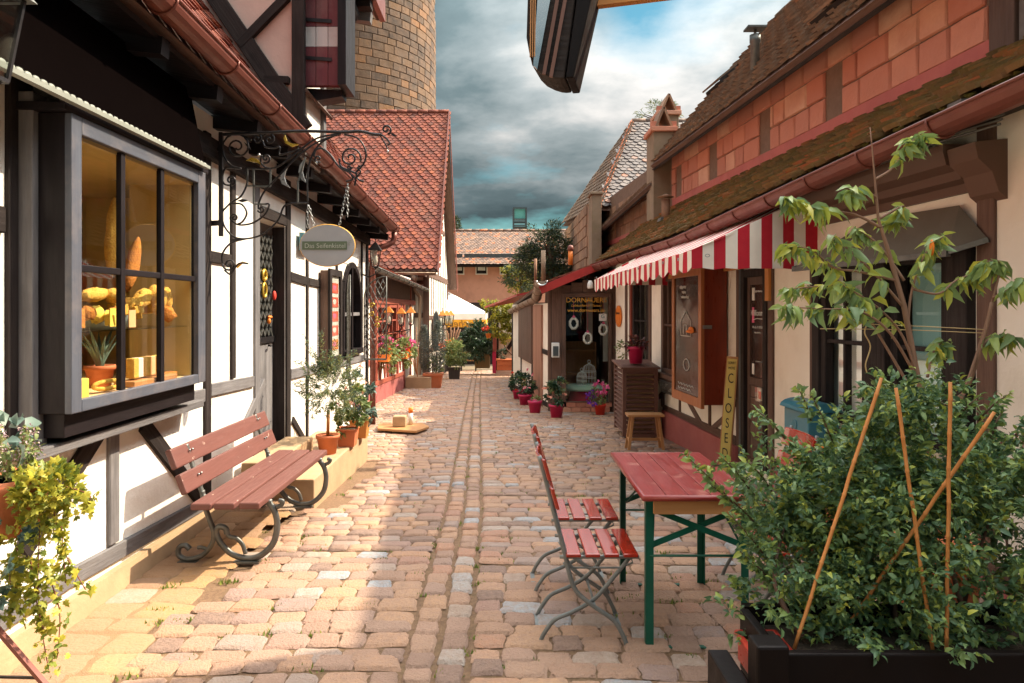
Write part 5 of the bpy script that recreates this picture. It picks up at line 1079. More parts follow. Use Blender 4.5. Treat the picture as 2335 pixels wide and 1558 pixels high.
t = thing('flue', 'dented metal flue with flat cap on the mossy roof by the tall chimney', 'flue', W(1515, 500, 11.3)); MB().tube([W(1518, 510, 11.3), W(1518, 455, 11.3)], .07, 12).build('pipe', MT['rust'], t); MB().lathe([(.14, 0), (.02, .05)], W(1518, 450, 11.3), 14).build('cap', MT['rust'], t); MB().prism([W(1502, 518, 11.25), W(1534, 508, 11.25), W(1530, 490, 11.25), W(1508, 495, 11.25)], (0, .25, 0)).build('flashing', MT['iron_grey'], t)
# ================================================================ left-side things
def spiral(cx, cy, r0, turns, a0, sg=1, r1=.12, n=26):
    return [(cx+math.cos(a0+sg*2*math.pi*turns*t)*r0*(1-(1-r1)*t), cy+math.sin(a0+sg*2*math.pi*turns*t)*r0*(1-(1-r1)*t)) for t in [i/n for i in range(n+1)]]
def smooth(pts, n=6):
    out = []; P = [Vector(p) for p in pts]; P = [P[0]]+P+[P[-1]]
    for i in range(1, len(P)-2):
        for k in range(n):
            t = k/n; a, b, c, d = P[i-1:i+3]; out.append(.5*((2*b)+(c-a)*t+(2*a-5*b+4*c-d)*t*t+(3*b-a-3*c+d)*t**3))
    out.append(P[-2]); return out
YS = 5.3
def z2(p, dy=0.): return W(450+p[0]/2.597, p[1]/2.597, YS+dy)
sb = thing('sign_bracket', 'ornate black wrought iron bracket with scrolls reaching from the left wall', 'bracket', (-2.2, YS, 2.0))
m = MB(); m.beam(z2((140, 785)), z2((140, 1400)), .028, .028); m.beam(z2((60, 885)), z2((140, 885)), .02, .03); m.beam(z2((60, 1325)), z2((140, 1320)), .02, .04); m.build('wall_bar', MT['iron'], sb)
m = MB(); m.tube([z2(p) for p in smooth([(140, 797), (400, 788), (620, 777), (860, 783), (960, 778), (1040, 795), (1090, 800)])], .013, 6); m.tube([z2(p) for p in spiral(1118, 768, 32, 1.3, 1.2, -1)], .008, 6)
m.tube([z2(p) for p in smooth([(1090, 800), (1120, 820), (1140, 850), (1125, 860)])], .007, 5); m.tube([z2(p) for p in smooth([(1080, 800), (1105, 840), (1125, 880), (1128, 900)])], .006, 5); m.build('top_arm', MT['iron'], sb)
scr = [smooth([(850, 793), (760, 805), (690, 828), (620, 880), (530, 950), (480, 985), (420, 1000), (290, 998)]), smooth([(840, 796), (720, 838), (640, 890), (570, 950), (480, 1045), (400, 1130), (365, 1200), (362, 1240)]),
    smooth([(820, 800), (740, 840), (690, 900), (660, 980), (650, 1080), (655, 1200)]), smooth([(870, 797), (950, 820), (995, 890), (990, 960), (940, 1020)]), spiral(905, 935, 65, 1.6, .3, -1), smooth([(840, 940), (850, 985), (900, 1010), (935, 1025)]),
    spiral(235, 870, 88, 1.9, 3.0, 1), smooth([(150, 880), (160, 930), (200, 980), (260, 1000)]), spiral(352, 822, 32, 1.4, 4.5, 1), smooth([(320, 830), (290, 815), (260, 800)]), spiral(425, 825, 38, 1.4, 3.6, 1), smooth([(385, 830), (400, 868), (450, 878), (488, 872), (488, 915), (560, 900), (600, 880)]),
    smooth([(290, 1000), (295, 1080), (260, 1160), (200, 1200), (150, 1250)]), smooth([(250, 1000), (170, 995), (148, 1050), (160, 1090), (190, 1098)]), spiral(197, 1068, 30, 1.5, 1.5, -1), spiral(405, 938, 30, 1.4, 2.0, -1), smooth([(380, 920), (375, 960), (400, 990), (430, 1000)]),
    smooth([(400, 1210), (425, 1212), (400, 1270), (330, 1320), (250, 1333), (205, 1310)]), spiral(218, 1290, 26, 1.5, 2.0, 1), smooth([(200, 1208), (260, 1210), (292, 1260), (270, 1310), (240, 1328)]), smooth([(655, 1203), (525, 1213), (480, 1300), (400, 1380), (310, 1412), (220, 1405), (160, 1340), (143, 1260), (150, 1230)]),
    smooth([(290, 1414), (200, 1440), (150, 1500), (148, 1560)]), spiral(188, 1565, 40, 1.6, 3.2, -1), smooth([(160, 1600), (195, 1625), (220, 1590), (250, 1560), (300, 1562)]), spiral(378, 1240, 22, 1.2, 2.8, -1), spiral(715, 940, 22, 1.3, 1.0, 1), smooth([(690, 930), (700, 890), (740, 880), (790, 920), (840, 990), (900, 1020)]),
    smooth([(900, 1020), (920, 1060), (880, 1075)]), smooth([(940, 1020), (950, 1060), (985, 1075)]), smooth([(920, 990), (900, 1020), (935, 1060), (930, 1100)]), smooth([(950, 990), (965, 1020), (935, 1060)]), spiral(900, 990, 14, 1.2, 0), spiral(958, 990, 14, 1.2, 3, -1)]
for s_ in scr: MB().tube([z2(p) for p in s_], .0075, 6).build('scroll', MT['iron'], sb)
m = MB()
for a, b in (((295, 1000), (295, 1102)), ((333, 1000), (333, 1210)), ((333, 1210), (410, 1210)), ((295, 1102), (432, 1104)), ((432, 1000), (432, 1104)), ((595, 1070), (595, 1205)), ((600, 1070), (640, 930))): m.beam(z2(a), z2(b), .012, .012)
m.build('letter_bars', MT['iron_grey'], sb)
def leafshape(pts, mname):
    q = [z2(p) for p in pts]; MB().prism(q, (0, .012, 0)).build('iron_leaf', MT[mname], sb)
leafshape([(518, 798), (530, 835), (560, 850), (600, 855), (560, 870), (520, 848), (510, 818)], 'gold_leaf'); leafshape([(288, 950), (320, 932), (350, 940), (395, 985), (350, 962), (320, 958)], 'gold_leaf')
leafshape([(540, 980), (505, 1010), (485, 1050), (500, 1090), (548, 1113), (525, 1085), (515, 1050), (522, 1015)], 'silver_leaf'); leafshape([(640, 930), (605, 980), (598, 1020), (615, 1065), (650, 1087), (630, 1050), (622, 1015), (630, 980)], 'silver_leaf')
leafshape([(235, 1190), (265, 1178), (300, 1185), (265, 1198)], 'iron'); leafshape([(190, 1420), (230, 1412), (270, 1420), (230, 1432)], 'iron'); leafshape([(275, 840), (300, 860), (315, 885), (290, 865)], 'iron'); leafshape([(230, 1575), (265, 1548), (308, 1560), (265, 1562), (235, 1590)], 'gold'); leafshape([(1140, 790), (1165, 792), (1185, 808), (1160, 806)], 'iron')
m = MB(); m.blob(z2((365, 918)), .012, .012, .012); m.blob(z2((708, 965)), .01, .01, .014); m.blob(z2((1128, 898)), .009, .009, .012); m.build('bead', MT['silver_leaf'], sb)
# oval sign
os_ = thing('oval_hanging_sign', 'grey oval hanging sign reading Das Seifenkistel on two chains', 'sign', W(747, 560, YS))
c = W(747, 560, YS); rx_, rz_ = 62/F*YS, 47/F*YS
MB().prism([c+Vector((math.cos(t)*rx_, -.012, math.sin(t)*rz_)) for t in np.linspace(2*math.pi, 0, 48, endpoint=False)], (0, .024, 0)).build('board', MT['sign_face'], os_)
MB().tube([c+Vector((math.cos(t)*rx_, 0, math.sin(t)*rz_)) for t in np.linspace(0, 2*math.pi, 48, endpoint=False)], .006, 6, closed=True).build('rim', MT['gold'], os_)
a, b = W(690, 570, YS-.015), W(793, 553, YS-.015); MB().box(W(690, 0, YS).x, W(792, 0, YS).x, YS-.016, YS-.0125, W(0, 570, YS).z, W(0, 551, YS).z).build('green_bar', MT['sign_green'], os_)
text('Das Seifenkistel', .052, W(741, 561, YS-.017), (1, 0, 0), UP, 'sign_text', os_, sx=.97)
m = MB()
for x, y, r_ in ((792, 553, .008), (799, 549, .010), (796, 557, .005)): p = W(x, y, YS-.014); m.tube([p+Vector((math.cos(t)*r_, 0, math.sin(t)*r_)) for t in np.linspace(0, 6.28, 12, endpoint=False)], .0012, 4, closed=True)
m.build('bubbles', MT['sign_text'], os_)
def chain(p, q, parent, nm='chain'):
    m = MB(); p, q = Vector(p), Vector(q); L_ = (q-p).length; k = max(2, int(L_/.026)); d = (q-p).normalized(); _, s_, u_ = frame_for(d)
    for i in range(k):
        c_ = p.lerp(q, (i+.5)/k); e = s_ if i % 2 else u_; m.tube([c_+d*math.cos(t)*.017+e*math.sin(t)*.008 for t in np.linspace(0, 6.28, 8, endpoint=False)], .0026, 4, closed=True)
    return m.build(nm, MT['steel'], parent)
chain(z2((660, 1215)), z2((692, 1338)), os_); chain(z2((655, 1215)), z2((652, 1350)), os_); chain(z2((890, 1090)), z2((842, 1332)), os_); chain(z2((892, 1090)), z2((890, 1285)), os_)
bs = MB().box(-2.25, -2.20, 7.52, 7.85, W(0, 572, 7.6).z, W(0, 532, 7.6).z).build('blue_plate', MT['blue_sign']); tag(bs, 'small blue plate on the wall behind the oval sign', 'plate')
# rolled white-edged awning above display window
ra_ = thing('rolled_awning', 'dark rolled awning with pale scalloped edge above the soap shop window', 'awning', (-2.1, 3.8, 2.6))
m = MB(); m.slab((-2.02, 2.0, 2.645), (-2.02, 4.62, 2.62), (-2.14, 4.66, 3.14), (-2.14, 2.0, 3.2), .012); m.slab((-2.02, 4.62, 2.62), (-2.25, 4.98, 2.62), (-2.25, 4.98, 3.06), (-2.14, 4.66, 3.14), .01); flat('awning_dark', (.003, .002, .002), .95, spec=.0); m.build('fabric', MT['awning_dark'], ra_)
m = MB(); m.beam((-2.0, 2.58, 2.615), (-2.0, 4.62, 2.60), .035, .02); m.build('front_rail', MT['white_paint'], ra_).data.materials[0] = mat('pale_grey', (.24, .25, .22), (.19, .20, .17), .6, 5, .1, 30)
m = MB()
for i in range(40): y = 2.62+i*.05; m.blob((-2.0, y, 2.632-.0006*i), .010, .0265, .017, 8, 5)
m.build('scallops', MT['pale_grey'], ra_)
# posters case
pc = thing('poster_case', 'narrow dark display case with red posters on the left wall before the arched window', 'display case', (-2.2, 8.8, 1.0))
m = MB(); A.box(m, 8.42, 9.02, .98, 2.12, .02, .12); m.build('case', MT['timber_brown'], pc, bevel=.006)
m = MB(); A.box(m, 8.40, 9.04, .96, 1.04, .12, .15); A.box(m, 8.40, 9.04, 2.06, 2.14, .12, .15); A.box(m, 8.40, 8.50, 1.04, 2.06, .12, .15); A.box(m, 8.94, 9.04, 1.04, 2.06, .12, .15); m.build('frame', MT['timber_dark'], pc)
m = MB(); A.box(m, 8.50, 8.94, 1.04, 2.06, .12, .124); m.build('backing', MT['poster_white'], pc)
for i in range(5):
    z = 1.12+i*.18; m = MB(); A.box(m, 8.55, 8.89, z, z+.13, .125, .128); m.build('poster', MT['orange' if i == 0 else 'poster_red'], pc); m = MB(); m.blob(A.pt(8.7, z+.07, .128), .001, .1, .035); m.build('poster_print', MT['poster_white' if i % 2 else 'petal_pink'], pc)
MB().quad(A.pt(8.5, 1.04, .14), A.pt(8.94, 1.04, .14), A.pt(8.94, 2.06, .14), A.pt(8.5, 2.06, .14)).build('pane', MT['glass'], pc)
# iron lattice shutters of the arched window
def lattice_shutter(p0, ux, w, zb_, zt_, lab, gold):
    t = thing('iron_shutter', lab, 'shutter', (p0[0], p0[1], zb_)); ux = Vector(ux).normalized(); P = lambda s_, z: Vector((p0[0], p0[1], 0))+ux*s_+Vector((0, 0, z))
    zs_ = zt_-w; arc_ = [P(w-w*math.cos(a_), zs_+w*math.sin(a_)) for a_ in np.linspace(0, math.pi/2, 8)] if gold >= 0 else []
    m = MB(); m.tube([P(0, zb_)]+arc_+[P(w, zb_)], .011, 6); m.beam(P(0, zb_), P(w, zb_), .03, .03); m.build('frame', MT['iron_grey'], t)
    m = MB()
    for k in range(-4, 14):
        for sg in (1, -1):
            z0 = zb_+k*.165; pts = []
            for q in np.linspace(0, 1, 12):
                s_ = q*w if sg > 0 else (1-q)*w; z = z0+q*w*2.0; top = zs_+math.sqrt(max(0, w*w-(w-s_)**2))
                if zb_ < z < top: pts.append(P(s_, z))
            if len(pts) > 1: m.tube([pts[0], pts[-1]], .006, 5)
    m.build('lattice', MT['iron_grey'], t)
    for k, (z, sgn) in enumerate(((zb_+.8, 1), (zb_+.6, -1))):
        if gold: q = spiral(0, 0, .05, 1.1, 0, sgn)+[]; m = MB(); m.tube([P(w*(.35+.25*k)+x*.9, z+.06+y)+Vector((0, -.01, 0)) for x, y in q], .011, 6); m.tube([P(w*(.35+.25*k)-x*.9, z-.06-y)+Vector((0, -.01, 0)) for x, y in q], .011, 6); m.build('gold_scroll', MT['gold_leaf'], t)
    return t
lattice_shutter((-2.24, 10.98), (1, -.05, 0), .36, .83, 2.16, 'open arched iron lattice shutter standing out from the wall beside the red downpipe', 1)
lattice_shutter((-2.2, 9.62), (.3, -1, 0), .5, .86, 2.10, 'iron lattice shutter folded back on the wall left of the arched window', 0)
m = MB()
# door decorations
m = MB(); m.tube([DF.pt(6.8, 1.98, .03)+Vector((0, math.cos(t)*.05, math.sin(t)*.05)) for t in np.linspace(0, 6.28, 12, endpoint=False)], .016, 6, closed=True); m.tube([DF.pt(6.8, 1.83, .03)+Vector((0, math.cos(t)*.05, math.sin(t)*.07)) for t in np.linspace(0, 6.28, 12, endpoint=False)], .014, 6, closed=True); tag(m.build('yellow_garland', MT['gold_leaf']), 'yellow ring ornaments hanging on the lattice of the grey shop door', 'ornament')
m = MB(); m.blob(DF.pt(7.03, 1.78, .05), .02, .03, .05); tag(m.build('red_heart', MT['petal_red']), 'red heart hung at the right of the lattice shop door', 'ornament')
m = MB(); m.blob(DF.pt(6.93, 1.56, .04), .02, .05, .015); m.blob(DF.pt(6.9, 1.52, .04), .02, .02, .03); tag(m.build('orange_bird', MT['orange']), 'small orange bird ornament low on the lattice door', 'ornament')
# step platform
MB().box(-2.235, -1.62, 5.84, 8.15, -.2, .185).build('long_step', MT['step_stone'], None, bevel=.012); so2 = SC.objects['long_step']; tag(so2, 'long low stone step along the soap shop with potted plants on it', 'step')
us = MB().box(-2.232, -1.95, 5.80, 7.0, .187, .335).build('upper_step', MT['step_stone'], None, bevel=.012); tag(us, 'upper stone doorstep in front of the grey lattice door', 'step')
# ---------------------------------------------------------------- bench
bn = thing('park_bench', 'brown slatted bench with scrolled cast iron legs against the white wall', 'bench', (-1.8, 5.05, 0))
ya_, yb2 = 4.20, 5.86; zS = lambda y: .425-.006*(y-4.2)
for i, x in enumerate((-1.865, -1.725, -1.575)):
    MB().beam((x, ya_+.01*i, .425), (x, yb2, .415), .128, .042, (0, 0, 1)).build('seat_slat', MT['bench_paint'], bn, bevel=.009)
for (x, z) in ((-1.985, .56), (-2.045, .715)):
    MB().beam((x, ya_, z), (x, yb2, z-.01), .04, .128, (.0+.38, 0, 1) if False else (.0, 0, 1)).build('back_slat', MT['bench_paint'], bn, bevel=.009)
for o in [c for c in SC.objects if c.parent == bn and c.name.startswith('back_slat')]: o.rotation_euler = (0, -.36, 0)
for y in (4.42, 5.64):
    m = MB()
    def bp(pts, r_=.0165): m.tube([Vector((x, y, z)) for x, z in smooth(pts, 5)], r_, 8, flat=1.25)
    bp([(-2.055, .77), (-2.03, .68), (-1.99, .57), (-1.955, .47), (-1.92, .42), (-1.80, .398), (-1.62, .398), (-1.50, .40)], .015)
    bp([(-1.95, .47), (-1.94, .40), (-1.91, .30), (-1.875, .2), (-1.89, .12), (-1.95, .05), (-2.04, .025), (-2.10, .05), (-2.10, .10), (-2.06, .115), (-2.03, .09)], .0165)
    bp([(-1.52, .395), (-1.48, .33), (-1.465, .24), (-1.49, .13), (-1.57, .05), (-1.66, .03), (-1.76, .06), (-1.83, .13), (-1.86, .20), (-1.84, .235), (-1.80, .225), (-1.79, .19)], .0165)
    bp([(-1.79, .19), (-1.77, .17), (-1.73, .16), (-1.69, .12), (-1.67, .06)], .012)
    bp([(-1.47, .36), (-1.44, .375), (-1.43, .40), (-1.455, .405)], .012); bp([(-1.98, .1), (-1.95, .1), (-1.92, .085), (-1.93, .06)], .01)
    m.build('cast_iron_leg', MT['iron_grey'], bn); q = MB(); q.box(-1.74, -1.58, y-.03, y+.03, .003, .016); q.box(-2.10, -1.98, y-.03, y+.03, .003, .016); q.build('foot', MT['iron_grey'], bn)
m = MB()
for y in (4.42, 5.64):
    for dy in (-.02, .02): m.blob((-1.964, y+dy, .58), .008, .008, .008, 6, 4); m.blob((-2.022, y+dy, .735), .008, .008, .008, 6, 4)
m.build('bolts', MT['steel'], bn)
# ---------------------------------------------------------------- beer table and chairs
tb_ = thing('beer_table', 'red topped folding table with green steel legs in the lane', 'table', (.935, 3.7, 0))
for i in range(5):
    w_ = .532/5; x = .668+w_*(i+.5); MB().box(x-w_/2+.0008, x+w_/2-.0008, 3.235, 4.20, .735, .762).build('top_board', MT['table_red'], tb_, bevel=.004)
m = MB(); m.tube([(.668, 3.235, .7485), (.668, 4.20, .7485), (1.2, 4.20, .7485), (1.2, 3.235, .7485)], .0145, 8, closed=True); m.build('top_edge', MT['table_red'], tb_)
m = MB(); m.box(.72, 1.17, 3.262, 3.285, .665, .733); m.box(.72, 1.17, 4.13, 4.155, .665, .733); m.build('apron', MT['wood_light'], tb_)
for y, s_ in ((3.31, 1), (4.06, -1)):
    for x, sx in ((.71, 1), (1.17, -1)):
        m = MB(); m.box(x-.018, x+.018, y-.002, y+.002, .01, .735); m.box(x-.018*sx-.002, x-.018*sx+.002, y+.002*s_, y+.034*s_, .01, .735); m.build('leg', MT['green_paint'], tb_)
    m = MB(); m.box(.73, 1.15, y-.012, y+.016, .004, .010); m.box(.692, .728, y-.012, y+.034, .004, .010); m.box(1.152, 1.188, y-.012, y+.034, .004, .010); m.build('foot_bar', MT['green_paint'], tb_, bevel=.002)
    m = MB(); m.beam((.725, y+.004, .675), (1.16, y+.004, .50), .028, .006, (0, 1, 0)); m.beam((.725, y+.012, .50), (1.16, y+.012, .675), .028, .006, (0, 1, 0)); m.tube([(.71, y, .45), (1.17, y, .45)], .006, 6); m.build('cross_brace', MT['green_paint'], tb_)
    m = MB(); m.tube([(.725, y+.01*s_, .50), (.80, y+.30*s_, .725)], .006, 6); m.tube([(1.155, y+.01*s_, .50), (1.08, y+.30*s_, .725)], .006, 6); m.box(.74, 1.14, min(y+.28*s_, y+.31*s_), max(y+.28*s_, y+.31*s_), .72, .733); m.build('folding_strut', MT['green_paint'], tb_)
def make_chair(loc, lab):
    t = thing('folding_chair', lab, 'chair', loc, 'red slatted folding chairs round the table'); L_ = Vector(loc)
    for i in range(4):
        x = -.135+i*.0925; MB().beam(L_+Vector((x, -.20, .452)), L_+Vector((x, .185, .452)), .072, .018, (0, 0, 1)).build('seat_slat', MT['slat_red'], t, bevel=.005)
    for k, (x, z) in enumerate(((-.285, .865), (-.245, .725))):
        pts = [L_+Vector((x-.035*math.cos((v)*2.6)+.03, v*.40, z)) for v in np.linspace(-.5, .5, 9)]
        m = MB(); m.tube(pts, .052, 8, flat=.17 if False else 1.) if False else None
        vs = []; 
        for p in pts:
            for a_, b_ in ((-.009, -.052), (.009, -.052), (.009, .052), (-.009, .052)): vs.append(p+Vector((a_-b_*.28, 0, b_)))
        fs = [(0, 1, 2, 3), (32, 35, 34, 33)]+[(j*4+i, j*4+4+i, j*4+4+(i+1) % 4, j*4+(i+1) % 4) for j in range(8) for i in range(4)]
        m = MB().add(vs, fs, [None]*len(fs), 0, False); m.build('back_slat', MT['slat_red'], t, bevel=.005)
    for s_ in (-1, 1):
        y = s_*.17; yy_ = s_*.145
        def bar(nm, pts, yv, w_=.011): MB().tube([L_+Vector((x, yv, z)) for x, z in smooth(pts, 5)], w_, 8, flat=.45, up=(0, 1, 0)).build(nm, MT['steel' if False else 'galv'], t)
        bar('rear_upright', [(-.30, .93), (-.26, .78), (-.22, .62), (-.18, .48), (-.155, .36), (-.12, .27), (-.04, .20), (.06, .13), (.105, .06), (.125, .01)], y)
        bar('front_leg', [(.145, .425), (.06, .32), (-.03, .22), (-.13, .16), (-.22, .12), (-.27, .06), (-.295, .01)], yy_)
        bar('seat_rail', [(-.20, .432), (0, .432), (.19, .432)], yy_+.012*s_, .009)
        MB().tube([L_+Vector((-.18, yy_, .40)), L_+Vector((-.16, yy_, .375)), L_+Vector((.10, yy_, .375)), L_+Vector((.16, yy_, .40)), L_+Vector((.15, yy_, .43))], .005, 6).build('stay_rod', MT['galv'], t)
    m = MB(); m.box(L_.x-.31, L_.x-.285, L_.y-.155, L_.y+.155, .003, .012); m.build('foot_bar', MT['galv'], t); m = MB(); m.box(L_.x+.115, L_.x+.14, L_.y-.18, L_.y+.18, .003, .012); m.build('foot_bar', MT['galv'], t)
    m = MB(); m.tube([L_+Vector((-.03, -.17, .2)), L_+Vector((-.03, .17, .2))], .007, 6); m.build('cross_rod', MT['galv'], t)
    return t
mat('galv', (.24, .26, .26), (.17, .185, .185), .5, 14, .15, 60, metal=.55, blot=.3, blotcol=(.12, .12, .12), bdist=.002)
ch = make_chair((.475, 3.50, 0), 'nearest red slatted folding chair left of the table'); copy_thing(ch, (.475, 4.08, 0), 0, 'red slatted folding chair left of the table, behind the nearest one')
copy_thing(ch, (1.47, 4.02, 0), math.pi, 'folding chair on the wall side of the table, the farther one behind the leaves'); copy_thing(ch, (1.50, 3.5, 0), math.pi, 'folding chair on the wall side of the table, half hidden by the box hedge')
# ---------------------------------------------------------------- stool, louvre cabinet
YL = 9.72; gl_ = g(YL)
lc = thing('louvre_cabinet', 'brown louvred wooden cabinet with a magenta pot on top', 'cabinet', (1.95, 10.2, gl_))
x0, x1, y0, y1, zt = 1.70, 2.20, YL, 10.5, .83
for (a_, b_, c_, d_) in ((x0, x0+.05, y0, y0+.05), (x1-.05, x1, y0, y0+.05), (x0, x0+.05, y1-.05, y1), (x1-.05, x1, y1-.05, y1)): MB().box(a_, b_, c_, d_, gl_+.05, zt-.025).build('corner_post', MT['louvre_brown'], lc)
MB().slab((x0-.03, y0-.04, zt-.02), (x1+.03, y0-.04, zt-.02), (x1+.03, y1+.03, zt+.03), (x0-.03, y1+.03, zt+.03), .03).build('top', MT['louvre_brown'], lc, bevel=.004)
n = 14
for i in range(n):
    z = gl_+.12+(zt-gl_-.22)*i/(n-1)
    MB().beam((x0+.05, y0+.02, z), (x1-.05, y0+.02, z), .05, .012, (0, -.75, 1)).build('louvre', MT['louvre_brown'], lc); MB().beam((x0+.02, y0+.05, z), (x0+.02, y1-.05, z), .05, .012, (-.75, 0, 1)).build('louvre', MT['louvre_brown'], lc)
m = MB(); m.box(x0+.08, x1-.06, y0+.10, y0+.12, gl_+.05, zt-.05); m.box(x1-.03, x1-.01, y0+.05, y1-.05, gl_+.05, zt-.05); m.build('inner_panel', MT['step_stone'], lc); m = MB(); m.box(x0+.05, x1-.05, y0+.005, y0+.045, zt-.1, zt-.026); m.box(x0+.05, x1-.05, y0+.005, y0+.045, gl_+.04, gl_+.09); m.build('rail', MT['louvre_brown'], lc)
m = MB()
for x in (x0+.06, x1-.06): m.box(x-.03, x+.03, y0+.03, y0+.09, gl_, gl_+.05)
m.build('foot', MT['iron'], lc)
YT = 8.86; gs = g(YT); st = thing('wooden_stool', 'small unpainted wooden stool beside the louvred cabinet', 'stool', (1.83, 8.95, gs))
MB().box(1.60, 2.07, YT-.10, YT+.13, gs+.445, gs+.475).build('seat', MT['wood_light'], st, bevel=.004)
for sx in (-1, 1):
    for sy in (-1, 1): MB().beam((1.835+sx*.225, YT+.015+sy*.10, gs+.003), (1.835+sx*.165, YT+.015+sy*.07, gs+.445), .035, .028).build('leg', MT['wood_light'], st)
m = MB(); m.beam((1.64, YT+.015, gs+.14), (2.03, YT+.015, gs+.14), .02, .035, (0, 0, 1))
for sx in (-1, 1): m.beam((1.835+sx*.205, YT-.07, gs+.14), (1.835+sx*.205, YT+.10, gs+.14), .02, .035, (0, 0, 1))
m.build('stretcher', MT['wood_light'], st)
# mailboxes
mb_ = thing('letter_box', 'blue-green letter box with rounded lid on the cream wall behind the hedge', 'mailbox', W(1795, 1010, 5.6))
pL = [W(1757, 930, 5.75), W(1830, 925, 5.4), W(1828, 990, 5.4), W(1800, 1012, 5.45), W(1756, 985, 5.75)]
m = MB(); bx = [G.pt(5.78, z_, d_) for z_, d_ in ((.55, .01), (.55, .20), (.62, .26), (.82, .26), (.82, .01))]; ex = G.pt(5.38, 0)-G.pt(5.78, 0)
m.prism(bx, ex); m.build('body', MT['teal_paint'], mb_, bevel=.008); m = MB(); lid = [G.pt(5.80, .83+.07*math.sin(t), .14-.15*math.cos(t)) for t in np.linspace(0, math.pi, 9)]; m.prism(lid, ex*1.1); m.build('lid', MT['teal_paint'], mb_)
m = MB(); m.tube([G.pt(5.6, .70, .262)+Vector((0, math.cos(t)*.04, math.sin(t)*.04)) for t in np.linspace(4, 0, 10)], .004, 4); m.build('horn_emblem', MT['blue_sign'], mb_)
nb = thing('newspaper_box', 'small pale flyer box on the corner post of the glazed shop', 'box', W(1266, 815, 13.2)); p0, p1 = W(1258, 815, 13.2), W(1275, 782, 13.2); MB().box(p0.x, p1.x, 13.12, 13.27, p0.z, p1.z).build('case', MT['white_paint'], nb, bevel=.006); MB().box(p0.x+.02, p1.x-.02, 13.105, 13.119, p0.z+.03, p1.z-.06).build('window', MT['metal_dark'], nb)
gn = thing('gooseneck_lamp', 'white gooseneck wall lamp above the corner shop window', 'lamp', W(1345, 640, 13.2)); m = MB(); m.tube([W(1334, 628, 13.25), W(1335, 636, 13.05), W(1341, 640, 12.95), W(1346, 645, 12.95)], .01, 6); m.build('arm', MT['iron'], gn); MB().lathe([(.03, 0), (.055, -.06), (.06, -.13), (.05, -.15)], W(1346, 640, 12.95), 12).build('shade', MT['white_paint'], gn)
# ---------------------------------------------------------------- lanterns
def lantern(c, s_, lab, roofm, grp=None, parent=None):
    t = thing('lantern', lab, 'lantern', c, grp); c = Vector(c); m = MB(); h = .26*s_; rt, rb_ = .075*s_, .045*s_
    cor = lambda k, r_, z: c+Vector((math.cos(math.pi/4+k*math.pi/2)*r_*1.4, math.sin(math.pi/4+k*math.pi/2)*r_*1.4, z))
    for k in range(4): m.beam(cor(k, rb_, 0), cor(k, rt, h), .01*s_, .01*s_); m.beam(cor(k, rb_, 0), cor(k+1, rb_, 0), .012*s_, .012*s_); m.beam(cor(k, rt, h), cor(k+1, rt, h), .012*s_, .012*s_)
    m.lathe([(.0, -.05*s_), (.02*s_, -.03*s_), (rb_*1.1, -.01*s_)], c, 8); m.build('frame', MT['iron'], t)
    for k in range(4): MB().quad(cor(k, rb_*.93, .01*s_), cor(k+1, rb_*.93, .01*s_), cor(k+1, rt*.93, h-.01*s_), cor(k, rt*.93, h-.01*s_)).build('pane', MT['glass'], t)
    MB().lathe([(.02*s_, .03*s_), (.035*s_, .08*s_), (.03*s_, .16*s_), (.01*s_, .19*s_)], c, 10).build('bulb', MT['lamp_milk'], t)
    m = MB(); m.add([cor(k, rt*1.35, h) for k in range(4)]+[cor(k, rt*.35, h+.11*s_) for k in range(4)]+[c+Vector((0, 0, h+.14*s_))], [(k, (k+1) % 4, 4+(k+1) % 4, 4+k) for k in range(4)]+[(4+k, 4+(k+1) % 4, 8) for k in range(4)]+[(3, 2, 1, 0)]); m.build('roof', MT[roofm], t)
    m = MB(); m.tube([c+Vector((0, 0, h+.13*s_)), c+Vector((0, 0, h+.18*s_))], .006*s_, 6); m.blob(c+Vector((0, 0, h+.18*s_)), .012*s_, .012*s_, .014*s_, 6, 4); m.build('finial', MT['iron'], t); return t
p = W(856, 608, 10.9); ln = lantern(p, 1.0, 'black wall lantern at the corner of the soap shop above the iron shutter', 'iron')
m = MB(); m.tube([p+Vector((0, 0, -.05)), p+Vector((0, .0, -.12)), p+Vector((-.1, 0, -.17)), p+Vector((-.22, 0, -.12)), p+Vector((-.30, 0, -.05))], .012, 6); m.build('arm', MT['iron'], ln)
for i, (x, y) in enumerate(((887, 740), (915, 742), (937, 740))):
    Yq = 15.2+i*1.1; p = W(x, y, Yq); lt_ = lantern(p, 1.02+.06*i, ['copper-roofed lantern nearest the flower box in the row of three on the red inn', 'middle copper-roofed lantern in the row of three on the red inn', 'copper-roofed lantern farthest right in the row of three on the red inn'][i], 'copper_roof', 'copper roofed lanterns on the red inn')
    m = MB(); m.tube([p+Vector((0, 0, -.04)), p+Vector((-.02, 0, -.12)), p+Vector((-.15, 0, -.16)), p+Vector((-.45, 0, -.2))], .013, 6); m.tube([p+Vector((-.45, 0, -.4)), p+Vector((-.2, 0, -.3)), p+Vector((-.02, 0, -.14))], .01, 6); m.build('arm', MT['iron'], lt_)
for i, (x, y) in enumerate(((1009, 742), (1019, 742), (1028, 742))):
    Yq = 22.5+i*1.6; p = W(x, y, Yq); lt_ = lantern(p, 1.25+.1*i, ['nearest of the three copper-roofed lanterns on the gable wall', 'middle of the three copper-roofed lanterns on the gable wall', 'farthest of the three copper-roofed lanterns on the gable wall'][i], 'copper_roof', 'copper roofed lanterns on the gable wall')
    MB().tube([p+Vector((0, 0, -.05)), p+Vector((-.03, 0, -.15)), p+Vector((-.35, 0, -.18))], .014, 6).build('arm', MT['iron'], lt_)
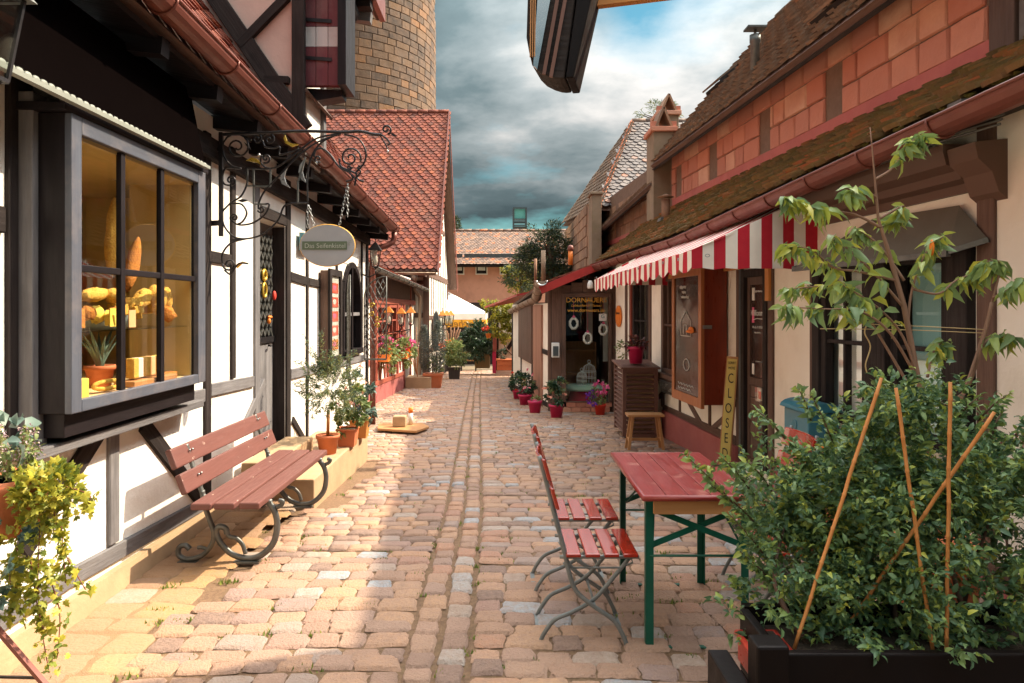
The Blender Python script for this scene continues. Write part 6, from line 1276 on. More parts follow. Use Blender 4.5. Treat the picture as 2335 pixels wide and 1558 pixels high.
# cut-off lantern at the top-left
p = W(-42, 175, 2.35); ln = lantern(p, 1.15, 'large black lantern cut off by the left edge of the picture', 'iron_grey'); MB().tube([p+Vector((0, 0, .5)), p+Vector((-.1, 0, .6)), p+Vector((-.5, 0, .6))], .014, 6).build('arm', MT['iron'], ln)
# small sign board on gable wall
m = MB(); p = W(993, 765, 22.2); m.prism([W(988, 800, 22.2), W(1000, 800, 22.2), W(1000, 722, 22.2), W(994, 706, 22.2), W(988, 722, 22.2)], (0, .1, 0)); tag(m.build('grey_board', MT['metal_dark']), 'narrow grey pointed board beside the gable house corner', 'board')
# hanging glazed sign overhead
hs = thing('hanging_sign_case', 'dark half-round glazed hanging sign box cut off by the top edge', 'sign', W(1270, 178, 2.3))
Yh = 2.3; ol = [(1208, -170), (1200, 85), (1206, 118), (1213, 148), (1228, 163), (1248, 173), (1265, 178), (1275, 179)]
m = MB(); body = [W(x, y, Yh) for x, y in ol]+[W(1287, 178, Yh), W(1334, -170, Yh)]
m.prism(body, (0.04, .16, .0)); m.build('case', MT['timber_dark'], hs, bevel=.004)
m = MB(); m.prism([W(1290, 178, Yh-.01), W(1308, 177, Yh-.01), W(1387, -170, Yh-.01), W(1338, -170, Yh-.01)], (.04, .17, 0)); m.build('side_board', MT['planter_dark'], hs, bevel=.004)
gm = [(1222, 158), (1226, 110), (1250, -40), (1226, -40), (1212, 140)]; MB().prism([W(1216, 150, Yh-.008), W(1225, 158, Yh-.008), W(1262, -40, Yh-.008), W(1228, -40, Yh-.008)], (0, .006, 0)).build('glass_strip', MT['chrome'], hs)
for x in (1206, 1211, 1216): MB().beam(W(x+3, 130, Yh-.006), W(x+5, -40, Yh-.006), .004, .008).build('moulding', MT['wood_light'], hs)
for a_, b_ in (((1240, 170), (1278, -40)), ((1256, 176), (1296, -40))): MB().beam(W(*a_, Yh-.006), W(*b_, Yh-.006), .012, .01, (0, 1, 0)).build('moulding', MT['louvre_brown'], hs)
m = MB(); m.beam(W(1300, 13, 2.42), (2.62, 2.62, 3.10), .035, .035); m.build('support_beam', MT['wood_orange'], hs)
# wooden board with stone block and candle
wb = MB().prism([(W(862, 978, 10.4).x, 10.35, g(10.4)+.05), (-1.28, 10.05, g(10)+.05), (-1.15, 10.55, g(10.5)+.05), (-1.3, 11.0, g(11)+.05), (-2.0, 10.95, g(11)+.05)], (0, 0, .035)).build('wooden_lid', MT['wood_light'], None, bevel=.006); wb.name = 'wood_board'; WL[wb.name] = WL['wooden_lid']; tag(wb, 'pale wooden board lying on blocks on the cobbles near the downpipe', 'board')
q = MB(); q.box(-1.8, -1.7, 10.4, 10.5, g(10.4), g(10.4)+.05); q.box(-1.45, -1.35, 10.4, 10.5, g(10.4), g(10.4)+.05); q.build('block', MT['timber_dark'], wb)
bt = g(10.6)+.088; sbk = MB().box(-1.70, -1.50, 10.45, 10.62, bt, bt+.17).build('stone_cube', MT['step_stone'], None, bevel=.02); tag(sbk, 'rough pale stone cube standing on the wooden board', 'stone')
cn_ = thing('candle_jar', 'white and orange candle jar beside the stone cube', 'candle', (-1.47, 10.7, bt)); MB().lathe([(.035, 0), (.035, .18)], (-1.46, 10.75, bt), 12).build('jar', MT['white_paint'], cn_); MB().lathe([(.037, .181), (.037, .26)], (-1.46, 10.75, bt), 12).build('lid', MT['orange'], cn_)
# ---------------------------------------------------------------- soap window display
tubz = thing('zinc_tub', 'grey zinc tub full of loofahs and sponges on the glass shelf', 'tub', (-2.3, 3.96, 1.537))
MB().lathe([(.10, 0), (.13, .10), (.125, .10), (.095, .01)], (-2.3, 3.96, 1.537), 18, sx=.9, sy=1.6).build('tub', MT['zinc'], tubz)
def lump(c, r_, lab, mname, name='loofah', rot=None, cat='loofah'):
    m = MB(); m.blob((0, 0, 0), r_[0], r_[1], r_[2], 12, 9, j=.10); o = m.build(name, MT[mname]); o.location = c; 
    if rot: o.rotation_euler = rot
    tag(o, lab, cat, 'loofahs and sponges in the soap window'); return o
lump((-2.3, 4.02, 1.82), (.045, .05, .23), 'tall upright yellow loofah standing in the zinc tub', 'loofah', rot=(-.05, 0, 0))
lump((-2.32, 4.20, 1.74), (.04, .045, .18), 'upright loofah leaning right behind the window bar', 'loofah_dark', rot=(-.35, 0, 0))
lump((-2.25, 3.76, 1.68), (.04, .15, .04), 'loofah lying on the left rim of the zinc tub', 'loofah', rot=(.1, 0, .1))
lump((-2.22, 4.22, 1.66), (.05, .10, .05), 'short loofah leaning at the right of the tub', 'loofah', rot=(.5, 0, .1))
lump((-2.22, 3.90, 1.67), (.05, .07, .045), 'round sponge on the front of the zinc tub', 'loofah'); lump((-2.22, 4.06, 1.62), (.05, .06, .045), 'round sponge right of the middle bar', 'loofah')
lump((-2.2, 4.33, 1.62), (.06, .085, .085), 'bunched yellow sponge glove right on the glass shelf', 'loofah'); lump((-2.2, 4.43, 1.60), (.05, .04, .09), 'hanging end of the yellow sponge glove at the right bar', 'loofah')
for (y, z, mn, lab) in ((3.74, 1.60, 'paper_yellow', 'yellow paper card in front of the zinc tub'), (3.93, 1.59, 'paper_peach', 'peach coloured price card right of the middle bar'), (3.45, 1.60, 'loofah_dark', 'orange bowl edge at the left end of the glass shelf')):
    tag(MB().box(-2.14, -2.135, y-.035, y+.035, z-.05, z+.05).build('price_card', MT[mn]), lab, 'card')
ORD = ['first', 'second', 'third', 'fourth', 'fifth', 'sixth', 'seventh', 'eighth', 'ninth', 'tenth', 'eleventh', 'twelfth', 'thirteenth', 'fourteenth']
for i in range(14):
    y = 3.52+.066*i+R.uniform(-.012, .012); z = 1.56+R.uniform(0, .09); q = MB(); s_ = R.uniform(.03, .05)
    if i % 2: q.blob((0, 0, 0), s_*.8, s_*1.3, s_, 10, 7, j=.16)
    else: q.box(-s_*.6, s_*.6, -s_*1.2, s_*1.2, -s_*.7, s_*.7)
    o = q.build('sponge', MT[mc_ := R.choice(('loofah', 'loofah', 'paper_yellow', 'loofah_dark'))], None, bevel=.006); o.location = (R.uniform(-2.26, -2.14), y, z); o.rotation_euler = (R.uniform(-.5, .5), R.uniform(-.4, .4), R.uniform(-.6, .6)); tag(o, ('rounded ' if i % 2 else 'blocky ')+('orange-brown' if mc_ == 'loofah_dark' else 'yellow')+' sponge piece, '+ORD[i]+' from the left in the heap on the glass shelf', 'sponge', 'sponge pieces heaped on the glass shelf')
al = thing('aloe_plant', 'aloe with thick toothed leaves in a terracotta pot inside the shop window', 'plant', (-2.3, 3.89, 1.2))
MB().lathe([(.055, 0), (.075, .10), (.085, .10), (.085, .125), (.07, .125), (.06, .1)], (-2.3, 3.89, 1.2), 16).build('pot', MT['terracotta'], al)
mat('aloe', (.10, .17, .13), (.15, .22, .18), .5, 8, .1, 40)
for i in range(11):
    a_ = i*2.4; L_ = R.uniform(.18, .30); d = Vector((math.cos(a_)*.6, math.sin(a_), 0)); pts = [Vector((-2.3, 3.89, 1.31))+d*L_*.75*t**1.1+Vector((0, 0, L_*(1.1*t-.25*t*t))) for t in np.linspace(0, 1, 7)]
    MB().tube(pts, [.022*(1-t*.92) for t in np.linspace(0, 1, 7)], 6, flat=.45).build('leaf', MT['aloe'], al)
for i, (y, c_) in enumerate(((3.94, 'loofah'), (3.99, 'poster_white'), (4.07, 'loofah'), (4.13, 'paper_peach'), (4.22, 'paper_yellow'))):
    tag(MB().box(-2.17, -2.12, y-.02, y+.035, 1.245, 1.36).build('soap_bar', MT[c_], None, bevel=.005), ['amber', 'white', 'honey', 'peach', 'yellow'][i]+' soap bar standing on the wooden tray', 'soap')
tag(MB().box(-2.2, -2.08, 3.85, 4.36, 1.203, 1.235).build('soap_tray', MT['wood_light'], None, bevel=.006), 'wooden tray under the row of upright soap bars', 'tray')
tag(MB().box(-2.12, -2.08, 3.30, 3.43, 1.203, 1.30).build('soap_block', MT['paper_yellow'], None, bevel=.006), 'yellow soap block in the lower left window corner', 'soap')
m = MB(); m.tube([(-2.12+.02*math.cos(t), 3.66+.1*math.cos(t), 1.24+.02*math.sin(t)) for t in np.linspace(0, 6.28, 14, endpoint=False)], .012, 6, closed=True); tag(m.build('bead_string', MT['loofah']), 'string of honey-coloured beads before the aloe pot', 'beads')
m = MB(); m.lathe([(.01, 0), (.04, .01), (.09, .03), (.088, .035), (.04, .015)], (-2.2, 4.40, 1.203), 12); tag(m.build('soap_dish', MT['loofah_dark']), 'brown leaf-shaped dish at the right of the window', 'dish')
# far umbrella and furniture
um = thing('market_umbrella', 'large white umbrella with yellow valance at the end of the lane', 'umbrella', (-2.5, 29.5, -1.0))
c0 = W(1018, 668, 28.8); e0 = W(1108, 715, 27.8); cs = [Vector((e0.x, 27.8, e0.z)), Vector((e0.x-3.6, 27.8, e0.z)), Vector((e0.x-3.6, 31.4, e0.z)), Vector((e0.x, 31.4, e0.z))]; tp = Vector((e0.x-1.8, 29.6, W(0, 668, 29.6).z+.1))
m = MB(); m.add(cs+[tp], [(0, 1, 4), (1, 2, 4), (2, 3, 4), (3, 0, 4)]); m.add([cs[0], cs[1], cs[1]-Vector((0, 0, .25)), cs[0]-Vector((0, 0, .25))], [(0, 1, 2, 3)]); m.add([cs[3], cs[0], cs[0]-Vector((0, 0, .25)), cs[3]-Vector((0, 0, .25))], [(0, 1, 2, 3)]); m.build('canopy', MT['umbrella_white'], um)
m = MB(); dz_ = Vector((0, 0, .252)); dz2 = Vector((0, 0, .56))
for i in range(4): a_, b_ = cs[i], cs[(i+1) % 4]; m.add([a_-dz_, b_-dz_, b_-dz2, a_-dz2], [(0, 1, 2, 3)])
va_ = m.build('valance', MT['umbrella_yellow'], um); text('Tucher', .42, (W(1060, 0, 27.75).x, 27.77, cs[0].z-.42), (1, 0, 0), UP, 'umbrella_ochre', va_, mirror=True, shear=.2)
MB().tube([(tp.x, tp.y, -1.05), (tp.x, tp.y, tp.z)], .05, 8).build('pole', MT['wood_light'], um)
ft = thing('garden_table_set', 'shaded wooden bench set under the umbrella at the lane end', 'bench', (-1.6, 28.5, -.98))
for z in (.45, .75, .95): p0 = W(1048, 0, 28.5).x; MB().box(p0, p0+.75, 28.4+.2*(z > .5), 28.6+.2*(z > .5), -1.0+z, -1.0+z+.05).build('plank', MT['wood_light'], ft)
m = MB(); m.box(p0+.05, p0+.1, 28.4, 28.7, -1, 0); m.box(p0+.65, p0+.7, 28.4, 28.7, -1, 0); m.build('leg', MT['iron'], ft)
tag(MB().box(-4, 2.5, 33, 33.2, -1.2, W(0, 690, 33).z).build('dark_wall', MT['timber_dark']), 'dark shaded timber wall behind the umbrella', 'wall')
# ================================================================ plants
def leaves(name, pts, nrm_, size, m, parent=None, aspect=.45, curl=.25, rnds=None, jitter=.5, kind='stuff', lab=None, lobed=False):
    """pts: Nx3 leaf roots, nrm_: Nx3 growth directions; each leaf is a folded blade of six faces"""
    n = len(pts); P = np.asarray(pts, float); D = np.asarray(nrm_, float)+NR.normal(0, jitter, (n, 3)); D /= np.linalg.norm(D, axis=1, keepdims=True)+1e-9
    U = NR.normal(0, 1, (n, 3))+np.array([0, 0, .8]); S_ = np.cross(D, U); S_ /= np.linalg.norm(S_, axis=1, keepdims=True)+1e-9; Nn = np.cross(S_, D)
    Nn *= np.sign(Nn[:, 2:3]+1e-6); L_ = (np.asarray(size) if np.ndim(size) else np.full(n, size))*NR.uniform(.5, 1.35, n); L_ = L_[:, None]; w = L_*aspect/2
    tpl = [(0, 0, 0), (.35, 1, .12), (.38, 0, 0), (.35, -1, .12), (.72, .8, .05), (.75, 0, -.08), (.72, -.8, .05), (1, 0, -.2)]
    if lobed:
        h_ = [(0, 0), (-.12, .42), (.10, .62), (.18, .98), (.40, .50), (.62, .72), (.66, .34), (1, 0)]; tpl = [(.38, 0, .05)]+[(a, b, .02 if b < .6 else -.10) for a, b in h_]+[(a, -b, .02 if b < .6 else -.10) for a, b in h_[-2:0:-1]]; nt = len(tpl)-1
    V = np.stack([P+D*L_*a+S_*w*b+Nn*L_*(c*(1 if b else 1)-curl*a*a) for a, b, c in tpl], 1).reshape(-1, 3)
    tf = [(0, 2, 1), (0, 3, 2), (1, 2, 5, 4), (2, 3, 6, 5), (4, 5, 7), (5, 6, 7)]
    if lobed:
        base = (np.arange(n)*(nt+1))[:, None]; tris = [base+np.array([0, 1+i, 1+(i+1) % nt]) for i in range(nt)]; T = np.concatenate(tris); Q = np.zeros((0, 4), int); reps = (nt, 0)
    else: reps = (4, 2)
    if not lobed: base = (np.arange(n)*8)[:, None]; T = np.concatenate([(base+np.array([0, 2, 1])), (base+np.array([0, 3, 2])), (base+np.array([4, 5, 7])), (base+np.array([5, 6, 7]))]); Q = np.concatenate([(base+np.array([1, 2, 5, 4])), (base+np.array([2, 3, 6, 5]))])
    c = P.mean(0); V = V-c; me = bpy.data.meshes.new(name); me.vertices.add(len(V)); me.vertices.foreach_set('co', V.astype(np.float32).ravel())
    nl = T.size+Q.size; me.loops.add(nl); me.loops.foreach_set('vertex_index', np.concatenate([T.ravel(), Q.ravel()]).astype(np.int32)); me.polygons.add(len(T)+len(Q))
    st = np.concatenate([np.arange(len(T))*3, T.size+np.arange(len(Q))*4]); me.polygons.foreach_set('loop_start', st.astype(np.int32))
    r_ = NR.rand(n) if rnds is None else np.asarray(rnds); me.update(calc_edges=True)
    at = me.attributes.new('rnd', 'FLOAT', 'FACE'); at.data.foreach_set('value', np.concatenate([r_]*(reps[0]+reps[1])).astype(np.float32)); me.materials.append(MT[m]); me.validate()
    o = bpy.data.objects.new(name, me); SC.collection.objects.link(o); c = Vector(c); WL[o.name] = c
    if parent: o.parent = parent; o.location = c-WL[parent.name]
    else: o.location = c
    if kind: o['kind'] = kind
    if lab: o['label'] = lab
    return o
leafmat('box_leaf', [(.05, .115, .06), (.095, .18, .08), (.16, .25, .08), (.28, .34, .06), (.46, .42, .06)], .48, .3)
leafmat('ivy_leaf', [(.09, .15, .03), (.24, .28, .04), (.42, .38, .04), (.55, .46, .06)], .5, .35)
leafmat('blue_leaf', [(.05, .10, .09), (.10, .16, .14), (.14, .2, .15)], .5, .3)
leafmat('peach_leaf', [(.15, .25, .12), (.26, .38, .13), (.42, .48, .08), (.58, .52, .07)], .38, .35)
leafmat('conifer_leaf', [(.06, .11, .08), (.12, .18, .10), (.20, .24, .10), (.30, .28, .08)], .6, .25)
leafmat('grey_conifer', [(.07, .10, .11), (.13, .17, .17), (.19, .22, .19), (.25, .24, .12)], .65, .2)
leafmat('tree_leaf', [(.015, .035, .025), (.03, .06, .035), (.06, .085, .03), (.11, .12, .025)], .6, .2)
leafmat('vine_leaf', [(.12, .14, .02), (.26, .26, .03), (.42, .36, .03)], .6, .35)
leafmat('laurel_leaf', [(.015, .04, .022), (.03, .07, .035), (.06, .12, .05)], .35, .2)
leafmat('herb_leaf', [(.10, .16, .05), (.18, .24, .08), (.30, .30, .10)], .6, .35)
leafmat('red_leaf', [(.05, .015, .02), (.12, .03, .035), (.2, .08, .03)], .5, .25)
def pot(c, r_, h, m, lab, name='flower_pot', group=None, square=False):
    t = thing(name, lab, 'potted plant', c, group); c = Vector(c)
    if square: 
        mm = MB(); mm.add([c+Vector((sx*r_*k, sy*r_*k, z)) for z, k in ((0, .82), (h, 1)) for sx, sy in ((-1, -1), (1, -1), (1, 1), (-1, 1))], [(0, 1, 5, 4), (1, 2, 6, 5), (2, 3, 7, 6), (3, 0, 4, 7), (3, 2, 1, 0)]); 
        mm.build('pot', MT[m], t); q = MB()
        for k in range(4):
            s_ = [(-1, -1), (1, -1), (1, 1), (-1, 1)]; a_, b_ = s_[k], s_[(k+1) % 4]; q.beam(c+Vector((a_[0]*r_*1.02, a_[1]*r_*1.02, h)), c+Vector((b_[0]*r_*1.02, b_[1]*r_*1.02, h)), r_*.12, r_*.16)
        q.build('rim', MT[m], t); MB().quad(c+Vector((-r_, -r_, h*.93)), c+Vector((r_, -r_, h*.93)), c+Vector((r_, r_, h*.93)), c+Vector((-r_, r_, h*.93))).build('soil', MT['soil'], t)
    else:
        MB().lathe([(r_*.7, 0), (r_*.93, h*.82), (r_*1.02, h*.82), (r_*1.04, h), (r_*.93, h), (r_*.9, h*.86)], c, 24).build('pot', MT[m], t); MB().lathe([(.001, h*.85), (r_*.92, h*.87)], c, 16).build('soil', MT['soil'], t)
    return t
def ball(c, rad, n, shell=.55, flat_bottom=False):
    d = NR.normal(0, 1, (n, 3)); d /= np.linalg.norm(d, axis=1, keepdims=True); r_ = shell+(1-shell)*NR.rand(n)**.7
    bump = 1+.18*np.sin(d[:, 0]*7+c[0]*9)*np.cos(d[:, 2]*6+c[1]*5)+.1*np.sin(d[:, 1]*11)
    return np.array(c)+d*np.array(rad)*(r_*bump)[:, None], d
def clumps(c, rad, k, per, cr, seed=None, lift=.3):
    cc, dd = ball(c, rad, k, .45); P = []; D = []
    for a_, d in zip(cc, dd):
        p, q = ball(a_, (cr, cr, cr*.8), per, .3); P.append(p); D.append(q*.6+d*.8+np.array([0, 0, lift]))
    return np.concatenate(P), np.concatenate(D)
def stems(t, base, tips, r0, m, r1=None, bend=.1):
    mm = MB()
    for tip in tips:
        a_, b_ = Vector(base), Vector(tip); mid = a_.lerp(b_, .5)+Vector((R.gauss(0, bend), R.gauss(0, bend), R.gauss(0, bend*.5)))*(b_-a_).length; mm.tube(smooth([a_, mid, b_], 4), [r0*(1-.75*i/8) for i in range(9)], 6)
    return mm.build('stem', MT[m], t)
# --- box hedge in its planter (right foreground)
pt_ = thing('hedge_planter', 'dark wooden planter box in the right foreground holding the box hedge', 'planter', (2.2, 2.05, 0))
YP = 1.95; zt = W(0, 1492, YP).z; xl = W(1785, 0, YP).x
for i in range(3): MB().box(xl+.0, 3.0, YP, YP+.03, zt-.20*(i+1)+.004, zt-.20*i).build('plank', MT['planter_dark'], pt_, bevel=.006)
MB().box(W(1718, 0, 1.93).x, W(1792, 0, 1.93).x, 1.90, 1.98, 0, W(0, 1468, 1.92).z).build('corner_post', MT['planter_dark'], pt_, bevel=.008)
for i in range(3): MB().box(xl-.02, xl+.01, YP+.032, 2.25, zt-.20*(i+1)+.004, zt-.20*i).build('plank', MT['planter_dark'], pt_, bevel=.006)
MB().box(xl, 3.0, 2.26, 2.29, .05, zt).build('back_board', MT['planter_dark'], pt_); MB().box(xl+.01, 3.0, YP+.03, 2.26, zt-.08, zt-.06).build('soil', MT['soil'], pt_)
sp_ = thing('plastic_planter', 'red-brown plastic window box tucked behind the dark planter corner', 'planter', W(1735, 1530, 2.25)); a_ = W(1682, 1444, 2.22); 
m = MB(); x0, x1, y0, y1, zt2 = a_.x, a_.x+.12, 2.0, 2.22, W(0, 1444, 2.22).z
hb_ = .085; m.box(x0, x0+.012, y0, y1, zt2-hb_, zt2); m.box(x1-.012, x1, y0, y1, zt2-hb_, zt2); m.box(x0+.012, x1-.012, y0, y0+.012, zt2-hb_, zt2); m.box(x0+.012, x1-.012, y1-.012, y1, zt2-hb_, zt2); m.box(x0+.012, x1-.012, y0+.012, y1-.012, zt2-hb_, zt2-hb_+.02); m.build('box', MT['red_plastic'], sp_, bevel=.004)
m = MB(); m.tube([(x0, y0, zt2), (x1, y0, zt2), (x1, y1, zt2), (x0, y1, zt2)], .012, 6, closed=True); m.build('rim', MT['red_plastic'], sp_)
tag(MB().box(W(1650, 0, 2.0).x, W(1700, 0, 2.0).x, 1.96, 2.16, 0, W(0, 1480, 2.16).z).build('side_crate', MT['planter_dark'], None, bevel=.006), 'dark wooden box under the red-brown plastic window box', 'box')
hg = thing('box_hedge', 'dense dark green box hedge filling the right foreground', 'hedge', (1.55, 2.25, zt-.06))
P = []; D = []
zones = [((2000, 1115), 2.35, (.28, .26, .22), 42), ((1885, 1200), 2.35, (.22, .22, .24), 36), ((2110, 1050), 2.4, (.26, .24, .22), 36), ((2090, 1250), 2.3, (.36, .25, .32), 60), ((1900, 1345), 2.3, (.20, .2, .22), 28), ((2270, 1300), 2.25, (.28, .22, .34), 40), ((2250, 1130), 2.4, (.22, .2, .20), 20), ((1980, 1390), 2.2, (.42, .2, .14), 34), ((1765, 1180), 2.45, (.12, .1, .18), 10), ((2030, 960), 2.35, (.12, .12, .10), 8)]
for (q, Yz, rad, k) in zones:
    c = W(q[0], q[1], Yz); cc, dd = ball(c, rad, k, .25)
    for a_, d in zip(cc, dd):   # each centre carries a leafy twig pointing up and out
        ax = d*.8+np.array([0, -.15, .75]); ax /= np.linalg.norm(ax); L_ = R.uniform(.10, .22); n_ = 52; tt = NR.rand(n_); P.append(a_+np.outer(tt, ax)*L_+NR.normal(0, .012, (n_, 3))); D.append(NR.normal(0, .8, (n_, 3))+ax*.9)
        for _ in range(2):
            b_ = a_+NR.normal(0, .05, 3); ax2 = ax+NR.normal(0, .5, 3); ax2 /= np.linalg.norm(ax2); tt = NR.rand(26); P.append(b_+np.outer(tt, ax2)*L_*.7+NR.normal(0, .008, (26, 3))); D.append(NR.normal(0, .8, (26, 3))+ax2)
P = np.concatenate(P); D = np.concatenate(D); kp = ~((P[:, 2] < zt-.03) & (P[:, 1] < 2.0)); P, D = P[kp], D[kp]
ctr = np.array(W(2050, 1200, 2.35)); rr_ = np.clip(NR.beta(1.4, 2.3, len(P))*1.0, 0, .85); leaves('foliage', P, D, .026, 'box_leaf', hg, .48, rnds=rr_, jitter=.2)
# reaching sprigs with yellow tips
P = []; D = []; rn = []; sprigs = [((1700, 1180), (1560, 1035)), ((1720, 1130), (1640, 1040)), ((1800, 1080), (1735, 1040)), ((1790, 1000), (1738, 940)), ((1850, 960), (1815, 880)), ((1730, 1200), (1625, 1110)), ((1760, 1290), (1660, 1170)), ((1740, 1060), (1600, 1060)), ((2230, 960), (2300, 895)), ((2260, 1000), (2335, 945)), ((1985, 920), (2010, 862)), ((1900, 1010), (1870, 905)), ((1780, 1350), (1690, 1260)), ((2180, 960), (2240, 905)), ((1760, 1120), (1700, 1050))]
sm = MB()
for a_, b_ in sprigs:
    A_, B_ = np.array(W(*a_, 2.30)), np.array(W(*b_, 2.22)); B_[1] += R.uniform(-.05, .1)
    ax = B_-A_; L_ = np.linalg.norm(ax); n_ = int(L_/.0042); sm.tube([A_, (A_+B_)/2+np.array([0, 0, .01]), B_], [.004, .003, .0015], 5)
    for i in range(n_):
        t_ = i/n_; P.append(A_+ax*t_+NR.normal(0, .003, 3)); d = NR.normal(0, 1, 3); d -= ax*d.dot(ax)/L_**2; D.append(d/np.linalg.norm(d)*.8+ax/L_*.8); rn.append(min(.98, .25+.55*t_*NR.rand()+.15*NR.rand()))
leaves('sprig_leaves', P, D, .027, 'box_leaf', hg, .5, rnds=rn, jitter=.15)
zb0 = zt-.07
for (x, y) in ((1890, 1100), (1790, 1200), (2000, 1080), (2180, 1100), (2260, 1180), (2080, 1160), (1850, 1320), (1960, 1180), (2300, 1270), (1760, 1290)):
    q = W(x, y, R.uniform(2.25, 2.45)); b_ = Vector((q.x*.9+.17+R.uniform(-.1, .1), R.uniform(2.1, 2.4), zb0)); sm.tube(smooth([b_, b_.lerp(q, .5)+Vector((R.gauss(0, .03), 0, 0)), q], 4), [.011*(1-.7*i/8) for i in range(9)], 6)
sm.build('branch', MT['bark_dark'], hg, kind='stuff')
for (xa, ya2, xb, yb3, Ya, Yb, lab) in ((1811, 1480, 2010, 862, 2.06, 2.12, 'leftmost bamboo cane leaning right in the box hedge'), (2128, 1490, 2043, 885, 2.05, 2.06, 'bamboo cane leaning left in the middle of the box hedge'), (2158, 1492, 2167, 872, 2.04, 2.02, 'upright bamboo cane in the box hedge'), (1925, 1440, 2268, 940, 2.2, 2.0, 'bamboo cane slanting far to the right across the box hedge')):
    ca_, cb_ = W(xa, ya2, Ya), W(xb, yb3, Yb); cp_ = []; cr_ = []
    for i in range(8):
        for dt, rr3 in ((0, .0056), (.45, .0056), (.49, .0068), (.51, .0066), (.55, .0054)): cp_.append(ca_.lerp(cb_, (i+dt)/8)+Vector((.0012*math.sin(i*2.1), 0, 0))); cr_.append(rr3)
    cp_.append(cb_); cr_.append(.005)
    tag(MB().tube(cp_, cr_, 8).build('bamboo_cane', MT['bamboo']), lab, 'cane', 'bamboo canes in the box hedge')
# purple-leaved shrub at right edge, orange flowers by the wall
ps = thing('purple_shrub', 'small dark purple-leaved shrub at the right edge behind the hedge', 'shrub', W(2300, 1200, 2.6)); P, D = clumps(W(2305, 1090, 2.6), (.10, .1, .16), 14, 14, .04); leaves('foliage', P, D, .035, 'red_leaf', ps, .5); stems(ps, W(2310, 1350, 2.6), [W(2280, 1040, 2.6), W(2325, 1030, 2.6)], .006, 'bark_dark')
of = thing('orange_flowers', 'orange flowers in a box against the cream wall behind the hedge', 'flowers', G.pt(5.2, .35, .3)); P, D = clumps(G.pt(5.1, .42, .28), (.15, .5, .12), 24, 12, .05); leaves('foliage', P, D, .05, 'herb_leaf', of); P, D = clumps(G.pt(5.1, .50, .30), (.12, .45, .12), 20, 8, .03)
leafmat('orange_petal', [(.75, .10, .02), (.9, .25, .03)], .6, .3); leaves('blossom', P, D, .04, 'orange_petal', of, .7); MB().prism([G.pt(4.7, .1, .15), G.pt(5.6, .1, .15), G.pt(5.6, .1, .4), G.pt(4.7, .1, .4)], (0, 0, .22)).build('window_box', MT['terracotta'], of)
# --- peach tree
pe = thing('peach_tree', 'slender young peach tree with drooping long leaves before the bay window', 'tree', W(2110, 1080, 3.05))
YT = 3.05
tr = [(2125, 1250), (2112, 930), (2090, 850), (2062, 700), (2045, 640), (2025, 570), (2003, 500), (1995, 410), (1988, 330), (1984, 290)]
MB().tube([W(x, y, YT) for x, y in tr], [.018, .015, .0135, .012, .011, .009, .0065, .0045, .003, .002], 8).build('trunk', MT['bark'], pe)
brs = [[(2045, 640), (1960, 620), (1900, 610), (1850, 570), (1790, 560)], [(2010, 520), (1950, 490), (1880, 480), (1840, 470), (1790, 450)], [(1995, 410), (2040, 380), (2070, 330), (2100, 310)], [(2060, 700), (1990, 620), (1900, 540)], [(2095, 870), (2030, 760), (1960, 710), (1880, 705), (1790, 700)], [(2085, 900), (1990, 740), (1935, 655), (1900, 650), (1800, 660)], [(2070, 740), (2080, 660), (2110, 580), (2150, 540)], [(2105, 900), (2060, 770), (2000, 700), (1920, 650)], [(1997, 450), (1960, 430), (1935, 440)], [(2003, 500), (2060, 470), (2040, 500)], [(2062, 640), (2005, 560), (1950, 520)],
    [(2190, 920), (2230, 800), (2265, 680), (2280, 600), (2240, 600)], [(2265, 680), (2300, 660), (2335, 640)], [(2240, 790), (2260, 770), (2300, 770)], [(2115, 860), (2130, 800), (2150, 780)], [(2085, 660), (2140, 670), (2180, 640), (2230, 620)]]
P = []; D = []; bm = MB(); SZ = []
for k, b_ in enumerate(brs):
    yo = R.uniform(-.25, .25) if k > 2 else R.uniform(-.12, .12); pts = smooth([W(x, y, YT+yo*(i/len(b_))) for i, (x, y) in enumerate(b_)], 5); n_ = len(pts); bm = MB(); bm.tube(pts, [.0058*(1-.75*i/n_)+.001 for i in range(n_)], 6); bm.build('branch', MT['bark'], pe)
    tips = range(int(n_*.45), n_) if k != 11 else range(int(n_*.7), n_)
    for i in tips:
        for _ in range(4 if i < n_-3 else 8):
            P.append(np.array(pts[i])+NR.normal(0, .008, 3)); a_ = NR.uniform(0, 6.28); D.append(np.array([math.cos(a_), math.sin(a_)*.8, NR.uniform(-1.7, .25)])); SZ.append(.070)
leaves('foliage', P, D, np.array(SZ), 'peach_leaf', pe, .40, .5, rnds=np.clip(NR.beta(1.5, 2, len(P)), 0, 1), jitter=.15)
MB().tube(smooth([W(2112, 930, YT), W(2195, 900, YT+.05), W(2235, 800, YT), W(2262, 690, YT)], 4), .0075, 6).build('side_stem', MT['bark'], pe)
MB().blob(W(2125, 565, 3.0), .009, .014, .036).build('yellowed_leaf', MT['petal_orange'], pe)
tp_ = thing('tree_tub', 'tub behind the box hedge from which the peach tree grows', 'pot', W(2125, 1250, YT)); 
bt_ = W(2125, 1250, YT); MB().lathe([(.14, -bt_.z), (.19, .02), (.2, .05), (.17, .05)], bt_, 20).build('tub', MT['terracotta'], tp_); MB().lathe([(.001, .02), (.18, .02)], bt_, 16).build('soil', MT['soil'], tp_)
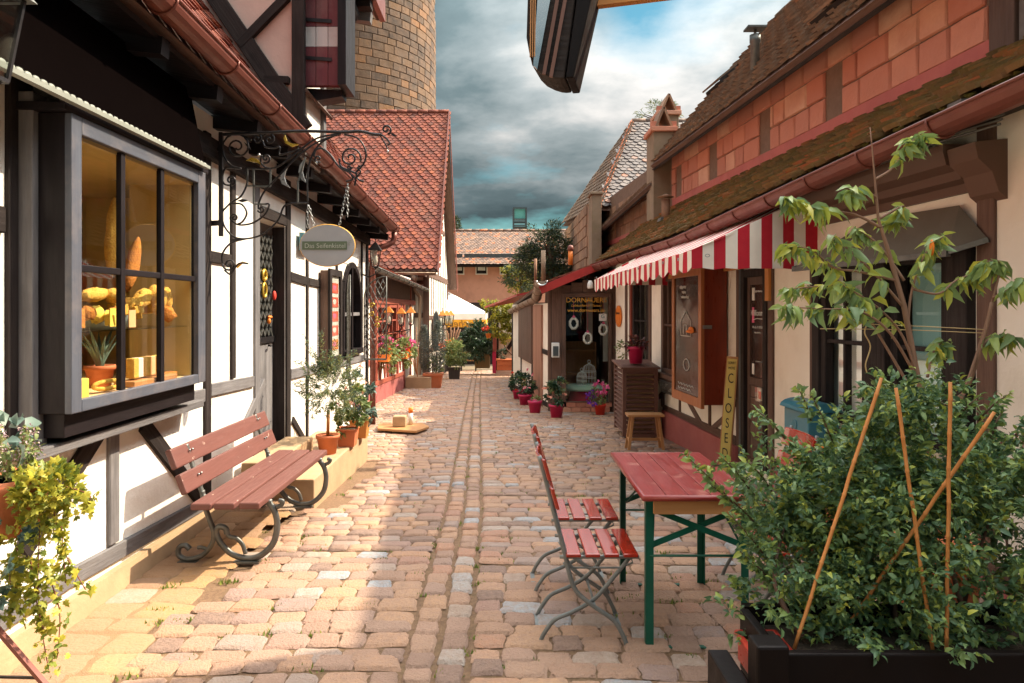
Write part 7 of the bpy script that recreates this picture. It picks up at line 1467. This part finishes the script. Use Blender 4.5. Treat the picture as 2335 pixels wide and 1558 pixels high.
ss = MB(); ss.tube(smooth([W(1945, 738, YT), W(2110, 745, YT), W(2250, 752, YT)], 5), .0018, 4); ss.tube(smooth([W(1870, 750, YT), W(2050, 752, YT), W(2245, 760, YT)], 5), .0018, 4); ss.tube(smooth([W(1978, 738, YT), W(1972, 760, YT), W(1985, 790, YT), W(1974, 830, YT), W(1977, 850, YT)], 5), .003, 5); tag(ss.build('garden_string', MT['string']), 'thin string tying the peach tree stems before the bay window', 'string')
# --- ivy and oregano basket at left
iv = thing('ivy_pot', 'terracotta pot of yellow-green trailing ivy at the left edge', 'potted plant', (-1.85, 2.62, .85))
MB().lathe([(.10, 0), (.14, .18), (.155, .18), (.155, .22), (.14, .22), (.13, .19)], W(18, 1215, 2.62), 24).build('pot', MT['terracotta'], iv); MB().lathe([(.001, .2), (.13, .2)], W(18, 1215, 2.62), 16).build('soil', MT['soil'], iv)
P = []; D = []; vm = MB()
p, d = clumps(W(112, 1110, 2.55), (.125, .12, .085), 40, 13, .03); P.append(p); D.append(d)
for (x, y, n_, s1, s2, lx) in ((62, 1240, 20, .085, .16, 0), (95, 1190, 14, .07, .09, 0), (85, 1330, 8, .05, .10, 0)):
    p, d = clumps(W(x, y, 2.55), (s1, .1, s2), n_, 9, .035); P.append(p); D.append(d)
for k, (xs, ys, xe, ye) in enumerate(((90, 1200, 112, 1535), (120, 1150, 195, 1345), (40, 1250, 60, 1420), (150, 1110, 190, 1170), (70, 1280, 100, 1440), (105, 1300, 130, 1500), (20, 1300, 10, 1420), (140, 1200, 150, 1330))):
    a_, b_ = W(xs, ys, 2.52), W(xe, ye, 2.45); mid = a_.lerp(b_, .5)+Vector((R.gauss(0, .02), 0, R.gauss(0, .02))); s_ = smooth([a_, mid, b_], 12); vm.tube(s_, .0022, 4)
    for q in s_: 
        for _ in range(2): P.append(np.array([q])+NR.normal(0, .012, (1, 3))); D.append(NR.normal(0, .7, (1, 3))+np.array([[0, -.5, -.1]]))
P = np.concatenate(P); D = np.concatenate(D); leaves('foliage', P, D, .033, 'ivy_leaf', iv, .95, .15, rnds=np.clip(NR.beta(2, 2, len(P)), 0, 1), lobed=True); vm.build('vine', MT['stem_red'], iv)
P, D = clumps(W(8, 1300, 2.45), (.07, .06, .2), 10, 5, .05); leaves('dark_ivy_foliage', P, D, .055, 'blue_leaf', iv, .9, .1, lobed=True)
og = thing('oregano', 'flowering oregano rising behind the ivy pot at the left edge', 'plant', W(25, 1130, 2.65)); P = []; D = []; Q = []; QD = []; m = MB()
for k in range(14):
    a_, b_ = W(20+R.uniform(-15, 30), 1140, 2.65), W(R.uniform(-10, 92), R.uniform(965, 1040), 2.65+R.uniform(-.1, .1)); s_ = smooth([a_, a_.lerp(b_, .5)+Vector((R.gauss(0, .02), 0, 0)), b_], 8); m.tube(s_, .002, 4)
    for i, q in enumerate(s_):
        for _ in range(4): P.append(np.array(q)+NR.normal(0, .006, 3)); D.append(NR.normal(0, 1, 3))
        if i > 10:
            for _ in range(4): Q.append(np.array(q)+NR.normal(0, .011, 3)); QD.append(NR.normal(0, 1, 3))
m.build('stem', MT['bark'], og); leaves('foliage', P, D, .022, 'herb_leaf', og, .6); leafmat('lilac_petal', [(.4, .25, .35), (.6, .45, .4)], .7, .3); leaves('blossom', Q, QD, .010, 'lilac_petal', og, .8)
P, D = clumps(W(20, 1000, 2.6), (.08, .06, .07), 4, 4, .04); leaves('broad_leaves', P, D, .07, 'blue_leaf', og, .7)
ps_ = thing('plant_stand', 'maroon metal bars of a plant stand in the lower left corner', 'stand', W(60, 1558, 2.4)); m = MB(); m.beam(W(-40, 1395, 2.45), W(110, 1570, 2.35), .016, .016); m.build('slanting_bar', MT['gutter_red'], ps_); MB().beam(W(-40, 1543, 2.42), W(82, 1546, 2.42), .008, .008).build('cross_bar', MT['iron'], ps_)
# --- pots on the long step
pl = pot((-1.77, 6.88, .187), .115, .19, 'terracotta', 'terracotta pot with a lollipop-shaped feathery conifer on the stone step')
MB().tube([(-1.77, 6.88, .36), (-1.765, 6.88, .62)], .017, 8).build('trunk', MT['bamboo'], pl)
P = []; D = []; cc, dd = ball((-1.76, 6.9, .86), (.24, .22, .25), 150, .25)
for a_, d in zip(cc, dd):
    ax = d+np.array([0, 0, .35]); ax /= np.linalg.norm(ax); tt = NR.rand(26); P.append(a_+np.outer(tt, ax)*.12+NR.normal(0, .006, (26, 3))); D.append(ax+NR.normal(0, .5, (26, 3)))
for tip in ((-2.02, 1.35), (-1.85, 1.42), (-1.7, 1.3), (-2.1, 1.1), (-1.5, 1.2), (-1.95, 1.2)):
    for t_ in np.linspace(0, 1, 22): 
        q = np.array([-1.8+(tip[0]+1.8)*t_, 6.9, 1.0+(tip[1]-1.0)*t_]); P.append(q+NR.normal(0, .012, (5, 3))); D.append(NR.normal(0, .6, (5, 3))+np.array([0, 0, .6]))
P = np.concatenate(P); D = np.concatenate(D); leaves('foliage', P, D, .038, 'conifer_leaf', pl, .16)
def flowering(t, c, rad, nl, nf, ls, leafm, petm, fs, k=12, low=None):
    P, D = clumps(c, rad, k, max(2, nl//k), rad[0]*.3); leaves('foliage', P, D, ls, leafm, t, .5)
    if nf:
        cc, dd = ball((c[0], c[1], c[2]+rad[2]*.25), rad, nf, .85); P = np.repeat(cc, 9, 0)+NR.normal(0, fs*.35, (nf*9, 3)); leaves('blossom', P, np.repeat(dd, 9, 0), fs, petm, t, .9, .1)
leafmat('pink_petal', [(.75, .10, .22), (.85, .25, .35), (.8, .45, .45)], .6, .3); leafmat('magenta_petal', [(.6, .05, .25), (.85, .2, .4)], .6, .3); leafmat('violet_petal', [(.12, .02, .3), (.25, .05, .5)], .6, .2); leafmat('salmon_petal', [(.8, .3, .2), (.85, .45, .35)], .6, .3)
p2 = pot((-1.66, 7.28, .187), .10, .18, 'terracotta', 'terracotta pot of leafy green herbs just behind the conifer pot on the step', square=True); flowering(p2, (-1.64, 7.28, .62), (.16, .16, .3), 700, 4, .05, 'herb_leaf', 'pink_petal', .02)
p3 = pot((-1.63, 7.75, .187), .10, .20, 'wood_orange', 'orange pot with pink echinacea flowers farthest back on the step', square=True); flowering(p3, (-1.62, 7.75, .66), (.17, .16, .32), 600, 9, .055, 'blue_leaf', 'salmon_petal', .025)
# --- flower boxes on the inn
for i, (x, y, Yq, w_, lab) in enumerate(((880, 818, 15.4, .55, 'nearer flower box overflowing with pink geraniums on the red inn'), (922, 812, 17.2, .7, 'farther flower box with pink and orange blooms on the red inn'))):
    c = W(x, y, Yq); fb_ = thing('flower_box', lab, 'flower box', c); MB().box(c.x-.1, c.x+.12, Yq-.45, Yq+.45, c.z-.04, c.z+.12).build('box', MT['orange'], fb_); P, D = clumps((c.x+.02, Yq, c.z+.18), (.25, w_*.8, .26), 36, 18, .09); leaves('foliage', P, D, .075, 'herb_leaf', fb_, .7)
    P, D = clumps((c.x+.05, Yq, c.z-.1), (.15, w_*.5, .25), 12, 14, .08, lift=-.5); leaves('trailing_leaves', P, D, .06, 'herb_leaf', fb_, .6); P, D = clumps((c.x+.04, Yq, c.z+.30), (.22, w_*.7, .2), 13, 22, .05); leaves('blossom', P, D, .05, 'magenta_petal', fb_, .9)
    P, D = clumps((c.x+.06, Yq, c.z+.12), (.22, w_*.7, .15), 6, 12, .05); leaves('orange_blossom', P, D, .04, 'orange_petal', fb_, .9)
# --- big terracotta planter with grey conifers
gp = W(988, 883, 19.3); bp_ = thing('conifer_planter', 'big terracotta planter with two grey-green conifers at the gable corner', 'potted plant', (gp.x, 19.3, g(19.3))); x_ = gp.x; zb_ = g(19.3)
m = MB(); m.add([Vector((x_+sx*k, 19.3+sy*k*.7, zb_+z)) for z, k in ((0, .21), (.36, .26)) for sx, sy in ((-1, -1), (1, -1), (1, 1), (-1, 1))], [(0, 1, 5, 4), (1, 2, 6, 5), (2, 3, 7, 6), (3, 0, 4, 7), (3, 2, 1, 0)]); m.build('pot', MT['terracotta'], bp_, bevel=.01); MB().box(x_-.28, x_+.28, 19.3-.21, 19.3+.21, zb_+.361, zb_+.43).build('rim', MT['terracotta'], bp_, bevel=.01)
for dx, top, lab in ((-.26, 1.72, 'conifer'), (.14, 1.85, 'conifer')):
    P = []; D = []
    for z in np.linspace(.5, top, 42): r_ = .22*math.sin(math.pi*min(1, (z-.35)/(top-.3)))**.6*(1 if z < top-.2 else .8)+.02; p, d = ball((x_+dx*(.4+.6*min(1, z)), 19.3, zb_+z), (r_, r_, .06), 95, .4); P.append(p); D.append(d*.6+np.array([0, 0, 1.0]))
    leaves('foliage', np.concatenate(P), np.concatenate(D), .05, 'grey_conifer', bp_, .25)
P, D = clumps((x_+.1, 19.2, zb_+.7), (.22, .12, .3), 20, 20, .06); leaves('heather', P, D, .05, 'herb_leaf', bp_, .3)
# lavender stems left of them
lv = thing('lavender', 'lavender spikes leaning before the inn window beside the planter', 'plant', W(948, 830, 18.6)); m = MB(); Q = []
for k in range(12):
    a_, b_ = W(952, 860, 18.7), W(R.uniform(918, 962), R.uniform(742, 800), 18.6); m.tube([a_, a_.lerp(b_, .5)+Vector((0, 0, .05)), b_], .006, 4); Q += [np.array(a_.lerp(b_, t_))+NR.normal(0, .012, 3) for t_ in np.linspace(.82, 1, 12)]
m.build('stem', MT['bamboo'], lv); leaves('blossom', Q, NR.normal(0, 1, (len(Q), 3)), .03, 'lilac_petal', lv, .8)
# --- things at the lane end
bb = W(1036, 853, 23.2); b1 = pot((bb.x, 23.2, g(23.2)), .20, .38, 'wicker', 'square dark planter with a leafy yellow-green bush by the gable wall', square=True); P, D = clumps((bb.x-.02, 23.2, g(23.2)+.85), (.42, .35, .45), 60, 26, .12); leaves('foliage', P, D, .09, 'herb_leaf', b1, .45)
ofb = thing('autumn_flowers', 'bright orange flowers spilling from the gable wall beneath the lanterns', 'flowers', W(1022, 780, 24)); P, D = clumps(W(1018, 790, 23.6), (.22, .4, .35), 26, 16, .09); leaves('blossom', P, D, .06, 'orange_petal', ofb, .8); P, D = clumps(W(1024, 800, 23.8), (.25, .4, .3), 16, 16, .09); leaves('foliage', P, D, .07, 'vine_leaf', ofb, .6)
gr_ = thing('ornamental_grass', 'purplish ornamental grass plumes beside the gable wall', 'grass', W(1035, 830, 24.5)); m = MB()
for k in range(26): a_, b_ = W(1030, 820, 24.5), W(R.uniform(1018, 1052), R.uniform(742, 775), 24.5); m.tube([a_, a_.lerp(b_, .6)+Vector((-.03, 0, .05)), b_], [.006, .012, .02], 4)
m.build('plume', MT['rust'], gr_)
lb = W(1100, 842, 26); la = thing('laurel_bush', 'big dark glossy laurel in an olive planter at the lane end', 'potted plant', (lb.x, 26, lb.z)); a_, b_ = W(1083, 840, 25.8), W(1117, 808, 25.8); MB().box(a_.x, b_.x, 25.75, 26.25, a_.z, b_.z).build('planter', MT['jute'], la, bevel=.02)
P, D = clumps(W(1088, 772, 26), (.62, .5, .62), 90, 26, .16); leaves('foliage', P, D, .13, 'laurel_leaf', la, .4); stems(la, W(1100, 810, 26), [W(1080, 780, 26), W(1105, 770, 26), W(1070, 790, 26)], .03, 'bark_dark')
P, D = clumps(W(1095, 805, 25.6), (.45, .3, .25), 24, 18, .14); leaves('lower_foliage', P, D, .12, 'laurel_leaf', la, .35)
lpn = W(1160, 845, 25.2); tl = thing('long_planter', 'long terracotta trough with garland relief before the yard wall', 'planter', (lpn.x, 25.2, lpn.z)); a_, b_ = W(1133, 845, 25.0), W(1188, 823, 25.0); MB().box(a_.x, b_.x, 25.0, 25.4, a_.z, b_.z).build('trough', MT['terracotta'], tl, bevel=.015); MB().box(a_.x-.03, b_.x+.03, 24.97, 25.43, b_.z+.001, b_.z+.05).build('rim', MT['terracotta'], tl, bevel=.01)
m = MB(); 
for k in range(3): x_ = a_.x+.15+k*.28; m.tube([Vector((x_+.12*math.cos(t), 24.99, (a_.z+b_.z)/2+.06-.07*math.sin(t))) for t in np.linspace(0, math.pi, 8)], .012, 5)
m.build('garland', MT['terracotta'], tl)
P, D = clumps(W(1147, 808, 25.2), (.17, .15, .22), 24, 16, .06); leaves('shrub_foliage', P, D, .06, 'laurel_leaf', tl, .4)
vn = thing('climbing_vine', 'yellow-green climbing vine hanging over the yard wall at the lane end', 'vine', W(1160, 840, 25.8)); P = []; D = []
for (x, y, rx2, rz2, k) in ((1145, 705, .55, .35, 60), (1165, 730, .45, .35, 46), (1130, 745, .3, .45, 30), (1150, 760, .3, .3, 16), (1108, 690, .2, .2, 8), (1190, 700, .4, .2, 20)): p, d = clumps(W(x, y, 25.0), (rx2, .4, rz2), k, 16, .12); P.append(p); D.append(d)
P = np.concatenate(P); D = np.concatenate(D); leaves('foliage', P, D, .09, 'vine_leaf', vn, .7); stems(vn, W(1185, 825, 25.8), [W(1160, 740, 25.8), W(1195, 720, 25.8), W(1175, 750, 25.8)], .03, 'bark_dark', bend=.25)
hp = W(1112, 762, 24.5); hb = thing('hanging_pot', 'small red hanging pot with red flowers near the magenta post', 'hanging pot', hp); MB().lathe([(.07, 0), (.11, .16), (.12, .16), (.1, .14)], W(1114, 771, 24.5), 12).build('pot', MT['orange'], hb); P, D = clumps(W(1112, 755, 24.5), (.15, .12, .12), 14, 10, .05); leaves('foliage', P, D, .06, 'laurel_leaf', hb); leafmat('scarlet_petal', [(.6, .03, .02), (.8, .1, .05)], .6, .2); P, D = clumps(W(1110, 750, 24.4), (.13, .1, .1), 8, 12, .04); leaves('blossom', P, D, .05, 'scarlet_petal', hb, .9); MB().tube([W(1114, 755, 24.5), W(1114, 700, 24.5)], .006, 4).build('hanger', MT['iron'], hb)
# --- trees
def tree(name, lab, c, rad, k, per, cr, ls, m, asp=.4, trunk=None, cat='tree', more=()):
    t = thing(name, lab, cat, (c[0], c[1], g(c[1]))); P, D = clumps(c, rad, k, per, cr); PP = [P]; DD = [D]
    for (c2, rad2, k2) in more: P, D = clumps(c2, rad2, k2, per, cr); PP.append(P); DD.append(D)
    leaves('crown', np.concatenate(PP), np.concatenate(DD), ls, m, t, asp); MB().tube([(c[0], c[1], g(c[1])-.2), (c[0]+.1, c[1], c[2]-rad[2]*.4), (c[0], c[1], c[2]+rad[2]*.5)], [.22, .15, .04], 10).build('trunk', MT['bark_dark'], t)
    mm = MB()
    for i in range(9): a_ = Vector((c[0], c[1], c[2]-rad[2]*.5+rad[2]*.09*i)); mm.tube([a_, a_+Vector((R.uniform(-1, 1)*rad[0]*.8, R.uniform(-1, 1)*rad[1]*.6, rad[2]*.35))], [.06, .015], 6)
    mm.build('limb', MT['bark_dark'], t); return t
Yt = 21.6
tree('yew_tree', 'dark green yew rising behind the corner shop roof', W(1250, 570, Yt), (.72, .6, .80), 120, 36, .20, .10, 'tree_leaf', .22, more=((W(1208, 590, Yt), (.45, .4, .55), 60), (W(1290, 590, Yt), (.42, .4, .58), 50), (W(1262, 628, Yt), (.8, .45, .4), 60)))
tree('young_tree', 'yellow-green bushy tree in front of the salmon house', W(1188, 640, 31), (.65, .5, .75), 60, 22, .2, .13, 'vine_leaf', .4, more=((W(1165, 625, 31), (.3, .3, .4), 20),)).name = 'young_tree'
P_, D_ = clumps(W(1190, 630, 30.6), (.8, .4, .8), 60, 24, .22); o = leaves('dark_foliage', P_, D_, .13, 'tree_leaf', SC.objects['young_tree'], .3)
tree('fir_tree', 'tip of a dark fir beyond the gable house', W(1040, 520, 60), (.35, .35, 1.0), 40, 24, .22, .2, 'tree_leaf', .2)
tree('pine_tree', 'airy pine crown showing behind the chimneys', W(1505, 262, 40), (1.5, .8, .7), 34, 26, .3, .22, 'conifer_leaf', .12)
# --- magenta pots along the corner shop
fp = []
for i, (x, y, Yq, r_, h_, rad, ls, petal, lab) in enumerate(((1269, 955, 12.25, .135, .26, (.22, .2, .24), .075, 'salmon_petal', 'magenta pot with big leaves and pink buds at the corner post'),
        (1220, 940, 13.0, .135, .25, (.10, .1, .04), .04, None, 'magenta pot with only short sprouts'), (1197, 918, 14.5, .14, .24, (.22, .2, .24), .075, 'pink_petal', 'magenta pot with pink flowers before the pale shutter'), (1180, 905, 15.9, .12, .22, (.2, .2, .22), .07, 'scarlet_petal', 'magenta pot with dark leaves farthest along the shuttered wall'))):
    p = W(x, y, Yq); zg = g(Yq); t = pot((p.x, Yq, zg), r_, h_, 'fuchsia', lab, group='magenta pots along the corner shop'); flowering(t, (p.x, Yq, zg+h_+rad[2]*.75), rad, 420 if petal else 90, 7 if petal else 0, ls, 'laurel_leaf' if i != 1 else 'herb_leaf', petal or 'pink_petal', .035)
    if petal: P, D = clumps((p.x, Yq, zg+h_+rad[2]*1.3), (rad[0]*.8, rad[1]*.8, .12), 16, 14, .05); leaves('upper_foliage', P, D, .035, 'herb_leaf', t)
p = W(1365, 945, 12.9); t = pot((p.x, 12.7, g(12.7)), .11, .22, 'petal_red', 'red pot of pink and violet petunias under the corner shop window'); P, D = clumps((p.x-.02, 12.7, g(12.7)+.38), (.2, .18, .16), 20, 16, .06); leaves('foliage', P, D, .05, 'herb_leaf', t)
P, D = clumps((p.x+.02, 12.6, g(12.7)+.52), (.14, .1, .1), 9, 14, .04); leaves('blossom', P, D, .045, 'magenta_petal', t, .9); P, D = clumps((p.x-.18, 12.6, g(12.7)+.34), (.10, .1, .14), 8, 12, .04); leaves('violet_blossom', P, D, .045, 'violet_petal', t, .9)
t = pot((1.93, 9.95, .845), .125, .25, 'fuchsia', 'magenta pot with dark red leaves on top of the louvred cabinet'); P, D = clumps((1.95, 9.95, 1.15), (.14, .12, .08), 16, 12, .04); leaves('foliage', P, D, .06, 'red_leaf', t, .5); P, D = clumps((1.76, 9.9, 1.05), (.14, .08, .13), 14, 10, .04); leaves('trailing_leaves', P, D, .035, 'herb_leaf', t, .5)
